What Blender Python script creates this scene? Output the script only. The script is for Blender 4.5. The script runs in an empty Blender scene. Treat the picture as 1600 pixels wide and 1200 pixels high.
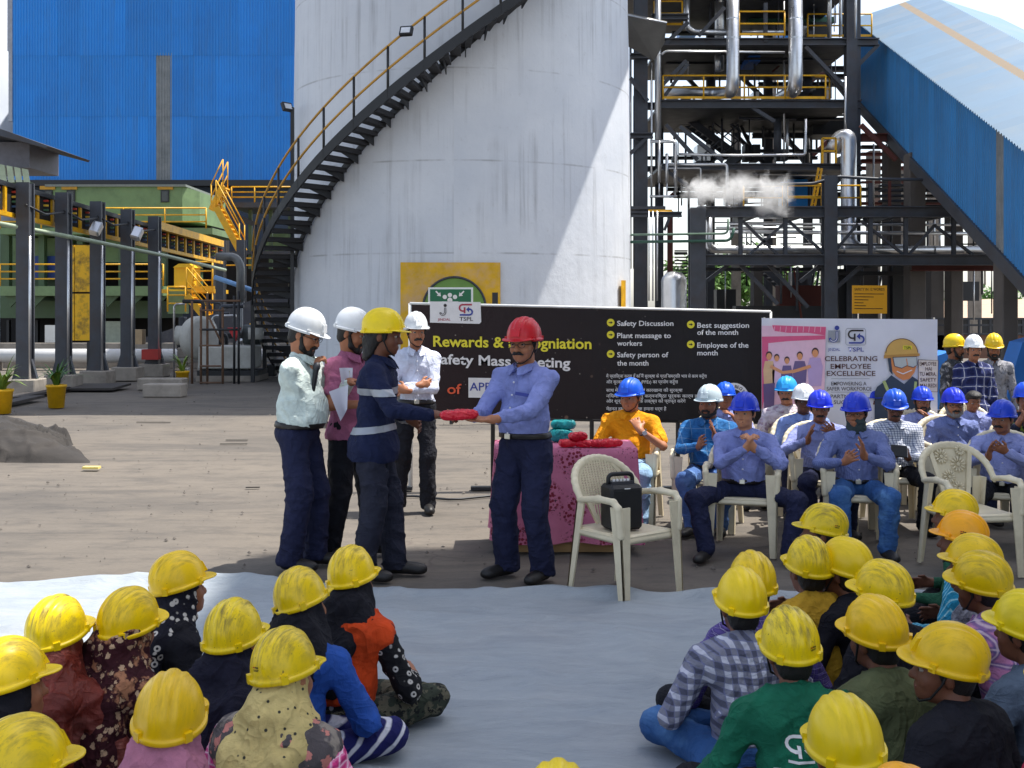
import bpy, math, random
import numpy as np
from mathutils import Vector, Matrix
rnd = random.Random(7)
scene = bpy.context.scene
COL = scene.collection
R = math.radians
# ------------------------------------------------------------------ camera, sky, sun, exposure
F_PX, HOR, CAM_H = 1800.0, 480.0, 1.83
cam = bpy.data.cameras.new('camera'); cam_o = bpy.data.objects.new('camera', cam); COL.objects.link(cam_o)
cam_o.location = (0, 0, CAM_H); cam_o.rotation_euler = (R(90), 0, 0)
cam.sensor_width = 36; cam.lens = 36*F_PX/1600; cam.shift_y = -(600-HOR)/1600; cam.clip_start = .05; cam.clip_end = 4000
scene.camera = cam_o
SUN_EL, SUN_AZ = R(68), R(80)          # azimuth measured from +Y (view direction) towards +X
sun_dir = Vector((math.cos(SUN_EL)*math.sin(SUN_AZ), math.cos(SUN_EL)*math.cos(SUN_AZ), math.sin(SUN_EL)))
world = bpy.data.worlds.new('World'); scene.world = world; world.use_nodes = True
nt = world.node_tree; bg = nt.nodes['Background']
sky = nt.nodes.new('ShaderNodeTexSky'); sky.sky_type = 'NISHITA'; sky.sun_disc = False
sky.sun_elevation = SUN_EL; sky.sun_rotation = SUN_AZ; sky.air_density = 1.0; sky.dust_density = 1.5; sky.ozone_density = 1.0
bw = nt.nodes.new('ShaderNodeRGBToBW'); mx = nt.nodes.new('ShaderNodeMix'); mx.data_type = 'RGBA'; mx.inputs[0].default_value = .5   # hazy, milky sky
nt.links.new(sky.outputs[0], bw.inputs[0]); nt.links.new(sky.outputs[0], mx.inputs[6]); nt.links.new(bw.outputs[0], mx.inputs[7])
nt.links.new(mx.outputs[2], bg.inputs[0]); bg.inputs[1].default_value = 0.15
sun = bpy.data.lights.new('sun', 'SUN'); sun.energy = 3.5; sun.angle = R(0.5); sun.color = (1, .955, .88)
sun_o = bpy.data.objects.new('sun', sun); COL.objects.link(sun_o); sun_o.location = (10, 5, 40)
sun_o.rotation_euler = sun_dir.to_track_quat('Z', 'Y').to_euler()
scene.view_settings.view_transform = 'Standard'; scene.view_settings.look = 'None'
scene.view_settings.gamma = 1; scene.view_settings.use_curve_mapping = False
scene.view_settings.exposure = 1.12
scene.cycles.use_denoising = True
scene.cycles.max_bounces = 6; scene.cycles.diffuse_bounces = 3; scene.cycles.glossy_bounces = 3
scene.cycles.transmission_bounces = 4; scene.cycles.volume_bounces = 2; scene.cycles.transparent_max_bounces = 8
# ------------------------------------------------------------------ helpers
def W(px, py, Z): return Vector(((px-800)/F_PX*Z, Z, CAM_H+(HOR-py)/F_PX*Z))
def GZ(py): return CAM_H*F_PX/(py-HOR)
def G(px, py): Z = GZ(py); return Vector(((px-800)/F_PX*Z, Z, 0))
def lin(c): c /= 255; return c/12.92 if c <= .04045 else ((c+.055)/1.055)**2.4
def S(r, g, b, k=1.0): return (lin(r)*k, lin(g)*k, lin(b)*k)
def tag(o, label=None, cat=None, group=None, kind=None):
    if label: o['label'] = label
    if cat: o['category'] = cat
    if group: o['group'] = group
    if kind: o['kind'] = kind
    return o
def empty(name, loc=(0,0,0), rz=0, label=None, cat=None, group=None, kind=None):
    o = bpy.data.objects.new(name, None); COL.objects.link(o); o.location = loc; o.rotation_euler = (0,0,rz); o.empty_display_size = .1
    return tag(o, label, cat, group, kind)
def link(name, me, mat=None, parent=None, mw=None):
    o = bpy.data.objects.new(name, me); COL.objects.link(o)
    if mat is not None:
        mats = mat if isinstance(mat, (list, tuple)) else [mat]
        if len(me.materials) == 0:
            for m in mats: me.materials.append(m)
        elif [x for x in me.materials] != list(mats):
            for i, m in enumerate(mats):
                o.material_slots[i].link = 'OBJECT'; o.material_slots[i].material = m
    if parent: o.parent = parent
    if mw is not None: o.matrix_local = mw
    return o
def copy_tree(o, parent=None):
    c = o.copy(); COL.objects.link(c); c.parent = parent
    for ch in [x for x in bpy.data.objects if x.parent == o]: copy_tree(ch, c)
    return c
def np_mesh(name, v, f, smooth=True):
    """v (n,3) array, f (m,4) or (m,3) index array"""
    me = bpy.data.meshes.new(name); v = np.asarray(v, np.float32); f = np.asarray(f, np.int32)
    n, m, k = len(v), len(f), f.shape[1]
    me.vertices.add(n); me.vertices.foreach_set('co', v.ravel())
    me.loops.add(m*k); me.loops.foreach_set('vertex_index', f.ravel())
    me.polygons.add(m); me.polygons.foreach_set('loop_start', np.arange(0, m*k, k, dtype=np.int32))
    me.polygons.foreach_set('use_smooth', np.full(m, smooth, bool))
    me.update(); me.validate(); return me
class MB:
    def __init__(s): s.v = []; s.f = []; s.sm = []; s.mi = []; s.cur = 0
    def add(s, vs, fs, smooth=False):
        o = len(s.v); s.v += [tuple(x) for x in vs]
        for f in fs: s.f.append([o+i for i in f]); s.sm.append(smooth); s.mi.append(s.cur)
        return s
    def box(s, a, b, bev=0):
        x0,y0,z0 = a; x1,y1,z1 = b
        if bev <= 0:
            return s.add([(x0,y0,z0),(x1,y0,z0),(x1,y1,z0),(x0,y1,z0),(x0,y0,z1),(x1,y0,z1),(x1,y1,z1),(x0,y1,z1)],
              [(0,3,2,1),(4,5,6,7),(0,1,5,4),(1,2,6,5),(2,3,7,6),(3,0,4,7)])
        c = Vector(((x0+x1)/2,(y0+y1)/2,(z0+z1)/2)); h = Vector((abs(x1-x0)/2,abs(y1-y0)/2,abs(z1-z0)/2)); e = min(bev, h.x*.9, h.y*.9, h.z*.9)
        V = []
        for zz, ins in ((-h.z, e), (-h.z+e, 0), (h.z-e, 0), (h.z, e)):
            X, Y = h.x-ins, h.y-ins
            for (px,py) in ((-X,-Y+e*(ins==0)),(-X+e*(ins==0),-Y),(X-e*(ins==0),-Y),(X,-Y+e*(ins==0)),(X,Y-e*(ins==0)),(X-e*(ins==0),Y),(-X+e*(ins==0),Y),(-X,Y-e*(ins==0))):
                V.append((c.x+px, c.y+py, c.z+zz))
        Fs = []
        for r in range(3):
            for i in range(8): Fs.append((r*8+i, r*8+(i+1)%8, r*8+8+(i+1)%8, r*8+8+i))
        Fs.append(tuple(range(7,-1,-1))); Fs.append(tuple(range(24,32)))
        return s.add(V, Fs)
    def frame(s, p1, p2, up=(0,0,1)):
        p1, p2 = Vector(p1), Vector(p2); d = (p2-p1).normalized(); u = Vector(up)
        if abs(d.dot(u)) > .98: u = Vector((0,1,0))
        x = d.cross(u).normalized(); y = x.cross(d).normalized(); return p1, p2, x, y
    def beam(s, p1, p2, w, h=None, up=(0,0,1)):
        h = h or w; p1, p2, x, y = s.frame(p1, p2, up); V = []
        for p in (p1, p2):
            for a, b in ((-1,-1),(1,-1),(1,1),(-1,1)): V.append(p + x*a*w/2 + y*b*h/2)
        return s.add(V, [(3,2,1,0),(4,5,6,7),(0,1,5,4),(1,2,6,5),(2,3,7,6),(3,0,4,7)])
    def ibeam(s, p1, p2, w, h, t=.02, up=(0,0,1)):
        p1, p2, x, y = s.frame(p1, p2, up); a, b = w/2, h/2; tf = max(t, h*.09)
        prof = [(-a,-b),(a,-b),(a,-b+tf),(t/2,-b+tf),(t/2,b-tf),(a,b-tf),(a,b),(-a,b),(-a,b-tf),(-t/2,b-tf),(-t/2,-b+tf),(-a,-b+tf)]
        V = [p + x*u + y*v for p in (p1, p2) for u, v in prof]; n = 12
        Fs = [(i, (i+1)%n, n+(i+1)%n, n+i) for i in range(n)]
        for o in (0, n): Fs += [[o+i for i in q] for q in ((0,1,2,11),(11,2,3,10),(10,3,4,9),(9,4,5,8),(8,5,6,7))]
        return s.add(V, Fs)
    def tube(s, pts, r, n=8, cap=True, closed=False):
        pts = [Vector(p) for p in pts]; m = len(pts); rs = r if isinstance(r, (list,tuple)) else [r]*m
        V = []; prev = None
        for i, p in enumerate(pts):
            if closed: d = pts[(i+1)%m]-pts[i-1]
            else: d = pts[min(i+1,m-1)]-pts[max(i-1,0)]
            d.normalize()
            if prev is None:
                u = Vector((0,0,1)) if abs(d.z) < .9 else Vector((0,1,0))
                x = d.cross(u).normalized()
            else: x = (prev - d*prev.dot(d)).normalized()
            prev = x; y = d.cross(x)
            for k in range(n):
                a = 2*math.pi*k/n; V.append(p + (x*math.cos(a)+y*math.sin(a))*rs[i])
        Fs = []
        for i in range(m if closed else m-1):
            j = (i+1) % m
            for k in range(n): Fs.append((i*n+k, i*n+(k+1)%n, j*n+(k+1)%n, j*n+k))
        s.add(V, Fs, True)
        if cap and not closed:
            o = len(s.v)-len(V); s.f.append([o+k for k in range(n-1,-1,-1)]); s.f.append([o+(m-1)*n+k for k in range(n)]); s.sm += [False]*2; s.mi += [s.cur]*2
        return s
    def lathe(s, prof, c=(0,0,0), n=24, a0=0, a1=2*math.pi, smooth=True, sx=1, sy=1):
        full = abs(a1-a0-2*math.pi) < 1e-4; cnt = n if full else n+1; V = []
        for r, z in prof:
            for k in range(cnt):
                a = a0+(a1-a0)*k/n; V.append((c[0]+r*math.cos(a)*sx, c[1]+r*math.sin(a)*sy, c[2]+z))
        Fs = []
        for i in range(len(prof)-1):
            for k in range(n):
                k2 = (k+1) % cnt; Fs.append((i*cnt+k, i*cnt+k2, (i+1)*cnt+k2, (i+1)*cnt+k))
        return s.add(V, Fs, smooth)
    def poly(s, pts): return s.add(pts, [tuple(range(len(pts)))])
    def slab(s, pts, d):
        """flat polygon pts extruded by vector d"""
        pts = [Vector(p) for p in pts]; d = Vector(d); n = len(pts)
        return s.add(pts+[p+d for p in pts], [tuple(range(n-1,-1,-1)), tuple(range(n,2*n))]+[(i,(i+1)%n,n+(i+1)%n,n+i) for i in range(n)])
    def mesh(s, name='m'):
        me = bpy.data.meshes.new(name); me.from_pydata(s.v, [], s.f)
        me.polygons.foreach_set('use_smooth', s.sm); me.polygons.foreach_set('material_index', s.mi); me.update(); return me
    def build(s, name, mat, parent=None, **k):
        o = link(name, s.mesh(name), mat, parent)
        if k: tag(o, **k)
        return o
def bend(pts, r=.3, n=5):
    """polyline with rounded corners"""
    pts = [Vector(p) for p in pts]; out = [pts[0]]
    for i in range(1, len(pts)-1):
        a, b, c = pts[i-1], pts[i], pts[i+1]; d1 = (a-b); d2 = (c-b); q = min(r, d1.length*.49, d2.length*.49)
        p1 = b+d1.normalized()*q; p2 = b+d2.normalized()*q
        for k in range(n+1):
            t = k/n; out.append(p1*(1-t)**2+b*2*t*(1-t)+p2*t*t)
    return out+[pts[-1]]
# ------------------------------------------------------------------ materials
_M = {}
def newmat(name):
    m = bpy.data.materials.new(name); m.use_nodes = True; t = m.node_tree
    return m, t, t.nodes['Principled BSDF']
def nd(t, typ, **k):
    n = t.nodes.new(typ)
    for a, b in k.items(): setattr(n, a, b)
    return n
def lk(t, a, b): t.links.new(a, b)
def coords(t, jitter=True, gen='Object'):
    tc = nd(t, 'ShaderNodeTexCoord')
    if not jitter: return tc.outputs[gen]
    oi = nd(t, 'ShaderNodeObjectInfo'); mu = nd(t, 'ShaderNodeVectorMath', operation='MULTIPLY_ADD')
    mu.inputs[0].default_value = (17,31,23); lk(t, oi.outputs['Random'], mu.inputs[1]); lk(t, tc.outputs[gen], mu.inputs[2])
    cb = nd(t, 'ShaderNodeCombineXYZ')
    for i in range(3): lk(t, oi.outputs['Random'], cb.inputs[i])
    lk(t, cb.outputs[0], mu.inputs[1]); return mu.outputs[0]
def mixc(t, fac, a, b, blend='MIX'):
    n = nd(t, 'ShaderNodeMix', data_type='RGBA', blend_type=blend)
    for s, v in ((n.inputs[0], fac), (n.inputs[6], a), (n.inputs[7], b)):
        if isinstance(v, (int, float)): s.default_value = v
        elif isinstance(v, tuple): s.default_value = (*v[:3], 1)
        else: lk(t, v, s)
    return n.outputs[2]
def math_(t, op, a, b=None, c=None):
    n = nd(t, 'ShaderNodeMath', operation=op)
    for i, v in enumerate((a, b, c)):
        if v is None: continue
        if isinstance(v, (int, float)): n.inputs[i].default_value = v
        else: lk(t, v, n.inputs[i])
    return n.outputs[0]
def noise(t, vec, scale, detail=4, rough=.6, dist=0):
    n = nd(t, 'ShaderNodeTexNoise'); n.inputs['Scale'].default_value = scale; n.inputs['Detail'].default_value = detail
    n.inputs['Roughness'].default_value = rough; n.inputs['Distortion'].default_value = dist; lk(t, vec, n.inputs['Vector']); return n.outputs[0]
def ramp(t, fac, lo, hi):
    n = nd(t, 'ShaderNodeMapRange', clamp=True); n.inputs[1].default_value = lo; n.inputs[2].default_value = hi; lk(t, fac, n.inputs[0]); return n.outputs[0]
def scaled(t, vec, s):
    n = nd(t, 'ShaderNodeVectorMath', operation='MULTIPLY'); lk(t, vec, n.inputs[0]); n.inputs[1].default_value = s; return n.outputs[0]
def bump(t, b, h, strength=.3, dist=.01):
    n = nd(t, 'ShaderNodeBump'); n.inputs['Strength'].default_value = strength; n.inputs['Distance'].default_value = dist
    lk(t, h, n.inputs['Height']); lk(t, n.outputs[0], b.inputs['Normal'])
def mul(c, k): return tuple(x*k for x in c)
def M(name, base=(.5,.5,.5), rough=.6, metal=0, var=.15, scale=6, bmp=0, bscale=60, dirt=None, damt=.35, dscale=2.5, stretch=(1,1,1), spec=.5, jitter=True, rv=0, streak=None):
    if name in _M: return _M[name]
    m, t, b = newmat(name); vec = scaled(t, coords(t, jitter), stretch)
    n1 = noise(t, vec, scale, 5)
    col = mixc(t, ramp(t, n1, .3, .7), mul(base, 1-var), mul(base, 1+var))
    if dirt:
        n2 = noise(t, vec, dscale, 7, .68); col = mixc(t, math_(t, 'MULTIPLY', ramp(t, n2, .48, .72), damt), col, dirt)
    if streak:
        sk = noise(t, scaled(t, coords(t, jitter), (2.2,2.2,.12)), 1.6, 6, .7); col = mixc(t, math_(t, 'MULTIPLY', ramp(t, sk, .52, .74), .4), col, streak)
    if rv:
        oi = nd(t, 'ShaderNodeObjectInfo'); hsv = nd(t, 'ShaderNodeHueSaturation'); lk(t, math_(t, 'ADD', math_(t, 'MULTIPLY', oi.outputs['Random'], rv), 1-rv/2), hsv.inputs['Value']); lk(t, col, hsv.inputs['Color']); col = hsv.outputs[0]
    lk(t, col, b.inputs['Base Color']); b.inputs['Metallic'].default_value = metal; b.inputs['Specular IOR Level'].default_value = spec
    lk(t, math_(t, 'ADD', math_(t, 'MULTIPLY', math_(t, 'SUBTRACT', n1, .5), .3), rough), b.inputs['Roughness'])
    if bmp: bump(t, b, noise(t, vec, bscale, 4), bmp)
    _M[name] = m; return m
def stripes(t, x, f, w, soft=.08):
    """1 inside stripes of width fraction w"""
    fr = math_(t, 'FRACT', math_(t, 'MULTIPLY', x, f)); d = math_(t, 'ABSOLUTE', math_(t, 'SUBTRACT', fr, .5))
    n = nd(t, 'ShaderNodeMapRange', clamp=True); lk(t, d, n.inputs[0]); n.inputs[1].default_value = w/2+soft/2; n.inputs[2].default_value = w/2-soft/2; return n.outputs[0]
def sep(t, vec):
    n = nd(t, 'ShaderNodeSeparateXYZ'); lk(t, vec, n.inputs[0]); return n.outputs
def fabric(name, base, rough=.85, kind='plain', c2=(0,0,0), c3=None, f=20, w=.4, f2=None, w2=.1, var=.18, bmp=.25, seam=None):
    if name in _M: return _M[name]
    m, t, b = newmat(name); vec = coords(t, False); x, y, z = sep(t, vec)
    wob = noise(t, vec, 6, 2); xs = math_(t, 'ADD', math_(t, 'ADD', x, math_(t, 'MULTIPLY', y, .5)), math_(t, 'MULTIPLY', wob, .03)); zs = math_(t, 'ADD', math_(t, 'ADD', z, math_(t, 'MULTIPLY', y, .25)), math_(t, 'MULTIPLY', wob, .03))
    col = mixc(t, ramp(t, noise(t, vec, 9, 4), .3, .7), mul(base, 1-var), mul(base, 1+var))
    if kind in ('plaid', 'check'):
        col = mixc(t, math_(t, 'MULTIPLY', stripes(t, xs, f, w), .62), col, c2); col = mixc(t, math_(t, 'MULTIPLY', stripes(t, zs, f, w), .62), col, c2)
        if c3: col = mixc(t, math_(t, 'MULTIPLY', stripes(t, xs, f2 or f, w2, .05), .8), col, c3); col = mixc(t, math_(t, 'MULTIPLY', stripes(t, zs, f2 or f, w2, .05), .8), col, c3)
    elif kind == 'stripe': col = mixc(t, stripes(t, xs, f, w), col, c2)
    elif kind == 'diag': col = mixc(t, stripes(t, math_(t, 'ADD', math_(t,'MULTIPLY',zs,1.0), math_(t, 'MULTIPLY', xs, .7)), f, w), col, c2)
    elif kind in ('dots', 'rings', 'flowers'):
        vo = nd(t, 'ShaderNodeTexVoronoi'); vo.inputs['Scale'].default_value = f; lk(t, vec, vo.inputs['Vector']); dd = vo.outputs['Distance']
        if kind == 'flowers': dd = math_(t, 'ADD', dd, math_(t, 'MULTIPLY', math_(t, 'SUBTRACT', noise(t, vec, f*3, 2), .5), .8))
        mk = ramp(t, dd, w+.06, w)
        if kind == 'rings': mk = math_(t, 'MULTIPLY', mk, ramp(t, dd, w*.45, w*.55))
        col = mixc(t, mk, col, c2)
        if c3: col = mixc(t, math_(t, 'MULTIPLY', ramp(t, noise(t, vec, f*.6, 3), .55, .62), ramp(t, dd, .3, .45)), col, c3)
    elif kind == 'blotch': col = mixc(t, ramp(t, noise(t, vec, f, 4, .6, .8), .52, .66), col, c2)
    elif kind == 'camo':
        col = mixc(t, ramp(t, noise(t, vec, f, 3), .5, .52), col, c2)
        if c3: col = mixc(t, ramp(t, noise(t, scaled(t, vec, (1.3,1.3,1.3)), f*1.3, 3), .56, .58), col, c3)
    lk(t, col, b.inputs['Base Color']); b.inputs['Roughness'].default_value = rough; b.inputs['Specular IOR Level'].default_value = .25
    if bmp:
        rg = math_(t, 'POWER', math_(t, 'SUBTRACT', 1.0, math_(t, 'ABSOLUTE', math_(t, 'MULTIPLY', math_(t, 'SUBTRACT', noise(t, scaled(t, vec, (1, 1, .6)), 5, 2, .5, 1.2), .5), 5))), 2.0)
        rg2 = math_(t, 'POWER', math_(t, 'SUBTRACT', 1.0, math_(t, 'MINIMUM', 1.0, math_(t, 'ABSOLUTE', math_(t, 'MULTIPLY', math_(t, 'SUBTRACT', noise(t, scaled(t, vec, (.8, .8, 1.5)), 10, 2, .5, .8), .5), 7)))), 2.0)
        h = math_(t, 'ADD', math_(t, 'ADD', math_(t, 'MULTIPLY', rg, .42), math_(t, 'MULTIPLY', rg2, .12)), math_(t, 'ADD', math_(t, 'MULTIPLY', noise(t, scaled(t, vec, (1, 1, .45)), 14, 4, .55, .6), .6), math_(t, 'MULTIPLY', noise(t, vec, 260, 2), .12))); bump(t, b, h, min(1, bmp*3.0), .03)
    _M[name] = m; return m
def paint_flat(name, base, rough=.55): return M(name, base, rough, var=.05, scale=15)
STEEL_DK = M('dark_steel', S(62,66,74), .55, .0, .25, 3, .15, 30, dirt=S(70,50,40), damt=.4)
STEEL_BLK = M('black_steel', S(34,36,40), .5, .0, .25, 3)
YEL = M('yellow_paint', S(225,170,20), .5, 0, .12, 4, dirt=S(110,80,40), damt=.5)
GALV = M('aluminium_cladding', (.62,.63,.65), .32, .85, .12, 3, .12, 6)
CONC = M('concrete', S(150,142,132), .9, 0, .18, 3, .3, 40, dirt=S(90,84,78), damt=.5)
# ------------------------------------------------------------------ numpy noise
_rng = np.random.RandomState(3); _LAT = _rng.rand(64,64,64).astype(np.float32)
def vnoise(x, y, z=None):
    if z is None: z = np.zeros_like(x)
    xi, yi, zi = np.floor(x).astype(int), np.floor(y).astype(int), np.floor(z).astype(int)
    fx, fy, fz = x-xi, y-yi, z-zi; fx, fy, fz = fx*fx*(3-2*fx), fy*fy*(3-2*fy), fz*fz*(3-2*fz); out = 0
    for a in (0,1):
        for b in (0,1):
            for c in (0,1):
                out = out + _LAT[(xi+a)&63, (yi+b)&63, (zi+c)&63]*(fx if a else 1-fx)*(fy if b else 1-fy)*(fz if c else 1-fz)
    return out-.5
def fbm(x, y, z=None, o=4):
    s = 0; a = 1
    for i in range(o): s = s+a*vnoise(x*2**i+i*7.3, y*2**i+i*3.1, None if z is None else z*2**i); a *= .5
    return s
def grid_mesh(name, X, Y, Zh):
    n, m = X.shape; v = np.stack([X, Y, Zh], -1).reshape(-1, 3); i = np.arange(n*m).reshape(n, m)
    f = np.stack([i[:-1,:-1], i[1:,:-1], i[1:,1:], i[:-1,1:]], -1).reshape(-1, 4); return np_mesh(name, v, f)
# ------------------------------------------------------------------ ground
m, t, b = newmat('yard_concrete'); vec = coords(t, False)
n1 = noise(t, vec, .35, 6, .6); n2 = noise(t, scaled(t, vec, (1,2.2,1)), 2.2, 7, .7); n3 = noise(t, vec, 28, 4)
col = mixc(t, ramp(t, n1, .35, .68), S(110,102,92), S(94,88,81)); col = mixc(t, math_(t,'MULTIPLY',ramp(t, n2, .48, .72),.6), col, S(60,58,57))
col = mixc(t, math_(t,'MULTIPLY',ramp(t, n2, .42, .25),.35), col, S(120,113,104))
col = mixc(t, math_(t,'MULTIPLY',ramp(t, n3, .55, .8), .3), col, S(58,56,54))
big = noise(t, scaled(t, vec, (.5,1.6,1)), .55, 5, .6, .8); col = mixc(t, math_(t,'MULTIPLY',ramp(t, big, .52, .66),.5), col, S(66,63,61))
trk = noise(t, scaled(t, vec, (.10,2.6,1)), 1.3, 5, .7); col = mixc(t, math_(t,'MULTIPLY',ramp(t, trk, .56, .70),.42), col, S(62,59,56))
vo = nd(t, 'ShaderNodeTexVoronoi', feature='DISTANCE_TO_EDGE'); vo.inputs['Scale'].default_value = .33
dm = nd(t, 'ShaderNodeVectorMath', operation='ADD'); nz = nd(t, 'ShaderNodeTexNoise'); nz.inputs['Scale'].default_value = 1.2; nz.inputs['Detail'].default_value = 6; lk(t, vec, nz.inputs['Vector'])
lk(t, vec, dm.inputs[0]); lk(t, scaled(t, nz.outputs[1], (.9,.9,0)), dm.inputs[1]); lk(t, dm.outputs[0], vo.inputs['Vector'])
ck = math_(t, 'MULTIPLY', ramp(t, vo.outputs[0], .007, .001), ramp(t, noise(t, vec, .8, 3), .56, .66)); col = mixc(t, math_(t,'MULTIPLY',ck,.75), col, S(84,76,70))
lk(t, col, b.inputs['Base Color']); b.inputs['Roughness'].default_value = .92; bump(t, b, math_(t,'ADD',n3, math_(t,'MULTIPLY',n2,1.5)), .35, .012)
GROUND = m
# one sheet to the horizon, a little uneven near the camera
gx = np.unique(np.concatenate([np.linspace(-1500,-60,8), np.linspace(-60,-14,16), np.linspace(-14,14,113), np.linspace(14,60,16), np.linspace(60,1500,8)]))
gy = np.unique(np.concatenate([np.linspace(-300,-4,10), np.linspace(-4,40,177), np.linspace(40,2500,14)]))
X, Y = np.meshgrid(gx, gy, indexing='ij'); fade = np.clip((45-np.abs(Y-10))/20, 0, 1)*np.clip((16-np.abs(X))/4, 0, 1)
ground = link('ground', grid_mesh('ground', X, Y, (fbm(X*.7, Y*.7, None, 3)*.018-.012)*fade), GROUND); tag(ground, kind='structure')
# ------------------------------------------------------------------ tarpaulin under the crowd
m, t, b = newmat('tarpaulin'); vec = coords(t, False)
n1 = noise(t, scaled(t, vec, (1,3.2,1)), 1.6, 7, .65, 1.2); n2 = noise(t, scaled(t, vec, (1.2,4,1)), 7, 6, .7, .8); n3 = noise(t, vec, .6, 4)
col = mixc(t, ramp(t, n1, .35, .68), S(162,169,174), S(144,152,160)); col = mixc(t, math_(t,'MULTIPLY',ramp(t, n3, .5, .72),.4), col, S(160,156,154))
col = mixc(t, math_(t,'MULTIPLY',ramp(t, n2, .62, .74),.35), col, S(120,134,148))
lk(t, col, b.inputs['Base Color']); b.inputs['Roughness'].default_value = .5; b.inputs['Specular IOR Level'].default_value = .4
vt = nd(t, 'ShaderNodeTexVoronoi', feature='DISTANCE_TO_EDGE'); vt.inputs['Scale'].default_value = 3.1; wv = nd(t, 'ShaderNodeVectorMath', operation='ADD'); nz = nd(t, 'ShaderNodeTexNoise'); nz.inputs['Scale'].default_value = 3; nz.inputs['Detail'].default_value = 5; lk(t, vec, nz.inputs['Vector']); lk(t, scaled(t, vec, (1,1.9,1)), wv.inputs[0]); lk(t, scaled(t, nz.outputs[1], (.6,.6,0)), wv.inputs[1]); lk(t, wv.outputs[0], vt.inputs['Vector'])
crease = math_(t, 'MULTIPLY', ramp(t, vt.outputs[0], .035, .0), ramp(t, noise(t, vec, 1.7, 3), .45, .6))
bump(t, b, math_(t,'ADD', n1, math_(t,'MULTIPLY', n2, .75)), .6, .03); TARP = m
nx, ny = 260, 180; u = np.linspace(0,1,nx); v = np.linspace(0,1,ny)**.9
xx = -6.5+u*12.5
edge = np.interp(xx, [-6.5,-3.44,-2.15,-.66,.3,1.0,6], [7.5,7.6,7.58,7.30,7.38,7.20,7.1])+fbm(xx*1.5, xx*0+2.2, None, 3)*.12
X = np.repeat(xx[:,None], ny, 1); Y = 1.2+(edge[:,None]-1.2)*v[None,:]
ridge = lambda n: np.clip(1-np.abs(n)*7, 0, 1)
Zt = .012+.024*ridge(vnoise(X*.9+3, Y*2.6))+.018*ridge(vnoise(X*.7+Y*.8, Y*2.2-X*.4+9))+.006*(fbm(X*2.5, Y*6, None, 3)+.5)+.018*ridge(vnoise(X*2.2+40, Y*1.1+3))+.015*ridge(vnoise(X*.5+Y*3.1, Y*1.9+21))+.007*ridge(vnoise(X*3.3-Y*2.1, Y*3.3+X+33))
de = edge[:,None]-Y; Zt += .035*np.exp(-((de-.07)/.05)**2)*(.4+1.2*np.clip(fbm(X*1.2, X*0+5, None, 2)+.5,0,1)); Zt *= np.clip(de/.03, .12, 1)
tarp = link('tarpaulin', grid_mesh('tarpaulin', X, Y, Zt), TARP); tag(tarp, 'wrinkled pale blue tarpaulin spread under the seated crowd', 'tarpaulin')
BLUE_ROPE = M('blue_hem', S(40,80,190), .6)
mb = MB(); mb.tube([(x, float(np.interp(x, xx, edge))+.012, .016) for x in np.linspace(-.75,-.18,24)], .008, 6)
mb.build('hem_strip', BLUE_ROPE, tarp)
# ------------------------------------------------------------------ tall block added out of view beyond the right edge to shade the crowd
SHX, SHY = sun_dir.x/sun_dir.z, sun_dir.y/sun_dir.z
bh = 26.0; bx0 = -1.75+bh*SHX                     # shadow edge at x=-1.75 on the ground
by1 = 10.45+0*SHY
blk = empty('shade_block', (bx0+4, 0, 0), 0, 'tall unseen block added for casting shade over the crowd from the right', 'building')
mb = MB(); mb.box((-4,-2.5,0),(4,by1,bh)); mb.build('wall', M('render_pale', S(200,196,188), .9, 0, .08, 1), blk)
mb = MB(); mb.box((-4.03,-2.7,bh),(4.2,by1,bh+.3)); mb.build('parapet', CONC, blk)
for k in range(5):
    for j in range(4):
        mb = MB(); mb.box((-4.04,-1.6+j*3,3+k*4.6),(-4.004,-.2+j*3,4.8+k*4.6)); w = mb.build('window', STEEL_BLK, blk)
# ------------------------------------------------------------------ corrugated sheet maker
def corrugated(w, h, pitch, amp, thick=0):
    """sheet in local XZ, ribs along Z, relief towards -Y"""
    n = max(2, int(round(w/pitch))); prof = []
    for i in range(n):
        x = i*w/n; p = w/n
        prof += [(x,0),(x+p*.45,0),(x+p*.55,-amp),(x+p*.9,-amp)]
    prof.append((w,0)); V = [(x,y,z) for z in (0,h) for x,y in prof]; k = len(prof)
    me = bpy.data.meshes.new('sheet'); me.from_pydata(V, [], [(i,i+1,k+i+1,k+i) for i in range(k-1)]); return me
BLUE_SHEET = M('blue_sheet', S(26,132,214), .42, 0, .07, .6, .05, 3, dirt=S(18,104,180), damt=.35, dscale=.4, rv=.16, streak=S(70,110,150))
# blue cladding building, far left
ZB = 52.0
def bx(px): return (px-800)/F_PX*ZB
def bz(py): return CAM_H+(HOR-py)/F_PX*ZB
bb = empty('blue_shed', (bx(20), ZB, 0), 0, 'tall bright blue corrugated steel shed behind the green machine house', 'shed')
x_total = bx(476)-bx(18); rows = [(bz(283), bz(182)), (bz(182), bz(87)), (bz(87), bz(-90))]
shw = x_total/13; OX, OY = bx(20), ZB
for ri, (z0, z1) in enumerate(rows):
    me = corrugated(shw, z1-z0+.12, .13, .028)
    for k in range(13):
        xs = k*shw
        if ri < 2 and (abs((OX+xs+shw/2)-bx(257)) < shw*.5): continue
        o = link('cladding_sheet', me, BLUE_SHEET, bb); o.location = (xs, -.012*ri-(.004 if k%2 else 0), z0)
STRIP = M('fibreglass_strip', S(120,124,126), .5, 0, .2, 2, dirt=S(150,150,148), damt=.6)
gap = [k for k in range(13) if abs((OX+k*shw+shw/2)-bx(257)) < shw*.5]
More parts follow.
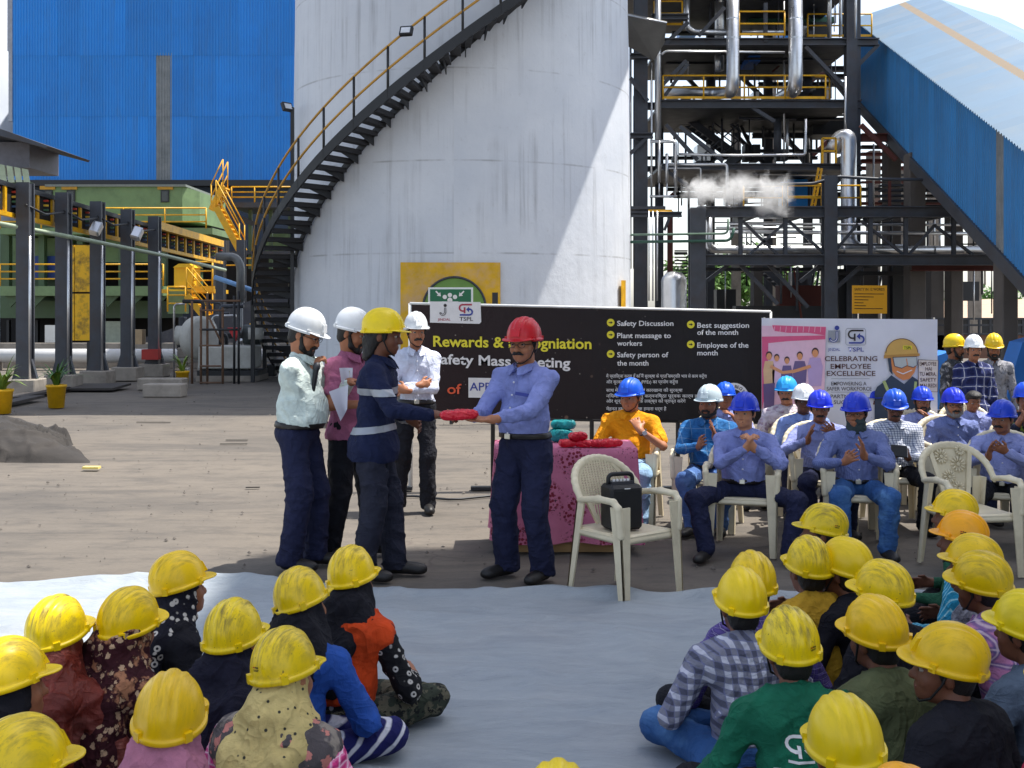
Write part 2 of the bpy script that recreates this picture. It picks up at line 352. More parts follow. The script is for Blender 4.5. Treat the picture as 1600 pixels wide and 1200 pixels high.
for ri, (z0, z1) in enumerate(rows[:2]):
    for k in gap:
        x0, x1 = k*shw, (k+1)*shw; sx0, sx1 = bx(244)-OX, bx(270)-OX
        for a, c, mt in ((x0, sx0, BLUE_SHEET), (sx0, sx1, STRIP), (sx1, x1, BLUE_SHEET)):
            if c-a > .05:
                o = link('rooflight_strip' if mt is STRIP else 'cladding_sheet', corrugated(c-a, z1-z0+.12, .13, .028), mt, bb); o.location = (a, -.012*ri, z0)
mb = MB(); mb.box((bx(463)-OX, -.05, bz(283)), (bx(470)-OX, -.03, bz(88))); mb.build('rooflight_strip', STRIP, bb)
mb = MB(); mb.box((0,.3,0),(x_total,14,bz(-95))); mb.build('shell', M('shed_inner', S(60,70,85), .8), bb)
mb = MB(); mb.box((-.2,-.25,bz(291)),(x_total+.1,.25,bz(282))); mb.build('eaves_beam', STEEL_BLK, bb)
mb = MB(); mb.box((-.16,-.08,bz(190)),(0,.1,bz(80))); mb.box((-.22,-.06,bz(80)),(0,.1,bz(-90))); mb.build('corner_trim', M('trim_grey', S(150,155,165), .5), bb)
SILO = M('silo_white', S(196,204,216), .7, 0, .08, 1)
mb = MB(); mb.lathe([(4,0),(4,26),(0,27.5)], (0,0,0), 40); o = mb.build('pale_silo', SILO, None, label='pale silo just visible at the far left edge beyond the blue shed', cat='silo'); o.location = (-28.6, 60, 0)
# ------------------------------------------------------------------ railings, stairs
def railing(parent, pts, h=1.0, mat=None, r=.022, post=1.2, mids=1, name='railing', kick=False, start=True):
    """railing following pts; posts as separate meshes under it"""
    mat = mat or YEL; mb = MB(); pts = [Vector(p) for p in pts]
    for lv in range(mids+1):
        zz = h*(1-lv/(mids+1)); mb.tube([p+Vector((0,0,zz)) for p in pts], r, 6)
    if kick:
        for a, c in zip(pts[:-1], pts[1:]): mb.beam(a+Vector((0,0,.045)), c+Vector((0,0,.045)), .01, .07)
    o = mb.build(name, mat, parent)
    for a, c in zip(pts[:-1], pts[1:]):
        n = max(1, int(round((c-a).length/post)))
        for k in range(n+1):
            if k == n and c is not pts[-1] and c != pts[-1]: continue
            p = a.lerp(c, k/n); q = MB(); q.tube([p, p+Vector((0,0,h))], r, 6); q.build('railing_post', mat, o if parent and parent.parent is None else parent)
    return o
def flight(parent, p0, p1, w, n, mat, tread_mat=None, rail=True, wdir=None):
    """straight stair from p0 to p1 (centre line)"""
    p0, p1 = Vector(p0), Vector(p1); d = p1-p0; side = Vector(wdir) if wdir else Vector((-d.y, d.x, 0)).normalized()
    for s_ in (-1, 1):
        mb = MB(); mb.beam(p0+side*s_*w/2, p1+side*s_*w/2, .05, .22); mb.build('stringer', mat, parent)
    hd = Vector((d.x, d.y, 0)).normalized()
    for k in range(n):
        c = p0+d*((k+.5)/n); mb = MB(); mb.beam(c-side*w/2, c+side*w/2, .24, .04); mb.build('tread', tread_mat or mat, parent)
    if rail:
        for s_ in (-1, 1): railing(parent, [p0+side*s_*w/2, p1+side*s_*w/2], .95, mat, .022, 1.2)
# ------------------------------------------------------------------ white tank with spiral stair
m, t, b = newmat('tank_white'); vec = coords(t, False); x, y, z = sep(t, vec)
ang = math_(t, 'ARCTAN2', x, y); cv = nd(t, 'ShaderNodeCombineXYZ'); lk(t, math_(t,'MULTIPLY',ang,4.6), cv.inputs[0]); lk(t, z, cv.inputs[1])
n1 = noise(t, cv.outputs[0], .5, 5); st = noise(t, scaled(t, cv.outputs[0], (3.2,.10,1)), 1.4, 5, .7); pat = noise(t, cv.outputs[0], .55, 3); fine = noise(t, cv.outputs[0], 5, 6, .7)
col = mixc(t, ramp(t, n1, .3, .7), S(222,225,230), S(204,209,217))
col = mixc(t, math_(t,'MULTIPLY', math_(t,'MULTIPLY', ramp(t, st, .50, .70), ramp(t, pat, .40, .60)), .5), col, S(120,120,122))
col = mixc(t, math_(t,'MULTIPLY', ramp(t, fine, .6, .78), .35), col, S(160,158,156))
sm = math_(t, 'MULTIPLY', stripes(t, z, .5, .016, .012), ramp(t, noise(t, cv.outputs[0], 1.2, 3), .42, .6)); col = mixc(t, math_(t,'MULTIPLY',sm,.6), col, S(140,140,140))
rust = math_(t,'MULTIPLY', ramp(t, noise(t, scaled(t, cv.outputs[0], (1,.5,1)), 3.5, 6, .75), .68, .78), .4); col = mixc(t, rust, col, S(130,105,90))
lk(t, col, b.inputs['Base Color']); b.inputs['Roughness'].default_value = .55; bump(t, b, math_(t,'ADD',n1,math_(t,'MULTIPLY',fine,.25)), .5, .06); TANKM = m
TC = Vector((-1.25, 29.0, 0)); TR = 4.15
tank = empty('storage_tank', TC, 0, 'huge weathered white cylindrical tank with a black spiral stair', 'tank')
nA, nZ = 144, 60; A, Zz = np.meshgrid(np.linspace(0, 2*np.pi, nA+1), np.linspace(0, 15, nZ), indexing='ij')
rr = TR+.02*fbm(np.cos(A)*4+9, np.sin(A)*4+9, Zz*.5, 3)+.10*(1-Zz/9)
v = np.stack([rr*np.sin(A), rr*np.cos(A), Zz], -1).reshape(-1,3); i = np.arange((nA+1)*nZ).reshape(nA+1,nZ)
link('tank_shell', np_mesh('tank_shell', v, np.stack([i[:-1,:-1],i[:-1,1:],i[1:,1:],i[1:,:-1]],-1).reshape(-1,4)), TANKM, tank)
def tp(phi, r, z): return Vector((r*math.sin(phi), -r*math.cos(phi), z))     # phi from the camera side, local
RO = TR+1.0; sl = 3.84/R(58)
def sz(phi): return 4.36+(phi-R(-44))*sl
ph = [R(a) for a in np.linspace(-112, 40, 70)]
mb = MB()
for a, c in zip(ph[:-1], ph[1:]): mb.beam(tp(a,RO,sz(a)), tp(c,RO,sz(c)), .05, .2)
mb.build('outer_stringer', STEEL_BLK, tank)
mb = MB()
for a, c in zip(ph[:-1], ph[1:]): mb.beam(tp(a,TR+.14,sz(a)-.05), tp(c,TR+.14,sz(c)-.05), .04, .14)
mb.build('inner_stringer', STEEL_BLK, tank)
TREADM = M('tread_grating', S(38,38,42), .7)
nst = int((sz(R(36))-.05)/.185)
for k in range(nst):
    zz = .1+k*.185; a = R(-44)+(zz-4.36)/sl
    da = .13/RO; V = [tp(a-da,TR+.12,zz),tp(a+da,TR+.12,zz),tp(a+da,RO,zz),tp(a-da,RO,zz)]
    mb = MB(); mb.slab(V, (0,0,-.10)); mb.build('tread', TREADM, tank)
    if k % 2 == 0:
        mb = MB(); mb.slab([tp(a-.004,TR+.10,zz-.05),tp(a-.004,RO-.1,zz-.05),tp(a-.004,TR+.10,zz-.30)], tp(a+.012,1,0)-tp(a-.012,1,0)); mb.build('tread_bracket', STEEL_BLK, tank)
RAILY = M('rail_ochre', S(200,150,60), .55, 0, .15, 4, dirt=S(110,80,50), damt=.5)
for hh in (1.0, .52):
    mb = MB(); mb.tube([tp(a,RO,sz(a)+hh) for a in ph], .026, 6); mb.build('handrail', RAILY, tank)
for k in range(0, 70, 4):
    a = ph[k]; mb = MB(); mb.tube([tp(a,RO,sz(a)-.1), tp(a,RO,sz(a)+1.0)], .028, 6); mb.build('rail_post', STEEL_BLK, tank)
for a_ in (-97, -80):   # support legs of the stair foot
    a = R(a_); mb = MB(); mb.beam(tp(a,RO,0), tp(a,RO,sz(a)), .09); mb.build('stair_leg', STEEL_BLK, tank)
mb = MB(); mb.beam(tp(R(-62),TR+.25,0), tp(R(-62),TR+.25,6.5), .08); mb.build('lamp_mast', STEEL_BLK, tank)
GLASSW = M('lamp_glass', (.75,.77,.8), .2)
def floodlight(p, rz, nm='floodlight'):
    o = MB().box((-.14,-.05,-.11),(.14,.05,.11), .015).build(nm, STEEL_BLK, tank); o.location = p; o.rotation_euler = (R(-25),0,rz)
    q = MB().box((-.10,-.056,-.075),(.10,-.051,.06)).build('lamp_glass', GLASSW, o)
floodlight(tp(R(-10.5),RO+.03,sz(R(-10.5))+.98), R(-15)); floodlight(tp(R(-62),TR+.38,6.5), R(50))
# painted hatch on the tank
def onface(px, py, r):
    x = (px-722)/F_PX*24.9; phi = math.asin(max(-1,min(1,x/r))); Zd = 29-r*math.cos(phi); phi = math.asin(max(-1,min(1,((px-800)/F_PX*Zd-TC.x)/r)))
    return tp(phi, r, CAM_H+(HOR-py)/F_PX*Zd), phi
def curved_patch(name, px0, px1, py0, py1, off, mat, n=14, d=.03):
    r = TR+.1; mb = MB(); V = []
    for k in range(n+1):
        px = px0+(px1-px0)*k/n; p, f = onface(px, py0, r+off); q, _ = onface(px, py1, r+off); q.z = max(q.z, 0)
        pi, _ = onface(px, py0, r+off-d); qi = Vector((pi.x, pi.y, q.z)); V += [p, q, pi, qi]
    Fs = []
    for k in range(n): a = k*4; c = a+4; Fs += [(a,a+1,c+1,c),(a,c,c+2,a+2),(a+1,a+3,c+3,c+1)]
    Fs += [(0,2,3,1),(n*4,n*4+1,n*4+3,n*4+2)]; mb.add(V, Fs, False); return mb.build(name, mat, tank)
HATCHY = M('hatch_yellow', S(222,172,20), .6, 0, .15, 3, dirt=S(206,170,140), damt=.9, dscale=1.3)
curved_patch('hatch_plate', 626, 782, 410, 640, .06, HATCHY)
r = TR+.1+.075; V = []
cpx, cpy, rad = 710, 482, 49
ring = [(cpx+rad*math.cos(a), cpy-rad*math.sin(a)) for a in np.linspace(0, 2*math.pi, 40, endpoint=False)]
mb = MB(); P = [onface(px, py, r)[0] for px, py in ring]; Q = [onface(px, py, r-.05)[0] for px, py in ring]; c0 = onface(cpx, cpy, r)[0]
mb.add(P+Q+[c0], [(k, (k+1)%40, 80) for k in range(40)]+[(k, 40+k, 40+(k+1)%40, (k+1)%40) for k in range(40)]); mb.build('manhole_cover', M('hatch_green', S(110,150,70), .6, 0, .15, 3), tank)
mb = MB(); mb.tube([p+Vector((0,-.01,0)) for p in P], .025, 6, closed=True); mb.build('manhole_rim', STEEL_DK, tank)
curved_patch('hazard_plate', 974, 982, 437, 520, .05, YEL, 3)
# ------------------------------------------------------------------ left plant: green machine house
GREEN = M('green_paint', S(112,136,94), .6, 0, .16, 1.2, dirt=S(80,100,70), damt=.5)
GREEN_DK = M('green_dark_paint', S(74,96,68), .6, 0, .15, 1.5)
DARK = M('dark_backdrop', S(30,28,28), .9, 0, .3, 1)  # near-black backdrop; its tone stands in for shaded voids behind the walkways
ZG = 44.0
def pb(mb, x0, x1, y0, y1, Z, d): """box from pixel bounds at depth Z, depth d"""; a = W(x0,y1,Z); c = W(x1,y0,Z); mb.box((a.x,Z,max(a.z,0)),(c.x,Z+d,c.z)); return mb
gh = empty('machine_house', (0,0,0), 0, 'green steel machine house with yellow walkways behind the columns', 'building')
pb(MB(),75,285,291,346,ZG,5).build('cabin', GREEN, gh)
mb = MB(); a0 = W(285,291,ZG); a1 = W(285,346,ZG); mb.slab([a1, a0, a0+Vector((.5,.6,-.15)), a1+Vector((.5,.6,0))], (0,4,0)); mb.build('cabin_corner', GREEN, gh)
pb(MB(),70,290,288,291.5,ZG-.1,5.2).build('cabin_roof', M('roof_grey', S(120,125,120), .6), gh)
for px in (62, 96, 246):
    s_ = pb(MB(),px,px+24,290.5,296,ZG-.06,.05).build('name_plate', M('plate_amber', S(190,140,40), .6), gh)
for px in (252, 105, 70): 
    f_ = pb(MB(),px-1,px+12,297,316,ZG-.05,.04).build('window', STEEL_BLK, gh); pb(MB(),px+1,px+10,299,314,ZG-.058,.006).build('pane', M('dark_glass', (.02,.025,.03), .1), f_)
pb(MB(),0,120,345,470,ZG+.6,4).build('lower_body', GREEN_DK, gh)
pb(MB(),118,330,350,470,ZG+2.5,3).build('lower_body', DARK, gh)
pb(MB(),0,332,356,366,ZG-1.2,4).build('walkway', GREEN, gh)
railing(gh, [W(0,357,ZG-1.2), W(322,357,ZG-1.2)], W(0,325,ZG-1.2).z-W(0,357,ZG-1.2).z, YEL, .03, 1.5, 2)
for px in (5, 60, 120, 185, 250, 305): pb(MB(),px,px+9,366,450,ZG-.6,.3).build('column', GREEN_DK, gh)
for px0, px1 in ((20,60),(70,112),(165,190),(205,232)): pb(MB(),px0,px1,372,410,ZG+.1,.5).build('side_panel', GREEN, gh)
pb(MB(),52,90,400,436,ZG-.2,.6).build('drive_unit', M('motor_blue', S(30,60,130), .5), gh)
pb(MB(),0,255,447,462,ZG-2.2,4).build('walkway', GREEN, gh)
railing(gh, [W(0,447,ZG-2.2), W(255,447,ZG-2.2)], W(0,413,ZG-2.2).z-W(0,447,ZG-2.2).z, YEL, .03, 1.2, 2)
for k in range(7):
    px = 8+k*38; mb = MB(); mb.slab([W(px,462,ZG-2), W(px+26,462,ZG-2), W(px+8,480,ZG-2)], (0,.1,0)); mb.build('bracket', GREEN_DK, gh)
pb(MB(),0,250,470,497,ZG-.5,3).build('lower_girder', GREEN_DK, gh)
pb(MB(),0,430,497,562,ZG+1,3).build('undercroft', DARK, gh)  # solid box coloured dark for the shaded void under the walkways
for k in range(6): pb(MB(),10+k*45,14+k*45,500,560,ZG+.2,.2).build('post', STEEL_BLK, gh)
pb(MB(),160,190,502,558,ZG-.5,.5).build('cubicle', M('cubicle_grey', S(170,180,165), .6), gh)
pb(MB(),70,88,508,535,ZG-.3,.4).build('gauge_box', GALV, gh)
YP = M('yellow_booth', S(232,184,20), .55, 0, .1, 2)
kb = MB(); pb(kb,272,302,418,450,ZG-4,.9); kb.slab([W(270,418,ZG-4.1), W(304,418,ZG-4.1), W(296,412,ZG-4.1), W(279,412,ZG-4.1)], (0,1.1,0)); kb.build('yellow_cubicle', YP, gh)
pb(MB(),250,335,452,458,ZG-4.2,2).build('landing', YEL, gh)
railing(gh, [W(302,452,ZG-4.2), W(332,452,ZG-4.2)], .95, YEL, .03, .7, 2)
flight(gh, W(335,452,ZG-4.4), W(300,452,ZG-4.4)+Vector((0,0,-.0)), .1, 1, YEL, None, False)
pb(MB(),262,290,455,490,ZG-4.5,.4).build('side_panel', GREEN, gh)
railing(gh, [W(262,487,ZG-4.7), W(290,487,ZG-4.7)], .85, YEL, .03, .6, 2)
flight(gh, W(328,500,ZG-4.8), W(296,462,ZG-4.8), .7, 7, YEL, None, True, (0,1,0))
# stair and platform between the house and the tank
flight(gh, W(378,392,ZG-3), W(342,325,ZG-3), .8, 9, YEL, None, True, (0,1,0))
flight(gh, W(334,330,ZG-2.4), W(352,292,ZG-2.4), .7, 6, YEL, None, True, (0,1,0))
pb(MB(),360,470,316,324,ZG-2,3).build('platform', STEEL_DK, gh)
railing(gh, [W(362,316,ZG-2), W(470,316,ZG-2)], W(0,292,ZG-2).z-W(0,316,ZG-2).z, YEL, .03, 1.0, 2)
for px in (388, 420, 450): pb(MB(),px,px+5,324,420,ZG-1,.2).build('column', GREEN_DK, gh)
pb(MB(),360,470,392,397,ZG-1.2,.3).build('beam', STEEL_DK, gh)
mb = MB(); mb.beam(W(356,332,ZG-1), W(425,362,ZG-1), .18); mb.build('brace', STEEL_DK, gh)
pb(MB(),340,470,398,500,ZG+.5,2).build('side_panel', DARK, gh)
pb(MB(),415,470,365,392,ZG,.5).build('side_panel', GREEN, gh)
railing(gh, [W(345,425,ZG-2), W(400,425,ZG-2)], .5, YEL, .03, .8, 1)
# shed roof at the left edge in front
pr = empty('lean_to_roof', (0,0,0), 0, 'dark lean-to roof jutting in at the left edge over pale glazing', 'roof')
mb = MB(); mb.slab([W(-60,190,30), W(0,201,30), W(75,228,30), W(72,231,30), W(0,212,30), W(-60,205,30)], (0,3,0)); mb.build('roof_slab', STEEL_DK, pr)
pb(MB(),-60,46,222,262,31,2).build('duct', M('duct_grey', S(110,110,120), .6), pr)
for k in range(4):
    mb = MB(); mb.slab([W(-2+k*12,256+k*2.3,30.5), W(7+k*12,258+k*2.3,30.5), W(10+k*12,285,30.5), W(1+k*12,285,30.5)], (0,.05,0)); mb.build('pane', M('pane_pale', S(176,190,160), .4), pr)
pb(MB(),-60,46,284,290,30.7,.3).build('sill_beam', GREEN_DK, pr)
# ------------------------------------------------------------------ row of crane-rail columns
rw = empty('cable_gantry', (0,0,0), 0, 'row of dark steel columns carrying a yellow cable gantry beside the green house', 'gantry')
cpts = []
for k in range(5):
    Z = 24+1.6*k; px = 1000-960.4*24/Z; cpts.append((px, Z))
cpts += [(345, 37.5), (377, 40)]
for k, (px, Z) in enumerate(cpts):
    x = (px-800)/F_PX*Z; top = 4.42-.05*k if k < 5 else CAM_H+(HOR-375)/F_PX*Z
    mb = MB(); mb.ibeam((x,Z,.3),(x,Z,top), .27, .3, .05, (0,1,0)); mb.beam((x,Z-.02,.3),(x,Z-.02,top-.02), .2, .2); mb.build('column', STEEL_DK, rw)
    if k < 5:
        mb = MB(); mb.box((x-.32,Z-.32,0),(x+.32,Z+.32,.34), .02); mb.build('plinth', CONC, rw)
        for sx in (-1,1): MB().slab([(x+sx*.14,Z-.05,.34),(x+sx*.26,Z-.05,.34),(x+sx*.14,Z-.05,.75)], (0,.1,0)).build('gusset', STEEL_DK, rw)
        mb = MB(); mb.tube([(x+.17,Z-.18,.35),(x+.17,Z-.18,3.3)], .03, 6); mb.build('conduit', GALV, rw)
g0, g1 = W(-60,268,22), W(345,386,37)
top_b = MB(); top_b.beam(g0+Vector((0,.1,.0)), g1+Vector((0,.1,0)), .12, .1); top_b.build('top_rail', STEEL_BLK, rw)
e0 = W(246,345,31)
mb = MB(); mb.beam(W(246,352,31), W(346,381,37), .16, .2); mb.build('end_rail', YEL, rw)
mb = MB(); mb.beam(g0+Vector((0,.1,-.62)), g1+Vector((0,.1,-.5)), .1, .09); mb.build('bottom_rail', YEL, rw)
mb = MB(); mb.beam(g0+Vector((0,.25,-.3)), g1+Vector((0,.25,-.26)), .04, .5); mb.build('back_plate', DARK, rw)
rn = random.Random(5)
RB = [M('bus_red', S(190,60,40), .5), M('bus_yellow', S(225,185,60), .5), M('bus_green', S(70,110,80), .5), M('bus_blue', S(50,80,120), .5)]
for k in range(44):
    tt = (k+.5)/44; p = g0.lerp(g1, tt)+Vector((0,.02,0)); hgt = .6-.1*tt
    if k % 2 == 0: mb = MB(); mb.beam(p, p+Vector((0,0,-hgt)), .09, .1, (0,1,0)); mb.build('gantry_post', YEL, rw)
    else:
        for j in range(4): q = p+Vector((0,0,-.12-.10*j)); mb = MB(); mb.box(q-Vector((.09,.03,.02)), q+Vector((.09,.03,.02))); mb.build('busbar_clip', RB[j], rw)
mb = MB(); mb.tube([W(-40,342,22.8), W(140,376,26), W(260,400,30), W(352,422,36)], .05, 8); mb.build('water_pipe', M('pipe_pale_green', S(150,165,140), .5), rw)
for (a, c) in ((0,1),(1,2),(2,3),(3,4)):
    p, q = cpts[a], cpts[c]; P1 = W(p[0],320+a*9,p[1]-.2); P2 = W(q[0],332+a*9,q[1]-.2); md = P1.lerp(P2,.5)-Vector((0,0,.12)); mb = MB(); mb.tube([P1, md, P2], .025, 6); mb.build('cable', STEEL_BLK, rw)
for k, (px, py) in enumerate(((150,357),(214,365))):
    o = MB().box((-.12,-.1,-.16),(.12,.1,.16), .03).build('floodlight', GALV, rw); o.location = W(px,py,cpts[2+k][1]-.35); o.rotation_euler = (R(-30),R(15),0)
mb = MB(); pb(mb,221,247,546,562,30,.25); mb.build('red_box', M('red_box_paint', S(170,50,45), .6), rw)
mb = MB(); pb(mb,205,222,515,538,30.2,.3); mb.build('valve_box', M('box_tan', S(185,160,125), .6), rw)
# yellow gate panels
yg = empty('panel_board', W(124,533,29.6), 0, 'bright yellow steel panel board with peeling black marks between two columns', 'panel')
yo = yg.location; PEEL = M('peeling_yellow', S(240,185,8), .5, 0, .06, 2, dirt=S(40,36,30), damt=1.0, dscale=3.2)
for (x0,x1,y0,y1) in ((107,116,383,456),(117,140,383,456),(107,116,459,532),(117,140,459,532)):
    a = W(x0,y1,29.6)-yo; c = W(x1,y0,29.6)-yo; mb = MB(); mb.box((a.x,0,a.z),(c.x,.06,c.z)); mb.build('panel', PEEL, yg)
a = W(106,534,29.65)-yo; c = W(141,382,29.65)-yo; mb = MB(); mb.box((a.x,.065,a.z),(c.x,.12,c.z)); mb.build('backing', DARK, yg)
mb = MB(); mb.box((a.x,.02,a.z-.9),(a.x+.08,.1,a.z)); mb.box((c.x-.08,.02,a.z-.9),(c.x,.1,a.z)); mb.build('leg', STEEL_BLK, yg)
# long white pipe
wp = MB().tube([(-18,33.5,.42),(-4.9,33.5,.42)], .2, 20).build('white_pipe', M('pipe_white', S(200,200,200), .5, 0, .06, 1.5, dirt=S(170,165,160), damt=.4), None, label='long thick white pipe lying low behind the column plinths', cat='pipe')
for k in range(7): MB().box((-17+k*2-.1,33.3,0),(-17+k*2+.1,33.7,.26)).build('saddle', CONC, wp)
MB().box((-22,34.6,0),(-5.0,34.9,.75)).build('kerb_wall', CONC, None, label='low concrete kerb wall behind the white pipe', cat='wall')
RAMP = M('ramp_concrete', S(78,78,84), .9, 0, .2, 1, dirt=S(120,118,116), damt=.5)
mb = MB(); mb.slab([(W(100,562,36).x,36,0), (W(470,562,36).x,36,0), W(470,446,36), W(430,456,36), W(250,520,36), W(100,562,36)], (0,.5,0)); mb.build('ramp_wall', RAMP, None, label='dark grey wedge-shaped ramp wall rising toward the tank stair', cat='wall')
mb = MB(); mb.tube([W(335,433,34), W(402,456,34)], .07, 8); mb.build('blue_pipe', M('pipe_blue', S(120,165,215), .5), None, label='short sloping pale blue pipe above the ramp wall', cat='pipe')
mb = MB(); mb.tube(bend([W(338,401,33), W(368,401,33), W(376,415,33), W(376,470,33)], .3), .12, 10); mb.tube([W(376,470,33), (W(376,470,33).x,33,0)], .07, 8)
mb.build('bent_duct', M('duct_weathered', S(120,122,122), .5, .3), None, label='grey bent duct hooking down beside the scaffold', cat='duct')
# scaffold
RUST = M('rust_tube', S(110,84,66), .8, 0, .2, 4)
sc_ = empty('pipe_scaffold', (0,0,0), 0, 'rusty tube scaffold frame with ladder rungs in front of the blower', 'scaffold')
Zs = 27.3
for px, top, mt in ((314,480,RUST),(324,458,RUST),(348,480,RUST),(366,462,STEEL_BLK),(373,455,STEEL_BLK),(300,470,RUST)):
    p = W(px,top,Zs+rn.uniform(-.2,.3)); MB().tube([(p.x,p.y,0),p], .03, 6).build('standard', mt, sc_)
for py in (485,515,540,572,598): MB().tube([W(312,py,Zs), W(350 if py<520 else 345,py,Zs)], .025, 6).build('rung', RUST, sc_)
MB().tube([W(316,470,Zs), W(376,470,Zs)], .03, 6).build('ledger', RUST, sc_); MB().tube([W(326,495,Zs), W(346,535,Zs)], .025, 6).build('brace', RUST, sc_)
MB().tube([W(316,515,Zs), W(374,515,Zs)], .03, 6).build('ledger', STEEL_BLK, sc_)
# blower set
LG = M('machine_grey', S(186,186,180), .55, 0, .12, 2, dirt=S(120,115,105), damt=.4)
bs = empty('blower', W(350,600,29), 0, 'pale grey blower set with round fan casing and motor on a plinth', 'blower'); B0 = bs.location.copy(); B0.z = 0; bs.location = B0
def bp(px, py, dz=0): return W(px,py,29+dz)-B0
mb = MB(); mb.lathe([(0,-.2),(.22,-.2),(.24,-.14),(.46,-.13),(.48,-.17),(.53,-.17),(.55,-.12),(.55,.12),(.45,.14),(0,.14)], (0,0,0), 28); o = mb.build('fan_casing', LG, bs); o.location = bp(312,528); o.rotation_euler = (R(90),0,R(60))
mb = MB(); mb.tube([bp(276,524), bp(305,524)], .24, 16); mb.build('inlet_pipe', LG, bs)
mb = MB(); mb.tube([bp(382,523,.1), bp(408,523,.1)], .26, 18); mb.tube([bp(372,523,.1), bp(383,523,.1)], .1, 10); mb.build('motor', M('motor_dark', S(60,66,66), .5), bs)
mb = MB(); mb.tube([bp(400,512,-.2), bp(400,530,-.2)], .2, 12); mb.build('motor_fan_cover', LG, bs)
a = bp(318,575); c = bp(402,540); MB().box((a.x,-.5,a.z),(c.x,.5,c.z), .03).build('base_box', LG, bs)
a = bp(318,603); c = bp(410,585); MB().box((a.x,-.7,0),(c.x,.7,c.z)).build('plinth', CONC, bs)
MB().box((a.x,-.6,c.z),(c.x,.6,bp(0,577).z)).build('skid', STEEL_BLK, bs)
mb = MB(); mb.slab([bp(355,512,-.3), bp(375,512,-.3), bp(367,533,-.3)], (0,.15,0)); mb.build('coupling_guard', M('guard_red', S(190,45,50), .5), bs)
# concrete blocks on the yard
for k, (px,py,w,h,lab) in enumerate(((254,609,1.02,.26,'grey concrete block lying behind the nearer one on the yard'),(258,620,.8,.27,'nearer grey concrete block lying on the yard by the gantry'))):
    p = G(px,py); o = MB().box((-w/2,-.2,0),(w/2,.2,h), .02).build('concrete_block', CONC, None, label=lab, cat='concrete block', group='concrete blocks on the yard'); o.location = p; o.rotation_euler = (0,0,R(-3))
# dark slabs standing in for the shadows on the ground near the columns
for k, (x0,y0,x1,y1) in enumerate(((0,626,110,612),(95,612,205,606),(-30,640,70,626))):
    a, c = G(x0,y0), G(x1,y1); mb = MB(); mb.slab([(a.x,a.y,.02),(c.x,a.y,.03),(c.x,c.y,.06),(a.x,c.y,.05)], (0,0,.05))
    mb.build('shade_slab', M('shade_dark', S(58,54,52), .8, 0, .2, 2), None, label=('dark slab painted as ground shade between the first two plinths','dark slab painted as ground shade by the middle plinths','dark slab painted as ground shade at the left edge by the plants')[k], cat='painted shade', group='painted shade slabs on the ground')
# potted plants
POT = M('pot_yellow', S(225,175,15), .5, 0, .1, 6, dirt=S(120,90,40), damt=.4); LEAF = M('leaf_green', S(104,130,50), .5, 0, .3, 5); LEAFD = M('leaf_dark', S(60,100,35), .5, 0, .3, 5)
def plant(px, py, h, lab, seed, leaf, n=26, pr_=.17):
    p = G(px,py); e = empty('potted_plant', p, 0, lab, 'plant', 'potted plants by the gantry'); q = random.Random(seed)
    mb = MB(); mb.lathe([(0,0),(pr_*.8,0),(pr_,h*.9),(pr_*1.08,h*.9),(pr_*1.08,h),(pr_*.95,h),(pr_*.9,h*.92),(0,h*.92)], (0,0,0), 18); mb.build('pot', POT, e)
    for k in range(n):
        a = q.uniform(0,6.28); L = q.uniform(.5,.95); out = q.uniform(.2,.7); w = q.uniform(.02,.04); d = Vector((math.cos(a),math.sin(a),0)); s_ = Vector((-d.y,d.x,0)); V = []
        for j in range(6):
            u_ = j/5; c = d*(.03+out*u_**1.6)+Vector((0,0,h*.9+L*(u_-.55*u_*u_*(out/.45)))); ww = w*(1-u_)**.6*(1 if j else .7); V += [c-s_*ww, c+s_*ww-Vector((0,0,.0))]
        mb = MB(); mb.add(V, [(2*j,2*j+1,2*j+3,2*j+2) for j in range(5)], True); mb.build('leaf', leaf, e)
plant(88,637,.42,'bushy spiky plant in a yellow bucket in front of the second column',1,LEAFD,34)
plant(4,646,.42,'light green plant in a yellow pot cut by the left edge',2,LEAF,30)
plant(285,604,.36,'small sparse plant in a yellow pot near the scaffold',3,LEAF,14,.15)
# covered heap, left
xs = np.linspace(-10.0,-4.8,170); ys = np.linspace(13.2,16.4,110); X, Y = np.meshgrid(xs, ys, indexing='ij')
prof = np.clip((-5.35-X+.5*vnoise(Y*1.1, X*0+3)-.42*(Y-14))/1.0, 0, 1)**.5*np.clip((Y-13.6+.35*vnoise(X*1.4, Y*0+7))/.6, 0, 1)**.5*np.clip((16.2-Y)/.8, 0, 1)
nr = lambda n, k: np.clip(1-np.abs(n)*k, 0, 1)**1.3
slope = np.clip(prof*4,0,1)*(1-prof)**.6
H = prof*(.43+.03*fbm(X*.5, Y*.5))+slope*(.15*nr(vnoise(X*1.7+Y*2.9, Y*.6+2), 9)+.12*nr(vnoise(X*2.6-Y*1.6, Y*1.1+5), 10)+.06*nr(vnoise(X*5.5+Y*3, Y*4+8), 8))+.02*prof*nr(vnoise(X*2.2+Y, Y*2.0+13), 8)-.03
heap = link('covered_heap', grid_mesh('covered_heap', X, Y, H), M('heap_cloth', S(52,48,45), .85, 0, .3, 2.0, .8, 9, dirt=S(30,28,27), damt=.75, dscale=1.2)); tag(heap, 'low mound under dusty black sheeting at the left', 'heap')
p = G(143,733); MB().box((-.09,-.05,.005),(.09,.05,.03)).build('paper_scrap', M('scrap_yellow', S(225,205,120), .7), None, label='small pale yellow scrap lying on the open yard', cat='scrap').location = p

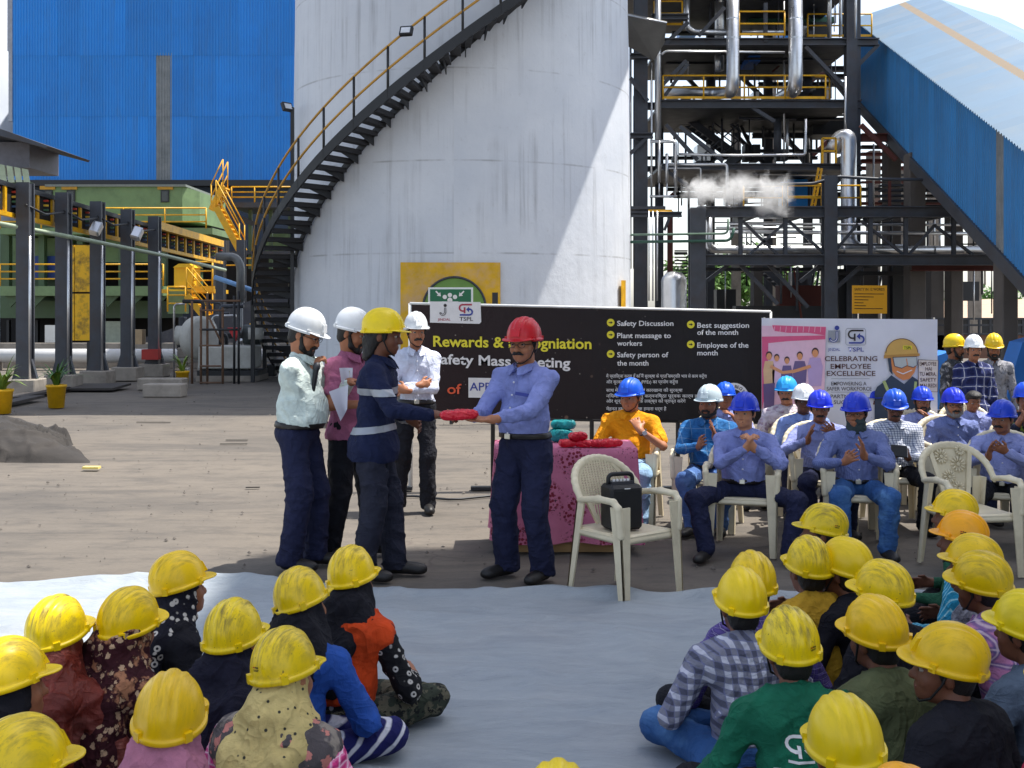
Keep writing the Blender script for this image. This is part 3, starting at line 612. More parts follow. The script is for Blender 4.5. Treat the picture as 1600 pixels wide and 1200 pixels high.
# loose grit and stones on the yard
q = np.random.RandomState(8); n = 1500; gx_ = q.uniform(-9,6,n); gy_ = 8.0+q.rand(n)**1.4*17; sz_ = .006+.014*q.rand(n)**3; keep = ~((gx_ < -5) & (gy_ > 13) & (gy_ < 17)); gx_, gy_, sz_ = gx_[keep], gy_[keep], sz_[keep]; n = len(gx_)
oc = np.array([(1,0,0),(0,1,0),(-1,0,0),(0,-1,0),(0,0,.8),(0,0,-.4)]); V = (oc[None]*(.7+.6*q.rand(n,6,1)))*sz_[:,None,None]+np.stack([gx_,gy_,sz_*.2],1)[:,None,:]; fc = np.array([(0,1,4),(1,2,4),(2,3,4),(3,0,4),(1,0,5),(2,1,5),(3,2,5),(0,3,5)]); Fq = (np.arange(n)[:,None,None]*6+fc[None]).reshape(-1,3)
tag(link('gravel', np_mesh('gravel', V.reshape(-1,3), Fq, False), M('grit', S(96,90,84), .9, 0, .4, 30)), 'loose grit and small stones scattered over the concrete yard', 'gravel', kind='stuff')
SCR = [M('scrap_dark', S(50,46,42), .9), M('scrap_pale', S(190,180,160), .8)]
for k, (px, py, w_, lab) in enumerate(((240,660,.55,'thin dark strip of debris lying farthest on the open yard'),(370,688,.30,'short dark debris strip left of the man in mint'),(365,694,.36,'second dark debris strip just below the shorter one'),(395,762,.14,'small dark debris scrap near the knees of the man in mint'))):
    o = MB().box((-w_/2,-.018,.0),(w_/2,.018,.008)).build('debris_strip', SCR[0], None, label=lab, cat='debris', group='debris on the yard'); o.location = G(px,py); o.rotation_euler = (0,0,R(-4+3*k))

# odd plant clutter between the gantry and the stair
cl = empty('pump_skid', W(395,600,31), 0, 'cluttered grey pump skid with small pipes left of the tank stair', 'pump'); c0_ = cl.location.copy(); c0_.z = 0; cl.location = c0_; qq = random.Random(4)
for k in range(16):
    px = qq.uniform(262,430); py = qq.uniform(500,585); w_ = qq.uniform(6,20); h_ = qq.uniform(8,24); a = W(px,py+h_/2,31+qq.uniform(-1,1.5))-c0_; c = W(px+w_,py-h_/2,a.y+c0_.y)-c0_; MB().box((a.x,a.y,max(a.z,.02)),(c.x,a.y+.3,c.z),.02).build('housing', qq.choice((LG,STEEL_DK,STEEL_BLK,CONC,GREEN_DK)), cl)
for k in range(12):
    px = qq.uniform(262,430); py = qq.uniform(470,560); p = W(px,py,30.5+qq.uniform(-1,1.5))-c0_; MB().tube(bend([(p.x,p.y,0),p,(p.x+qq.uniform(-.8,.8),p.y,p.z)],.12), qq.uniform(.02,.06), 8).build('pipe', qq.choice((GALV,STEEL_DK,STEEL_BLK,YEL)), cl)
# ------------------------------------------------------------------ deck and house added over the tank, out of the frame, to shade its face
mb = MB(); mb.box((-2.4,-8.3,15.2),(7.1,7,15.6)); mb.build('shade_deck', STEEL_DK, tank)
mb = MB(); mb.box((-2.0,-3,15.6),(6.6,6.5,22)); mb.build('shade_deck_house', BLUE_SHEET, tank)
# ------------------------------------------------------------------ process tower right of the tank
tw = empty('process_tower', (0,0,0), 0, 'dark steel process tower crowded with silver pipes right of the tank', 'tower')
def col_(px, yt, yb, Z, wpx, parent=tw, mat=STEEL_DK, name='column', d=None):
    a = W(px,yb,Z); c = W(px,yt,Z); w = wpx/F_PX*Z; MB().ibeam((a.x,Z,max(a.z,0)),(a.x,Z,c.z), w, d or w, w*.12, (0,1,0)).build(name, mat, parent)
def hb(x0, x1, py, Z, hpx, parent=tw, mat=STEEL_DK, name='beam', y2=None, d=.25):
    h = hpx/F_PX*Z; MB().ibeam(W(x0,py,Z), W(x1,py if y2 is None else y2,Z), d, h, .03).build(name, mat, parent)
def br(x0,y0,x1,y1,Z,wpx,parent=tw,mat=STEEL_DK,name='brace'):
    w = wpx/F_PX*Z; MB().beam(W(x0,y0,Z), W(x1,y1,Z), w*.8, w, (0,1,0)).build(name, mat, parent)
def pp(pts, wpx, Z=None, mat=GALV, parent=tw, r=None, name='pipe', n=12):
    P = [W(*p) if len(p) == 3 else W(p[0],p[1],Z) for p in pts]; rad = wpx/2/F_PX*P[0].y
    o = MB().tube(bend(P, r or rad*2.2, 5), rad, n).build(name, mat, parent)
    return o
def seams(o, pts, wpx, step=26):
    """cladding bands along a straight pipe run, as sub-parts"""
    a, c = W(*pts[0]), W(*pts[1]); L = (c-a).length; rad = wpx/2/F_PX*a.y; k = max(1, int(L/(step/F_PX*a.y)))
    for i in range(1, k):
        p = a.lerp(c, i/k); d = (c-a).normalized()*.02; MB().tube([p-d,p+d], rad*1.03, 12, False).build('cladding_band', GALV, o)
def deck(x0,x1,py,Z,depth,parent=tw,mat=STEEL_BLK,th=.08): a, c = W(x0,py,Z), W(x1,py,Z); MB().box((a.x,Z,a.z-th),(c.x,Z+depth,a.z)).build('deck', mat, parent)
ZT = 32.0
for px, yt, yb, w in ((1001,-60,600,20),(1329,-60,600,17),(1341,-60,480,6)): col_(px, yt, yb, ZT, w)
for px, Z in ((1030,37),(1110,38),(1200,38),(1262,37.5),(1330,38)): col_(px,-60,600,Z,12)
for px, Z in ((1150,42),(1205,43),(1290,42.5)): col_(px,-60,600,Z,13, mat=CONC, name='concrete_column')
for py, h in ((66,11),(163,13),(261,10)):
    hb(1034 if py != 163 else 1030,1372 if py == 66 else 1345,py,ZT,h); deck(1034,1345,py-h/2,ZT+.2,5.5)
    hb(1010,1345,py+3,37.2,h*.8)
hb(1018,1075,27,ZT,9); hb(985,1020,88,ZT-.3,8); hb(985,1020,212,ZT-.3,8); hb(990,1345,-25,ZT,12); deck(990,1345,-32,ZT,6)
for q in ((1075,35,1038,70),(1132,12,1092,56),(1258,73,1340,158),(1372,70,1338,105),(1072,95,1036,132),(1035,155,1075,100),(985,122,1012,158),(985,240,1012,214),(1196,5,1196,66),(1175,168,1210,190),(1040,195,1090,250),(1062,198,1130,252),(1035,262,1080,295)): br(*q, ZT if q[0] > 1020 else ZT-.3, 7)
for q in ((1110,170,1200,262),(1200,170,1262,262),(1262,75,1330,160),(1030,75,1110,160),(1110,75,1200,160),(1262,262,1200,330),(1330,262,1262,330)): br(*q, 38, 7)
BRK = M('red_oxide', S(96,52,46), .8, 0, .2, 2)
for q in ((1215,205,1262,250),(1250,140,1290,110),(1262,250,1300,215)): br(*q, 41, 8, mat=BRK)
# rear clutter: cross beams, trays and thin lines between the decks
rc = random.Random(11)
for py in (14,40,52,86,98,108,120,132,178,190,198,212,236,247,268,282,296,305):
    x0 = rc.uniform(1010,1060); x1 = rc.uniform(1230,1345)
    if 200 < py < 245: x0, x1 = 1175+rc.uniform(0,10), 1340
    if 112 < py < 150: x0, x1 = 1185, 1335
    hb(x0, x1, py, rc.uniform(35,41), rc.uniform(4,9), mat=rc.choice((STEEL_BLK,STEEL_DK,STEEL_BLK)), name='cross_beam')
for k in range(70):
    px = rc.uniform(1030,1340); y0 = rc.choice((-20,70,168,262)); y1 = y0+rc.uniform(40,110); Z = rc.uniform(33.5,41)
    pp([(px,y0),(px,y1)], rc.uniform(1.5,4), Z, rc.choice((STEEL_BLK,STEEL_DK,GALV,STEEL_DK)), n=6, name='riser')
for k in range(20):
    px = rc.uniform(1030,1290); py = rc.choice((75,90,175,186,270,284,300,315))+rc.uniform(-6,6); L = rc.uniform(40,140); Z = rc.uniform(33.5,40)
    pp([(px,py),(min(px+L,1340),py+rc.uniform(-3,3))], rc.uniform(2,5), Z, rc.choice((STEEL_BLK,STEEL_DK,GALV)), n=6, name='small_pipe')
BOXB = M('equipment_blue', S(30,95,180), .5, 0, .1, 2); VESS = M('vessel_dark', S(46,48,52), .5, .2, .2, 2)
for (x0,x1,y0,y1,Z,mt) in ((1060,1105,168,195,36,STEEL_BLK),(1120,1180,172,192,39,STEEL_BLK),(1225,1290,-40,60,39,BLUE_SHEET),(1222,1296,84,100,39,BLUE_SHEET),(1230,1262,280,322,35,BLUE_SHEET),(1215,1290,270,325,37,STEEL_BLK),(1170,1188,84,96,34,BOXB),(1225,1240,284,296,33,BOXB),(1040,1070,2,22,36,STEEL_BLK),(1080,1130,262,280,36,STEEL_BLK),(1270,1335,188,210,36,STEEL_BLK),(1065,1090,5,52,40,BLUE_SHEET)):
    pb(MB(),x0,x1,y0,y1,Z,1.2).build('equipment_box', mt, tw)
GRN = M('equipment_green', S(30,80,60), .5); pb(MB(),1170,1305,26,34,36,.4).build('cable_tray', GRN, tw)
for k in range(26):      # junction boxes, valves and trays on the decks
    px = rc.uniform(1035,1330); py = rc.choice((58,155,254,322))-rc.uniform(2,5); w_ = rc.uniform(5,22); h_ = rc.uniform(6,26); pb(MB(),px,px+w_,py-h_,py,rc.uniform(33.5,36.5),rc.uniform(.2,.8)).build('equipment_box', rc.choice((STEEL_BLK,STEEL_DK,VESS,STEEL_BLK,GALV)), tw)
for k in range(14):
    x0 = rc.uniform(1030,1300); y0 = rc.choice((70,168,266)); br(x0, y0, x0+rc.choice((-1,1))*rc.uniform(30,60), y0+rc.uniform(35,70), rc.uniform(35,40), rc.uniform(3,6), mat=rc.choice((STEEL_DK,STEEL_BLK,BRK)))
for k, (px, w_) in enumerate(((1360,16),(1385,10),(1410,14),(1455,12),(1520,14))): pb(MB(),px,px+w_,rc.uniform(240,320) if px > 1400 else 235,600,39+k,.5).build('concrete_column', CONC, tw)
for k in range(10):
    py = 230+k*11; hb(1345,1400+k*16,py,rc.uniform(36,41),rc.uniform(3,7),mat=rc.choice((STEEL_BLK,STEEL_DK,BRK)),name='cross_beam')
for k in range(16):
    px = rc.uniform(1350,1560); y0 = rc.uniform(330,345); pp([(px,y0),(px,y0+rc.uniform(50,140))], rc.uniform(1.5,4), rc.uniform(31,38), rc.choice((STEEL_BLK,STEEL_DK,GALV)), n=6, name='riser')
# big clad ducts
o = pp([(1145,-60,ZT-.6),(1145,143,ZT-.6),(1122,146,ZT+1.2),(1036,143,ZT+1.5)], 20, r=.38, n=20); seams(o, [(1145,-60,ZT-.6),(1145,120,ZT-.6)], 20)
o = pp([(1243,-60,ZT-.6),(1243,140,ZT-.6),(1222,152,ZT+1.5)], 22, r=.4, n=20); seams(o, [(1243,-60,ZT-.6),(1243,120,ZT-.6)], 22)
pp([(1073,-60,ZT+.5),(1073,42,ZT+.5),(1084,50,ZT+.5),(1137,51,ZT+.5)], 10, r=.2)
pp([(1160,50,ZT+.8),(1226,50,ZT+.8)], 7); pp([(1124,-60,34),(1124,110,34)], 15, n=16); pp([(1122,80,33.5),(1122,112,33.5)], 9)
pp([(1028,-60,ZT-.2),(1028,218,ZT-.2)], 10); pp([(1018,98,ZT-.2),(1018,330,ZT-.2)], 3.5, n=8); pp([(1034,85,ZT-.4),(1040,80,ZT-.4),(1226,82,ZT-.4)], 4, n=8)
for k, px in enumerate((1030,1042,1055)):
    pp([(px,220+k*20,ZT-.6),(px,285,ZT-.6)], 5, n=8); pp([(px,285,ZT-.6),(px,306,ZT-.6)], 2.5, n=6)
pp([(1016,221,ZT-.6),(1056,221,ZT-.6),(1056,300,ZT-.6)], 5, n=8); pp([(1015,307,ZT-.6),(1058,307,ZT-.6)], 4, n=8)
pp([(1045,257,ZT-.5),(1136,257,ZT-.5),(1136,330,ZT-.5)], 5, n=8); pp([(1045,263,ZT-.3),(1095,263,ZT-.3),(1095,290,ZT-.3)], 3, n=8)
pp([(1060,241,ZT-.5),(1150,243,ZT-.5),(1258,242,ZT-.5),(1259,186,ZT-.5)], 4.5, n=8)
pp([(1225,-60,34),(1225,330,34)], 3, n=6); pp([(1296,-60,33),(1296,60,33)], 7, n=10); pp([(1313,-60,33),(1313,55,33)], 5, n=8); pp([(1337,-60,ZT-.3),(1337,60,ZT-.3)], 4, n=8)
pp([(1321,120,ZT-.4),(1321,212,ZT-.4)], 4, n=8); pp([(1215,185,33),(1215,245,33)], 12, n=14, mat=STEEL_DK); pp([(1230,186,33),(1230,245,33)], 5, n=8)
o = pp([(1302,236,ZT-.8),(1310,216,ZT-.8),(1326,212,ZT-1),(1326,310,ZT-1),(1326,382,ZT-1.6),(1345,394,ZT-1.6),(1420,394,ZT-1.6)], 24, r=.32, n=20); seams(o, [(1326,225,ZT-1),(1326,372,ZT-1)], 24, 40)
for px, y0, y1 in ((985,60,420),(991,150,420),(1010,300,420)): pp([(px,y0),(px,y1)], 4, ZT+.3, n=6)
# railings of the tower
def rl(x0,x1,y0,hpx,Z,post=1.0,mids=1,mat=None,parent=tw,kick=True,y1=None): railing(parent, [W(x0,y0,Z), W(x1,y0 if y1 is None else y1,Z)], hpx/F_PX*Z, mat or YEL, .024, post, mids, kick=kick)
rl(1036,1290,155,37,ZT-.15); rl(1155,1226,56,38,ZT-.15); rl(1262,1362,58,36,ZT+1.5,1.2); rl(1022,1066,40,38,ZT+.3); rl(1162,1345,328,38,ZT-2.5); rl(1215,1296,158,38,38)
# folded stair frames
flight(tw, W(1072,188,36), W(1150,246,36), .7, 9, STEEL_DK, None, True, (0,1,0)); flight(tw, W(1150,246,35), W(1100,290,35), .7, 7, STEEL_DK, None, True, (0,1,0))
flight(tw, W(1230,455,37), W(1170,400,37), .7, 9, STEEL_DK, None, True, (0,1,0))
# ladder cage, yellow
lc = MB()
for px in (1285,1306): lc.beam(W(px,255,ZT-1.2), W(px,216,ZT-1.2), .05, .05, (0,1,0))
lc.beam(W(1285,216,ZT-1.2), W(1306,216,ZT-1.2), .05); lc.beam(W(1285,236,ZT-1.2), W(1306,236,ZT-1.2), .05); lc.build('ladder_gate', YEL, tw)
mb = MB(); mb.beam(W(1268,322,ZT-2), W(1279,262,ZT-2), .05); mb.beam(W(1273,323,ZT-2), W(1284,263,ZT-2), .05)
for k in range(8): mb.beam(W(1268+k*1.5,318-k*7.5,ZT-2), W(1274+k*1.5,318-k*7.5,ZT-2), .03)
mb.build('ladder', YEL, tw)
# corrugated canopy and lower vessel by the tank edge
mb = MB(); mb.slab([W(978,22,30), W(1042,36,30), W(1038,68,30.6), W(1022,95,31), W(980,72,31)], (0,.03,.05)); mb.build('canopy', M('canopy_sheet', S(110,108,104), .6, .2, .2, 2), tw)
pp([(1042,36),(980,23)], 3, 29.9, n=6)
deck(985,1040,322,ZT-1.2,2, mat=STEEL_DK); rl(1013,1050,332,1,ZT-1.2,1,0); hb(985,1065,335,ZT-1.3,8)
br(1048,335,1038,360,ZT-1.3,5)
mb = MB(); c = W(1053,480,30); rv = 20/F_PX*30; zt = W(1053,432,30).z
mb.lathe([(rv,0),(rv,zt-.12),(rv*.93,zt-.03),(rv*.6,zt+.1),(.05,zt+.13)], (c.x,30,0), 24); mb.build('vessel', GALV, tw)
for px in (1014,1020,1027): pp([(px,330),(px,470)], 2.5, 30.5, n=6)
col_(1047,330,600,33,8,mat=BRK); hb(1054,1073,395,36,2,name='louvre')
for k in range(8): hb(1054,1074,392+k*5,36.5,2.2,name='louvre',d=.1)
# ------------------------------------------------------------------ pipe rack in front
PIERC = M('pier_dark', S(92,88,86), .9, 0, .15, 2)
rk = empty('pipe_rack', (0,0,0), 0, 'dark steel pipe rack on thick posts running right behind the banners', 'pipe rack')
ZR = 28.5
col_(1089,325,600,ZR,24,rk); col_(1296,275,600,ZR,20,rk); 
hb(1090,1620,331,ZR,17,rk); hb(1090,1620,406,ZR,17,rk); hb(1090,1620,331,ZR+3,14,rk); hb(1090,1620,406,ZR+3,14,rk)
for px in (1157,1227,1360,1415,1490): col_(px,338,400,ZR+.05,6,rk,name='hanger')
for q in ((1160,345,1215,398),(1230,345,1170,398),(1232,345,1290,398),(1300,398,1340,350),(1345,345,1412,398),(1420,398,1460,352),(1460,352,1520,398)): br(*q, ZR+.1, 5, rk)
for q in ((1096,445,1140,412),(1200,412,1262,480),(1155,412,1215,475),(1300,455,1350,412),(1250,440,1285,412)): br(*q, ZR+.3, 7, rk)
for k in range(7): MB().beam(W(1110+k*75,331,ZR), W(1110+k*75,331,ZR)+Vector((0,3,0)), .14, .2).build('tie', STEEL_BLK, rk); MB().beam(W(1110+k*75,406,ZR), W(1110+k*75,406,ZR)+Vector((0,3,0)), .14, .2).build('tie', STEEL_BLK, rk)
o = pp([(1107,335,ZR+.6),(1107,385,ZR+.6),(1116,390,ZR+.7),(1620,391,ZR+.7)], 13, r=.25, parent=rk, n=16); seams(o, [(1130,390,ZR+.7),(1600,391,ZR+.7)], 13, 44)
pp([(1140,362,ZR+1),(1620,366,ZR+1)], 6, parent=rk); pp([(1140,350,ZR+1.6),(1620,352,ZR+1.6)], 4, parent=rk); pp([(1170,398,ZR+1.6),(1620,398,ZR+1.6)], 7, parent=rk, mat=STEEL_DK)
PGR = M('pipe_sage', S(96,120,104), .5); PGD = M('pipe_dark_green', S(44,84,70), .5)
pp([(985,367,ZR-.3),(1137,365,ZR-.3),(1138,342,ZR-.3)], 3.5, parent=rk, mat=PGR, n=8, r=.12); pp([(985,378,ZR-.3),(1142,376,ZR-.3),(1147,356,ZR-.3)], 4.5, parent=rk, mat=PGD, n=8, r=.15)
pp([(1162,289,ZR),(1270,287,ZR),(1310,276,ZR),(1380,280,ZR),(1620,283,ZR)], 5, parent=rk, mat=STEEL_DK, n=8)
for px in (1157,1227,1296,1360): col_(px,286,326,ZR,6,rk,name='rail_stanchion')
rl(1230,1292,326,38,ZR+.2,1.2,1,None,rk,False)
for k in range(5): hb(1375,1620,290+k*8,ZR+2,3,rk,name='louvre',d=.3)
for px in (1390,1440,1500,1560): col_(px,282,330,ZR+1.5,4,rk,mat=BRK,name='louvre_post')
for (x0,x1,y0,y1,Z,mt) in ((1218,1290,446,478,33,BRK),(1120,1150,452,490,34,STEEL_BLK),(1238,1262,425,448,33.5,STEEL_DK),(1310,1330,420,600,32,STEEL_BLK),(1350,1372,415,600,33,PIERC),(1395,1412,415,600,32.5,STEEL_BLK),(1455,1475,412,600,34,PIERC),(1300,1420,424,430,31,STEEL_BLK),(1100,1290,418,423,32,STEEL_BLK),(1178,1192,410,600,33,PIERC),(1150,1300,478,500,31.5,STEEL_BLK),(1500,1530,440,470,36,STEEL_BLK)): pb(MB(),x0,x1,y0,y1,Z,.5).build('equipment_box', mt, rk)
for k in range(22):
    px = rc.uniform(1100,1560); y0 = rc.uniform(410,425); pp([(px,y0),(px+rc.choice((0,0,12,-12)),y0+rc.uniform(30,85))], rc.uniform(1.5,4), rc.uniform(30,36), rc.choice((STEEL_BLK,STEEL_DK,GALV,BRK)), parent=rk, n=6, name='riser')
for k in range(14):
    x0 = rc.uniform(1100,1500); y0 = rc.uniform(338,402); pp([(x0,y0),(x0+rc.uniform(50,160),y0)], rc.uniform(2,5), rc.uniform(29.2,31.2), rc.choice((STEEL_BLK,STEEL_DK,GALV)), parent=rk, n=6, name='small_pipe')
# ------------------------------------------------------------------ inclined conveyor gallery on concrete piers
GAL = empty('conveyor_gallery', (0,0,0), 0, 'long blue corrugated conveyor gallery sloping down to the right on concrete piers', 'conveyor')
SIDE = M('blue_sheet_side', S(40,126,188), .5, 0, .1, .8, .05, 3, dirt=S(26,92,150), damt=.4, dscale=.6, rv=.2, streak=S(60,90,120))
ROOFB = M('blue_sheet_roof', S(84,118,146), .55, 0, .10, .6, .05, 3, dirt=S(116,128,136), damt=.5, dscale=.5, rv=.14)
# gallery axis: far high end to near low end; side wall faces the camera, roof slopes away
A0, A1 = W(1340,31,36), W(1340,31,36).lerp(W(1600,229,22), 1.36)      # eaves line (top of side wall)
Lg = (A1-A0).length; ax = (A1-A0).normalized(); hz = Vector((ax.x, ax.y, 0)).normalized(); away = Vector((-hz.y, hz.x, 0)); away = away if away.x > 0 else -away
hs = 2.47; npan = 44
for k in range(npan):
    p = A0+ax*(Lg*k/npan); q = A0+ax*(Lg*(k+1)/npan); isr = (k in (29,))
    mb = MB(); ribs = 3; V = []; 
    for j in range(ribs*3+1):
        tt = j/(ribs*3); c = p.lerp(q, tt); off = away*(-.045 if j % 3 == 1 else (-.045 if j % 3 == 2 else 0)); hh_ = hs if k > 2 else hs
        V += [c+off, c+off-Vector((0,0,hh_))]
    mb.add(V, [(2*j,2*j+1,2*j+3,2*j+2) for j in range(ribs*3)]); mb.build('side_sheet', STRIP if isr else SIDE, GAL)
    # roof sheets
    up = (away*.955+Vector((0,0,.30))); rwid = 2.3
    for (w0, w1, mt) in ((-.15,1.3,ROOFB),(1.3,1.52,M('roof_rooflight', S(140,124,104), .7, 0, .1, 2)),(1.52,rwid,ROOFB)):
        V = []
        for j in range(7):
            tt = j/6; c = p.lerp(q, tt)+Vector((0,0,.04+(.055 if j % 2 else 0))); V += [c+up*w0, c+up*w1]
        mb = MB(); mb.add(V, [(2*j,2*j+2,2*j+3,2*j+1) for j in range(6)]); mb.build('roof_sheet', mt, GAL)
B_ = MB(); a, c = A0-Vector((0,0,hs)), A1-Vector((0,0,hs)); B_.add([a,c,c+away*4.2,a+away*4.2], [(0,1,2,3)]); B_.build('floor', STEEL_BLK, GAL)
B_ = MB(); a, c = A0+away*4.2, A1+away*4.2; dn = Vector((0,0,-hs)); B_.add([a,c,c+dn,a+dn], [(0,1,2,3)]); B_.build('far_wall', SIDE, GAL)
B_ = MB(); rg = away*2.2+Vector((0,0,.72)); B_.add([A0+rg,A1+rg,A1+away*4.3,A0+away*4.3], [(0,1,2,3)]); B_.build('far_roof_slope', ROOFB, GAL)
B_ = MB(); B_.add([A1,A1+dn,A1+away*4.2+dn,A1+away*4.2,A1+rg], [(0,1,2,3,4)]); B_.build('end_wall', SIDE, GAL)
MB().beam(A0+ax*.0-Vector((0,0,hs+.12)), A1-Vector((0,0,hs+.12)), .2, .3).build('edge_girder', STEEL_DK, GAL)
PIER = M('pier_concrete', S(98,92,88), .9, 0, .15, 2, .3, 20)
for px, yt, Z, wd in ((1429,240,29.9,.42),(1571,390,24.1,.32),(1393,230,33,.4),(1490,330,32,.35)):
    a = W(px,yt,Z); MB().box((a.x-wd/2,Z-.25,0),(a.x+wd/2,Z+.25,a.z), .02).build('pier', PIER, GAL)
hb(1425,1570,417,29.3,13,GAL,BRK); br(1600,425,1583,450,24,4,GAL); br(1345,195,1400,250,31,8,GAL,BRK); hb(1345,1425,215,32,12,GAL,BRK)
for px in (1365,1385,1405): pp([(px,225),(px,330)], 3, 33, parent=GAL, n=6)
# notice board with the safety words
sb = empty('notice_board', W(1359,492,26.5), 0, 'yellow notice board of safety lines on the rack beside a dark post', 'notice board'); so = sb.location
SIGNY = M('sign_amber', S(226,160,20), .55, 0, .05, 2); SIGNT = M('sign_ink', S(70,50,20), .7)
a = W(1332,490,26.5)-so; c = W(1386,446,26.5)-so; MB().box((a.x,0,a.z),(c.x,.04,c.z)).build('board', SIGNY, sb)
for sx in (a.x+.05, c.x-.05): MB().beam((sx,.07,-so.z),(sx,.07,c.z), .06).build('post', STEEL_DK, sb)
# ------------------------------------------------------------------ far right: shed roof, railing wall, trees
FARR = M('far_roof', S(176,150,128), .8, 0, .12, 2, .2, 6)
fs_ = empty('far_shed', (0,0,0), 0, 'low far shed with tan corrugated roof at the right', 'shed')
for k in range(8):
    x0 = 1440+k*28; mb = MB(); mb.add([W(x0,497,60),W(x0+27.5,497,60),W(x0+27.5,466+1.0*abs(k-4),66),W(x0,467+1.0*abs(k-4),66)],[(0,1,2,3)]); mb.build('roof_sheet', FARR, fs_)
pb(MB(),1440,1664,497,550,60.5,4).build('wall', STEEL_BLK, fs_)
fw = empty('railing_wall', (0,0,0), 0, 'dark railing on a low brick parapet behind the men at the right', 'railing')
pb(MB(),1440,1660,523,560,34,.4).build('parapet', M('parapet_brick', S(120,90,78), .9, 0, .2, 5), fw)
for py in (498,508,522): hb(1440,1660,py,34,3,fw,STEEL_DK,'rail',d=.08)
for k in range(13): col_(1445+k*17,497,525,34,3.2,fw,STEEL_DK,'post')
TENT = M('blue_tent', S(50,120,200), .6, 0, .1, 2)
for k, (pts, lab) in enumerate((([(1572,629,22),(1580,590,22),(1598,535,22),(1650,520,22),(1650,629,22)], 'bright blue tarpaulin hung at the right edge behind the standing men'),([(1464,640,20),(1464,556,20),(1486,549,20),(1500,560,20),(1500,640,20)], 'small blue sheet showing left of the standing men'))):
    mb = MB(); P = [W(*p) for p in pts]; mb.slab(P, (0,.6,0)); mb.build('blue_sheet', TENT, None, label=lab, cat='tarpaulin')
LF = M('tree_leaf', S(86,122,48), .6, 0, .45, .8); TRK = M('bark', S(70,55,45), .9)
def tree(x, Y, h, rad, seed, lab, n=1500):
    e = empty('tree', (x,Y,0), 0, lab, 'tree', 'trees beyond the plant'); q = np.random.RandomState(seed)
    mb = MB(); mb.tube([(0,0,0),(.1,0,h*.35),(0,.1,h*.7)], [rad*.09,rad*.06,rad*.03], 8)
    for k in range(7):
        a = k*.9; mb.tube([(0,0,h*(.3+.05*k)),(math.cos(a)*rad*.3,math.sin(a)*rad*.3,h*(.48+.05*k)),(math.cos(a)*rad*.65,math.sin(a)*rad*.65,h*(.55+.05*k))], [rad*.035,rad*.02,rad*.01], 5)
    mb.build('trunk', TRK, e)
    cl = q.normal(size=(34,3)); cl /= np.linalg.norm(cl,axis=1)[:,None]; cl = cl*(q.rand(34,1)**.4)*np.array([rad,rad,h*.36])+np.array([0,0,h*.62])
    c = cl[q.randint(0,34,n)]+q.normal(size=(n,3))*rad*.17; s = rad*.036*(.6+q.rand(n,1)); u = q.normal(size=(n,3)); u /= np.linalg.norm(u,axis=1)[:,None]; w = np.cross(u, q.normal(size=(n,3))); w /= np.linalg.norm(w,axis=1)[:,None]
    v = np.stack([c-u*s*1.4, c+w*s*.7, c+u*s*1.4, c-w*s*.7],1).reshape(-1,3); f = np.arange(n*4).reshape(n,4)
    link('crown', np_mesh('crown', v, f, False), LF, e)
tree(W(1130,0,80).x, 80, 5.2, 3.6, 1, 'leafy green tree seen under the rack above the black banner', 7000)
tree(W(1215,0,84).x, 84, 5.0, 3.2, 2, 'second leafy tree under the rack, right of the first', 6000)
tree(W(1540,0,75).x, 75, 2.6, 3.4, 3, 'low tree behind the railing at the far right', 4000)
# ------------------------------------------------------------------ steam leaking above the rack
m = bpy.data.materials.new('steam'); m.use_nodes = True; t = m.node_tree; t.nodes.clear()
out = nd(t, 'ShaderNodeOutputMaterial'); pv = nd(t, 'ShaderNodeVolumePrincipled'); pv.inputs['Color'].default_value = (1,1,1,1); pv.inputs['Anisotropy'].default_value = .3
vec = coords(t, False); x, y, z = sep(t, vec)
dn_ = noise(t, vec, 2.8, 9, .7, 1.0); lmp = None
def blob(cx, cz, rx, rz):
    a = math_(t,'DIVIDE',math_(t,'SUBTRACT',x,cx),rx); c = math_(t,'DIVIDE',math_(t,'SUBTRACT',z,cz),rz); e = math_(t,'DIVIDE',y,.42)
    return math_(t,'SUBTRACT',1.0,math_(t,'SQRT',math_(t,'ADD',math_(t,'ADD',math_(t,'MULTIPLY',a,a),math_(t,'MULTIPLY',c,c)),math_(t,'MULTIPLY',e,e))))
sh = math_(t,'MAXIMUM',math_(t,'MAXIMUM',blob(-.75,.02,.65,.4),blob(.0,.16,.75,.36)),math_(t,'MAXIMUM',blob(.8,-.1,.6,.6),blob(-.15,-.02,.9,.3)))
den = math_(t,'MULTIPLY',ramp(t, math_(t,'ADD',sh,math_(t,'MULTIPLY',math_(t,'SUBTRACT',dn_,.5),3.2)),.10,1.2),5.0)
lk(t, den, pv.inputs['Density']); lk(t, pv.outputs[0], out.inputs['Volume'])
st_ = MB().box((-1.35,-.6,-.6),(1.35,.6,.65)).build('steam', m, None); st_.location = W(1152,300,ZR-1.2); tag(st_, 'white puff of steam drifting over the pipe rack', 'steam', kind='stuff')
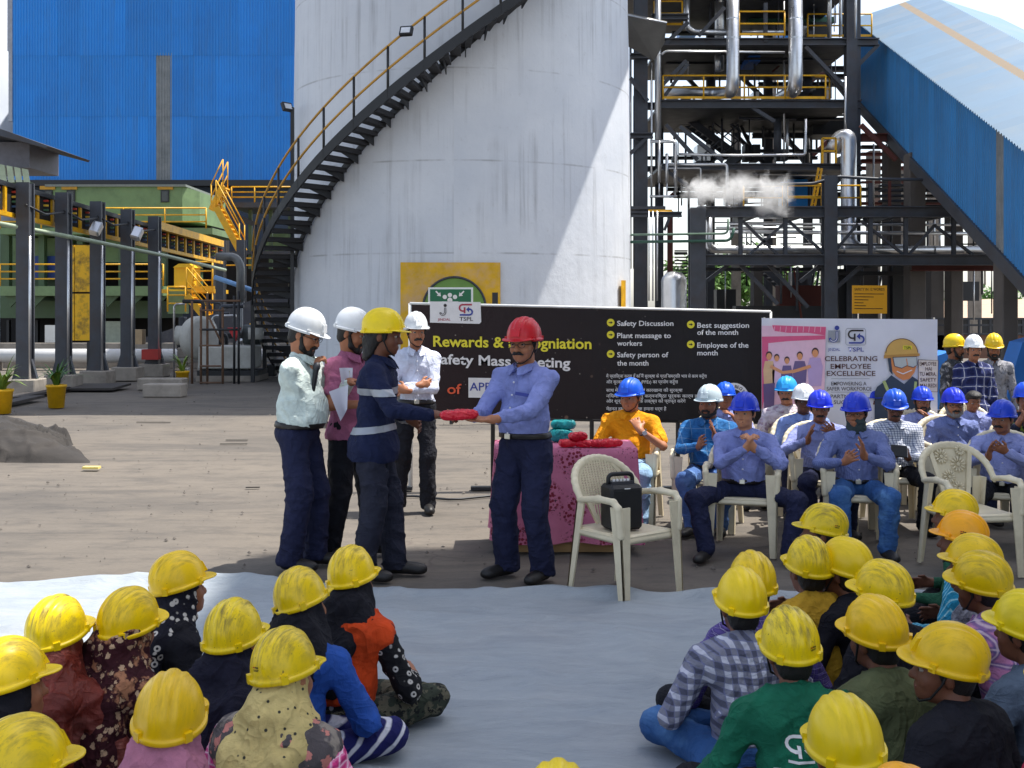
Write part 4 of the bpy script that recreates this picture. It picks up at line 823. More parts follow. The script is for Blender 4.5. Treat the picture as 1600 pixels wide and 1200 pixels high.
# ------------------------------------------------------------------ signed-distance modelling of figures (union of tapered capsules and ellipsoids, meshed as one surface)
V3 = lambda *a: np.array(a, np.float64)
def nrm(v): return v/max(np.linalg.norm(v), 1e-9)
def rotm(yaw=0, pitch=0, roll=0):
    """local axes: face looks to -Y; yaw turns towards +X, pitch looks down, roll tips the head towards +X"""
    a, p, r = R(yaw), R(pitch), R(roll)
    Rz = np.array([[math.cos(a),-math.sin(a),0],[math.sin(a),math.cos(a),0],[0,0,1]])
    Rx = np.array([[1,0,0],[0,math.cos(p),-math.sin(p)],[0,math.sin(p),math.cos(p)]])
    Ry = np.array([[math.cos(r),0,math.sin(r)],[0,1,0],[-math.sin(r),0,math.cos(r)]])
    return Rz @ Rx @ Ry
def cap(a, b, r1, r2=None, k=.03): return ('c', V3(*a), V3(*b), r1, r1 if r2 is None else r2, k)
def ell(c, r, rot=None, k=.03): return ('e', V3(*c), V3(*r), np.eye(3) if rot is None else rot, k)
def xf(prims, Rm, off):
    out = []
    for p in prims:
        if p[0] == 'c': out.append(('c', Rm@p[1]+off, Rm@p[2]+off, p[3], p[4], p[5]))
        else: out.append(('e', Rm@p[1]+off, p[2], Rm@p[3], p[4]))
    return out
def bbox(prims, pad):
    lo, hi = V3(9,9,9), V3(-9,-9,-9)
    for p in prims:
        if p[0] == 'c':
            r = max(p[3], p[4]); lo = np.minimum(lo, np.minimum(p[1],p[2])-r); hi = np.maximum(hi, np.maximum(p[1],p[2])+r)
        else:
            e = np.sqrt(((p[3]*p[2][None,:])**2).sum(1)); lo = np.minimum(lo, p[1]-e); hi = np.maximum(hi, p[1]+e)
    return lo-pad, hi+pad
def field(prims, h, cuts=(), lo=None, hi=None, grow=0):
    if lo is None: lo, hi = bbox(prims, .02+h*2)
    n = np.ceil((hi-lo)/h).astype(int)+1; F = np.full(n, .08, np.float32)
    axs = [lo[i]+h*np.arange(n[i]) for i in range(3)]
    for p in prims:
        k = p[-1]; bl, bh = bbox([p], .03+k); i0 = np.clip(((bl-lo)/h).astype(int), 0, n-1); i1 = np.clip(np.ceil((bh-lo)/h).astype(int)+1, 1, n)
        if (i1 <= i0).any(): continue
        x = axs[0][i0[0]:i1[0]].astype(np.float32)[:,None,None]; y = axs[1][i0[1]:i1[1]].astype(np.float32)[None,:,None]; z = axs[2][i0[2]:i1[2]].astype(np.float32)[None,None,:]
        if p[0] == 'c':
            a, b = p[1], p[2]; d = b-a; L2 = max(float(d@d), 1e-9)
            t_ = np.clip(((x-a[0])*d[0]+(y-a[1])*d[1]+(z-a[2])*d[2])/L2, 0, 1)
            D = np.sqrt((x-a[0]-t_*d[0])**2+(y-a[1]-t_*d[1])**2+(z-a[2]-t_*d[2])**2)-(p[3]+t_*(p[4]-p[3]))
        else:
            c, r, M_ = p[1], p[2], p[3]; dx, dy, dz = x-c[0], y-c[1], z-c[2]
            u = dx*M_[0,0]+dy*M_[1,0]+dz*M_[2,0]; v = dx*M_[0,1]+dy*M_[1,1]+dz*M_[2,1]; w = dx*M_[0,2]+dy*M_[1,2]+dz*M_[2,2]
            k0 = np.sqrt((u/r[0])**2+(v/r[1])**2+(w/r[2])**2); k1 = np.sqrt((u/r[0]**2)**2+(v/r[1]**2)**2+(w/r[2]**2)**2); D = k0*(k0-1)/np.maximum(k1, 1e-6)
        D = D-grow; s = (slice(i0[0],i1[0]), slice(i0[1],i1[1]), slice(i0[2],i1[2])); f = F[s]; hh = np.maximum(k-np.abs(f-D), 0)/k; F[s] = np.minimum(f, D)-hh*hh*k*.25
    for (n_, p_) in cuts:        # keep the side where (x-p).n < 0
        P = (axs[0][:,None,None]-p_[0])*n_[0]+(axs[1][None,:,None]-p_[1])*n_[1]+(axs[2][None,None,:]-p_[2])*n_[2]; F = np.maximum(F, P.astype(np.float32))
    return F, lo
_CO = [(0,0,0),(1,0,0),(0,1,0),(1,1,0),(0,0,1),(1,0,1),(0,1,1),(1,1,1)]
_ED = [(0,1),(2,3),(4,5),(6,7),(0,2),(1,3),(4,6),(5,7),(0,4),(1,5),(2,6),(3,7)]
def nets(F, lo, h):
    S_ = F < 0; n = F.shape; c = np.zeros(tuple(q-1 for q in n), np.int8)
    for a,b,d in _CO: c += S_[a:n[0]-1+a, b:n[1]-1+b, d:n[2]-1+d]
    I = np.argwhere((c > 0) & (c < 8)); ids = np.full(c.shape, -1, np.int32); ids[I[:,0],I[:,1],I[:,2]] = np.arange(len(I))
    val = np.stack([F[I[:,0]+a,I[:,1]+b,I[:,2]+d] for a,b,d in _CO],1); co = np.array(_CO, np.float32); acc = np.zeros((len(I),3),np.float32); cnt = np.zeros((len(I),1),np.float32)
    for a,b in _ED:
        va, vb = val[:,a], val[:,b]; mk = ((va < 0) != (vb < 0)); t_ = va/np.where(np.abs(va-vb) < 1e-9, 1, va-vb); acc += np.where(mk[:,None], co[a]+(co[b]-co[a])*t_[:,None], 0); cnt += mk[:,None]
    V = (I+acc/np.maximum(cnt,1))*h+lo; Q = []
    for ax_, (o1,o2) in enumerate((((0,1,0),(0,0,1)),((0,0,1),(1,0,0)),((1,0,0),(0,1,0)))):
        sl0 = [slice(None)]*3; sl1 = [slice(None)]*3; sl0[ax_] = slice(0,-1); sl1[ax_] = slice(1,None)
        s0, s1 = S_[tuple(sl0)], S_[tuple(sl1)]; E = np.argwhere(s0 != s1); o1, o2 = np.array(o1), np.array(o2)
        ok = ((E*(o1+o2) >= (o1+o2)).all(1)) & ((E < np.array(c.shape)).all(1)); E = E[ok]; fl = s0[E[:,0],E[:,1],E[:,2]]
        g = lambda P: ids[P[:,0],P[:,1],P[:,2]]
        q = np.stack([g(E-o1-o2), g(E-o2), g(E), g(E-o1)],1); q[~fl] = q[~fl][:,::-1]; Q.append(q)
    Q = np.concatenate(Q); Q = Q[(Q >= 0).all(1)]; return V, Q
def vnormals(V, Q):
    n = np.cross(V[Q[:,2]]-V[Q[:,0]], V[Q[:,3]]-V[Q[:,1]]); N = np.zeros_like(V)
    for i in range(4): np.add.at(N, Q[:,i], n)
    return N/np.maximum(np.linalg.norm(N,axis=1)[:,None],1e-9)
def wrinkle(V, Q, amp, freq, seed, stretch=(1,1,.55)):
    if amp <= 0: return V
    N = vnormals(V, Q); s = seed*3.7; P = V*np.array(stretch)*freq
    w = fbm(P[:,0]+s, P[:,1]+s*.5, P[:,2]-s, 2); a = np.abs(vnoise(P[:,0]*.9+1.6*w+s, P[:,1]*.9-s, P[:,2]*2.3+P[:,0]*.9)); c = np.abs(vnoise(P[:,0]*1.7-s, P[:,1]*1.7+1.2*w+s, P[:,2]*2.0-P[:,1]*.8))
    f1 = (1-a*4.2).clip(0,1)**1.6; f2 = (1-c*5).clip(0,1)**1.5; gate = (vnoise(P[:,0]*.35+s, P[:,1]*.35, P[:,2]*.5+s)+.62).clip(0,1)
    return V+N*(amp*(1.0*w+(1.25*f1+.7*f2)*gate-.45))[:,None]
def sdf_mesh(name, prims, h, cuts=(), wr=0, wf=9, seed=1, grow=0, lo=None, hi=None, stretch=(1,1,.55)):
    F, l = field(prims, h, cuts, lo, hi, grow); V, Q = nets(F, l, h)
    if wr: V = wrinkle(V, Q, wr, wf, seed, stretch)
    return np_mesh(name, V, Q)
def ik(a, c, l1, l2, pole):
    d = c-a; L = np.linalg.norm(d); mx = (l1+l2)*.999
    if L > mx: c = a+d*(mx/L); d = c-a; L = mx
    u = d/L; x = (l1*l1-l2*l2+L*L)/(2*L); hgt = math.sqrt(max(l1*l1-x*x, 0)); p = pole-u*(pole@u); return a+u*x+nrm(p)*hgt, c
# ---- head pieces in head space (shared)
def head_prims(fat=1.0):
    f = fat
    return [ell((0,.012,.04),(.074,.094,.085),k=.03), ell((0,-.03,-.02),(.060*f,.062,.088),k=.03), ell((0,-.038,-.074),(.047*f,.05,.04),k=.025), ell((0,-.072,-.094),(.021,.018,.018),k=.02),
            cap((0,-.090,.014),(0,-.110,-.026),.0085,.0145,.014), ell((.012,-.097,-.031),(.009,.010,.008),k=.01), ell((-.012,-.097,-.031),(.009,.010,.008),k=.01),
            cap((-.034,-.080,.034),(-.010,-.088,.030),.010,k=.015), cap((.034,-.080,.034),(.010,-.088,.030),.010,k=.015), ell((.036,-.060,-.028),(.026*f,.026,.026),k=.02), ell((-.036,-.060,-.028),(.026*f,.026,.026),k=.02),
            cap((-.018,-.090,-.060),(.018,-.090,-.060),.0075,k=.012), cap((-.014,-.088,-.071),(.014,-.088,-.071),.0075,k=.012),
            ell((.076,.012,-.004),(.010,.020,.031),rotm(0,10,8),.012), ell((-.076,.012,-.004),(.010,.020,.031),rotm(0,10,-8),.012)]
HAIRP = [ell((0,.022,.036),(.082,.094,.094),k=.03), ell((0,.052,-.035),(.062,.05,.055),k=.03), cap((.074,-.018,.02),(.073,-.020,-.02),.008), cap((-.074,-.018,.02),(-.073,-.020,-.02),.008)]
SH = {}
def shared(key, fn):
    if key not in SH: SH[key] = fn()
    return SH[key]
def hair_mesh(): return sdf_mesh('hair', HAIRP, .006, [(nrm(V3(0,-1,-.55)), V3(0,-.035,.03))], .002, 40, 3)
def crop_mesh(): return sdf_mesh('hair', HAIRP+[ell((0,-.02,.105),(.075,.085,.045),k=.03)], .006, [(nrm(V3(0,-1,-.95)), V3(0,-.082,.055))], .003, 45, 4)
def longhair_mesh(): return sdf_mesh('hair', HAIRP+[cap((.03,.06,-.03),(.045,.075,-.13),.045,.03), cap((-.03,.06,-.03),(-.045,.075,-.13),.045,.03), cap((0,.075,-.02),(0,.085,-.14),.05,.035), cap((.075,.0,.0),(.078,.01,-.09),.018,.012)], .006, [(nrm(V3(0,-1,-.45)), V3(0,-.045,.02))], .004, 45, 5)
def beard_mesh(full=True):
    P = []
    for s in (-1,1): P += [cap((s*.071,-.012,-.010),(s*.058,-.040,-.075),.012,.017,.02), cap((s*.058,-.040,-.075),(s*.022,-.078,-.104),.017,.019,.02), cap((s*.030,-.092,-.062),(s*.022,-.092,-.088),.008,.010,.015), cap((s*.032,-.091,-.056),(0,-.104,-.047),.007,.009,.01)]
    P += [ell((0,-.085,-.098),(.030,.020,.022),k=.02)]
    return sdf_mesh('beard', P, .005, (), .002, 50, 2)
def moustache_mesh():
    P = []
    for s in (-1,1): P += [cap((s*.036,-.091,-.058),(s*.016,-.104,-.047),.006,.010,.01), cap((s*.016,-.104,-.047),(0,-.107,-.046),.010,.009,.01)]
    return sdf_mesh('moustache', P, .004, (), .0015, 60, 2)
def brow_mesh():
    mb = MB()
    for s in (-1,1): mb.tube([(s*.012,-.0975,.036),(s*.03,-.092,.041),(s*.046,-.080,.035)], [.004,.0045,.002], 6)
    return mb.mesh('eyebrows')
def eye_mesh():
    mb = MB(); n = 10
    def sph(c, r, st):
        V = []; 
        for i in range(st+1):
            f = math.pi*i/st
            for k in range(n): a = 2*math.pi*k/n; V.append((c[0]+r*math.sin(f)*math.cos(a), c[1]-r*math.cos(f), c[2]+r*math.sin(f)*math.sin(a)))
        mb.add(V, [(i*n+k,(i+1)*n+k,(i+1)*n+(k+1)%n,i*n+(k+1)%n) for i in range(st) for k in range(n)], True)
    sph((0,0,0), .0125, 8); mb.cur = 1; mb.lathe([(0,0),(.0062,0),(.0068,.003)], (0,0,0), 10)
    o = len(mb.v)-30
    for i in range(o, len(mb.v)): x, y, z = mb.v[i]; mb.v[i] = (x, -.0128+z, y)
    return mb.mesh('eye')
# ---- hard hat, shared mesh, head space (peak towards -Y)
def helmet_mesh():
    nA, nP = 72, 26; V = []; ang = np.linspace(0, 2*np.pi, nA, endpoint=False); rows = []
    ax_, ay, hz_ = .105, .130, .140; cz = .050; cy = .008
    for i in range(nP):
        f = (i/(nP-1))*np.pi/2*.999; cr = np.cos(f)**.86; sz_ = np.sin(f)**.96; x = ax_*cr*np.sin(ang); y = cy-ay*cr*np.cos(ang); z = cz+hz_*sz_+0*x
        up = np.clip((sz_-.12)/.25, 0, 1); prof = np.exp(-(x/.017)**4)*.006+.0042*np.exp(-((np.abs(x)-.038)/.009)**2)-.002*np.exp(-((np.abs(x)-.025)/.006)**2)
        dn = np.stack([x/ax_**2, (y-cy)/ay**2, (z-cz)/hz_**2+0*x],1); dn /= np.linalg.norm(dn,axis=1)[:,None]; P = np.stack([x,y,z],1)+dn*(prof*up)[:,None]; rows.append(P)
    # rim: gutter lip, thicker behind, long peak in front
    fr = np.clip(np.cos(ang),0,1); pk = .042*np.clip((np.cos(ang)-.42)/.58,0,1)**.75; base = rows[0]; rad = np.stack([np.sin(ang),-np.cos(ang),0*ang],1)
    drop = .014*fr**2
    lip = []
    for (o, dz) in ((.002,-.004),(.007,-.004),(.009+0,-.008),(.009,-.020),(.004,-.023),(-.002,-.021),(-.006,.0)):
        P = base+rad*(o+(pk if o >= .007 or (o == .004) else 0*pk))[:,None]; sm = np.clip(1-pk/.02, .12, 1); P[:,2] = cz+dz*np.where(pk > .001, np.maximum(sm,.35), 1)-drop*(pk > 0)*np.clip(pk/.03,0,1); lip.append(P)
    inner = base*np.array([.96,.96,1]); allr = [inner]+lip[::-1]+rows; V = np.concatenate(allr); nr = len(allr); i = np.arange(nr*nA).reshape(nr,nA); j = np.roll(i,-1,1)
    Q = np.stack([i[:-1],i[1:],j[1:],j[:-1]],-1).reshape(-1,4)
    mb = MB(); mb.add(V.tolist(), Q.tolist(), True)
    def block(a, w, d, z0, z1, out=.0):      # lugs on the gutter
        c, s_ = math.cos(a), math.sin(a); rx = ax_*math.sin(a); ry = cy-ay*math.cos(a); nx_, ny_ = math.sin(a), -math.cos(a); tx, ty = math.cos(a), math.sin(a)
        P = []
        for z in (z0, z1):
            for (u_, v_) in ((-w,-.004),(w,-.004),(w*.85,d),(-w*.85,d)): P.append((rx+nx_*(v_+out)+tx*u_, ry+ny_*(v_+out)+ty*u_, z))
        mb.add(P, [(3,2,1,0),(4,5,6,7),(0,1,5,4),(1,2,6,5),(2,3,7,6),(3,0,4,7)])
    for a in (R(62), R(-62), R(138), R(-138)): block(a, .014, .012, cz-.022, cz+.010)
    # badge holder on the brow, standing proud
    P = []
    for (z, o) in ((cz+.012,.010),(cz+.062,-.006),(cz+.068,-.016)):
        for u_ in (-.030,.030): P.append((u_, cy-ay-o, z))
    P += [(u_, cy-ay+.03, z) for z in (cz+.012, cz+.068) for u_ in (-.030,.030)]
    mb.add(P, [(0,1,3,2),(2,3,5,4),(6,0,2,4,8),(1,7,9,5,3),(4,5,9,8)])
    return mb.mesh('helmet')
def hatmat(name, base, dirty=.5):
    if name in _M: return _M[name]
    m, t, b = newmat(name); vec = coords(t, True); n1 = noise(t, vec, 9, 6, .65); n2 = noise(t, scaled(t, vec, (30,5,5)), 2.0, 6, .7); n3 = noise(t, vec, 70, 3)
    raw = sep(t, coords(t, False)); topm = ramp(t, raw[2], .07, .15)
    oi = nd(t, 'ShaderNodeObjectInfo'); amt = math_(t,'MULTIPLY', math_(t,'ADD', math_(t,'MULTIPLY', oi.outputs['Random'], .9), .25), dirty)
    col = mixc(t, ramp(t, n1, .3, .7), mul(base,.93), mul(base,1.05))
    d = math_(t,'MAXIMUM', math_(t,'MULTIPLY', ramp(t, n2, .44, .66), math_(t,'ADD',math_(t,'MULTIPLY',topm,.75),.15)), math_(t,'MULTIPLY',ramp(t, n1, .55, .75),.6)); d = math_(t,'MAXIMUM', d, math_(t,'MULTIPLY', ramp(t, n3, .66, .72), .8))
    hv = nd(t, 'ShaderNodeHueSaturation'); lk(t, math_(t,'ADD', math_(t,'MULTIPLY', oi.outputs['Random'], .022), .489), hv.inputs['Hue']); lk(t, math_(t,'ADD', math_(t,'MULTIPLY', math_(t,'FRACT', math_(t,'MULTIPLY', oi.outputs['Random'], 7.3)), .22), .86), hv.inputs['Value']); lk(t, col, hv.inputs['Color']); col = hv.outputs[0]
    col = mixc(t, math_(t,'MULTIPLY', d, amt), col, S(70,62,48)); lk(t, col, b.inputs['Base Color'])
    lk(t, math_(t,'ADD', math_(t,'MULTIPLY', d, .4), .30), b.inputs['Roughness']); b.inputs['Specular IOR Level'].default_value = .45; bump(t, b, n1, .08, .01); _M[name] = m; return m
HAT = dict(yellow=hatmat('hat_yellow', S(246,206,6), .9), orange=hatmat('hat_amber', S(250,176,4), .35), blue=hatmat('hat_blue', S(20,70,205), .08), sky=hatmat('hat_sky', S(40,150,225), .08),
           white=hatmat('hat_white', S(225,228,230), .18), red=hatmat('hat_red', S(205,26,36), .08), pale=hatmat('hat_pale', S(190,205,212), .15), cleany=hatmat('hat_clean_yellow', S(246,212,10), .25))
SKIN = [M('skin_%d'%i, mul(c,1.45), .5, 0, .10, 14, .12, 160, jitter=False, spec=.35) for i, c in enumerate((S(122,78,56), S(142,94,68), S(96,60,44), S(166,116,86), S(80,50,38)))]
HAIRM = M('hair_black', S(22,19,18), .55, 0, .3, 60, .4, 200); HAIRG = M('hair_grey', S(120,114,110), .6, 0, .3, 60); EYEW = M('eye_white', S(170,162,154), .35); EYEB = M('iris', S(24,16,12), .2)
SHOE = M('shoe_black', S(26,24,24), .5, 0, .25, 10, .2, 40); BELT = M('belt_leather', S(24,20,20), .45); STRAP = M('strap_black', S(20,20,22), .7); LENS = M('lens_frame', S(25,22,22), .35); BUCK = M('buckle', (.6,.58,.5), .35, .9)
INKR = M('sticker_red', S(190,40,30), .5); BUTTON = M('button', S(225,225,230), .4)
def hand_prims(w, d, pn, side, curl=.35, spread=.018, thumb=.6, s=1.0):
    """w wrist, d finger direction, pn palm normal, side +1/-1 which way the thumb lies along t"""
    d = nrm(d); pn = nrm(pn-d*(pn@d)); t_ = np.cross(pn, d)*side; P = []; pc = w+d*.052*s
    M_ = np.stack([t_, pn, d],1); P.append(('e', pc, V3(.040,.016,.055)*s, M_, .015)); P.append(('c', w-d*.02, w+d*.02, .026*s, .026*s, .02))
    for i, (o, L) in enumerate(((.030,.072),(.010,.080),(-.010,.075),(-.029,.060))):
        b = w+d*.092*s+t_*o*s; sp = t_*(o/.03)*spread*s; c1 = curl; p1 = b+nrm(d*math.cos(c1)+pn*math.sin(c1))*L*.5*s+sp*.5; c2 = curl*2.3; p2 = p1+nrm(d*math.cos(c2)+pn*math.sin(c2))*L*.5*s+sp*.5
        P += [('c', b-d*.02*s, p1, .0098*s, .0092*s, .008), ('c', p1, p2, .0092*s, .0078*s, .008)]
    tb = w+d*.025*s+t_*.030*s; t1 = tb+nrm(d*.7+t_*thumb+pn*.35)*.045*s; t2 = t1+nrm(d*.9+t_*thumb*.35+pn*.45)*.034*s
    P += [('c', tb-t_*.01, t1, .0135*s, .0115*s, .012), ('c', t1, t2, .0112*s, .009*s, .008)]; return P
CLOTH_H = {'stand':.0108,'sit':.0134,'floor':.0136}; SKIN_H = {'stand':.0072,'sit':.0085,'floor':.0118}
COUNT = [0]; PINFO = {}
def person(label, loc, heading, pose='stand', scale=1.0, skin=0, hat='blue', hatyaw=0, head=(0,0,0), lean=0, side=0, hunch=.0, twist=0,
           shirt=None, trousers=None, shoes=SHOE, hands=None, poles=None, sleeve=1.0, fat=1.0, collar=True, beard=None, hairm='short', glasses=False, tucked=True, belt=True, hem=0.0,
           feet=None, knees=None, scarf=None, scarf_kind='back', eyes=True, hres=None, handpose=None, strap=False, group=None, hat_tilt=-6, vest=None, buttons=False, seatz=.43, facefat=1.0, sleeve_mat=None, headoff=(0,0,0), build_legs=True, at=None, wh=None, top=.188, wide=1.0, crease=1.0, sticker=0):
    COUNT[0] += 1; sd = COUNT[0]; hs_ = max(hres or 0, SKIN_H[pose]); hc = CLOTH_H[pose]
    e = empty('person', loc, R(heading), label, 'person', group); e.scale = (scale,)*3
    up = nrm(V3(math.sin(R(side)), -math.sin(R(lean)), math.cos(R(lean)))); X = nrm(V3(math.cos(R(twist)), math.sin(R(twist)), 0)); X = nrm(X-up*(X@up)); fw_ = np.cross(up, X)*-1; fw_ = fw_ if fw_[1] < .3 else -fw_
    TM = np.stack([X, -fw_, up], 1)          # torso axes: x right of picture, y backwards, z up
    P0 = V3(0,0,.95) if pose == 'stand' else (V3(0,0,seatz+.105) if pose == 'sit' else V3(0,.05,.125))
    tl = .50 if pose == 'stand' else (.47 if pose == 'sit' else .45)
    N = P0+up*tl+fw_*hunch; C = P0+up*tl*.66-(-fw_)*0+fw_*(hunch*.25)
    T = lambda x, y, z: P0+TM@V3(x,y,z)+fw_*hunch*max(0,z/tl)**2
    sh = {s: N+TM@V3(s*.168*(1+.42*max(0,fat-1)),0,-.080)+fw_*.01 for s in (-1,1)}
    hipx = .088; hip = {s: P0+X*s*hipx+V3(0,0,-.03) for s in (-1,1)}
    HC = N+up*(.150 if pose != 'floor' else .132)+fw_*(.022 if pose != 'floor' else .045)+V3(*headoff); HM = rotm(*head) @ rotm(0,0,0)
    fat_ = fat; ch, sh_ = math.cos(R(heading)), math.sin(R(heading))
    if at:           # at = (px, py of the helmet top, depth)
        tp_ = W(*at); scale = tp_.z/(HC[2]+top); hx = HC*scale*wide; loc = (tp_.x-(hx[0]*ch-hx[1]*sh_), tp_.y-(hx[0]*sh_+hx[1]*ch), 0); e.location = loc
    if wh:
        hands = dict(hands or {})
        for s, q in wh.items():
            w_ = W(q[0], q[1], (at[2] if at else loc[1])+q[2]); dx, dy = w_.x-loc[0], w_.y-loc[1]; hands[s] = ((dx*ch+dy*sh_)/scale/wide, (-dx*sh_+dy*ch)/scale/wide, w_.z/scale)
    e.scale = (scale*wide, scale*wide, scale)
    # ---------------- legs
    if feet is None:
        feet = {-1:(-.11,.0), 1:(.11,.0)} if pose == 'stand' else {-1:(-.16,-.42), 1:(.16,-.42)}
    kn, an = {}, {}
    for s in (-1,1):
        if pose == 'floor':
            q = (knees or {}).get(s, (s*.34,-.27,.13)); kn[s] = V3(*q); an[s] = V3(-s*.10,-.36,.085)
        else:
            a = V3(feet[s][0], feet[s][1], .095+(feet[s][2] if len(feet[s]) > 2 else 0)); pole = V3(s*.12,-1,.1) if pose == 'stand' else V3(s*.15,-.4,1)
            if knees and s in knees: pole = V3(*knees[s])
            kn[s], an[s] = ik(hip[s], a, .425 if pose == 'stand' else .44, .41 if pose == 'stand' else .42, pole)
    # ---------------- arms
    hands = hands or {}; poles = poles or {}; el, wr = {}, {}
    for s in (-1,1):
        h_ = hands.get(s)
        if h_ is None: h_ = (s*.26,-.02,.80) if pose == 'stand' else ((s*.15,-.30,P0[2]+.10) if pose == 'sit' else (s*.22,-.30,.22))
        el[s], wr[s] = ik(sh[s], V3(*h_), .285, .255, V3(*poles.get(s, (s*.6,.6,-.6))))
    # ---------------- clothes
    tor = [ell(T(0,-.012*fat_,.10),(.150*fat_**.5,.108*fat_,.155),TM,.05), ell(T(0,-.008-.03*(fat_-1),.20),(.148*fat_**.5,.106*fat_,.15),TM,.05), ell(T(0,-.005,.345),(.168,.112,.15),TM,.05), ell(T(0,-.012*fat_,0),(.160,.112*fat_**.6,.10),TM,.05)]
    if fat_ > 1.05: tor.append(ell(T(0,-.055*fat_,.12),(.115,.085*fat_,.12),TM,.06))
    for s in (-1,1): tor += [('c', N+TM@V3(s*.045,.012,-.022), sh[s]+up*.006, .046, .062, .05), ell(T(s*.115,.0,.36),(.085,.098,.09),TM,.04)]
    slv = []
    for s in (-1,1):
        if sleeve >= .9: slv += [('c', sh[s], el[s], .066, .054, .016), ('c', el[s], wr[s]-nrm(wr[s]-el[s])*.02, .054, .038, .014)]
        elif sleeve > 0: slv += [('c', sh[s], sh[s]+(el[s]-sh[s])*max(sleeve,.1)*1.0, .068, .062, .035)]
    cuts = []
    if tucked: cuts.append((-up, T(0,0,.03)))
    else:
        zz = -.10-hem if pose != 'floor' else -.08
        if pose != 'floor': tor += [ell(T(0,-.012,-.07-hem*.4),(.200,.160*fat_**.6,.15+hem*.5),TM,.05)]
        cuts.append((-up, T(0,0,zz)))
    if shirt is not None:
        so_ = link('shirt', sdf_mesh('shirt', tor+slv, hc, cuts, .0125*crease, 9.5, sd), shirt, e)
        if collar:
            cp = []
            nb = N+fw_*.012+up*.012
            for k in range(14):
                a1, a2 = R(-158+k*316/14), R(-158+(k+1)*316/14)
                q = lambda a: nb+TM@V3(.066*math.sin(a), .062*math.cos(a), .020*math.cos(a)-.002)
                cp.append(('c', q(a1), q(a2), .011, .011, .012)); cp.append(('c', q(a1)+TM@V3(.012*math.sin(a1),.012*math.cos(a1),-.02), q(a2)+TM@V3(.012*math.sin(a2),.012*math.cos(a2),-.02), .010, .010, .012))
            link('collar', sdf_mesh('collar', cp, .0065 if pose == 'stand' else .009, (), .001, 20, sd), shirt, so_)
            for s in (-1,1):
                q = lambda x, y, z: Vector(nb+TM@V3(s*x, y, z)); d_ = Vector(TM@V3(0,-.008,.004))
                MB().slab([q(.072,.0,.012), q(.060,-.040,.006), q(.010,-.082,-.020), q(.030,-.108,-.070), q(.072,-.088,-.058), q(.086,-.04,-.03)], d_).build('collar_flap', shirt, so_)
        if buttons:
            me = shared('button', lambda: MB().lathe([(0,.003),(.006,.003),(.007,0)], (0,0,0), 10).mesh('button'))
            F_, lo_ = field(tor, .02)
            for k in range(5):
                z = .40-.085*k; p = T(.004,-.30,z)
                for it in range(60):
                    ii = np.clip(((p-lo_)/.02).round().astype(int), 0, np.array(F_.shape)-1)
                    if F_[tuple(ii)] < .012: break
                    p = p-fw_*.006
                b_ = link('button', me, BUTTON, so_); b_.matrix_local = Matrix.Translation(p+fw_*.004) @ Matrix(np.stack([TM[:,0],TM[:,2],fw_],1).tolist()).to_4x4()
    if vest is not None:
        link('scarf_wrap', sdf_mesh('scarf_wrap', tor, hc, [(-up, T(0,0,.06))]+[], .014, 9, sd+3, grow=.014), vest, e)
    if build_legs:
        lw = .92+.12*(fat_-1)*4 if fat_ > 1 else .92
        lw = min(lw, 1.0); leg = [ell(P0+V3(0,.01,-.02),(.158,.118*fat_**.5,.11),TM if pose != 'sit' else None,.05)]
        for s in (-1,1):
            if pose == 'stand': leg += [('c', hip[s], kn[s], .100*lw, .084*lw, .04), ('c', kn[s], an[s]+V3(0,0,-.035), .083*lw, .080*lw, .03)]
            elif pose == 'sit': leg += [('c', hip[s], kn[s]+V3(0,0,-.01), .094, .078, .04), ('c', kn[s], an[s]+V3(0,0,-.01), .076, .068, .03), ell(hip[s]+V3(0,.03,-.02),(.10,.11,.085),k=.04)]
            else: leg += [('c', hip[s]+V3(0,0,.0), kn[s], .098, .072, .05), ('c', kn[s], an[s], .072, .052, .04), ell(hip[s]+V3(s*.02,.02,-.03),(.12,.13,.085),k=.05)]
        lc_ = [(V3(0,0,-1), V3(0,0,.035))] if pose != 'floor' else [(V3(0,0,-1), V3(0,0,.012))]
        if pose == 'stand': lc_.append((up, T(0,0,.062)))
        tr_ = link('trousers', sdf_mesh('trousers', leg, hc*1.18, lc_, .0120, 8.5, sd+20, stretch=(1,1,.7)), trousers, e)
        if belt and pose != 'floor' and tucked:
            bl = link('belt', sdf_mesh('belt', tor+leg[:1], .010 if pose == 'stand' else .013, [(up, T(0,0,.058)), (-up, T(0,0,.018))], 0, grow=.006), BELT, e)
            bk = MB().box((-.022,-.008,-.019),(.022,.004,.019),.004).mesh('buckle'); q = T(0,-.30,.038); F_, lo_ = field(tor, .02)
            for it in range(60):
                ii = np.clip(((q-lo_)/.02).round().astype(int), 0, np.array(F_.shape)-1)
                if F_[tuple(ii)] < .012: break
                q = q-fw_*.006
            bo = link('buckle', bk, BUCK, bl); bo.matrix_local = Matrix.Translation(q) @ Matrix(TM.tolist()).to_4x4()
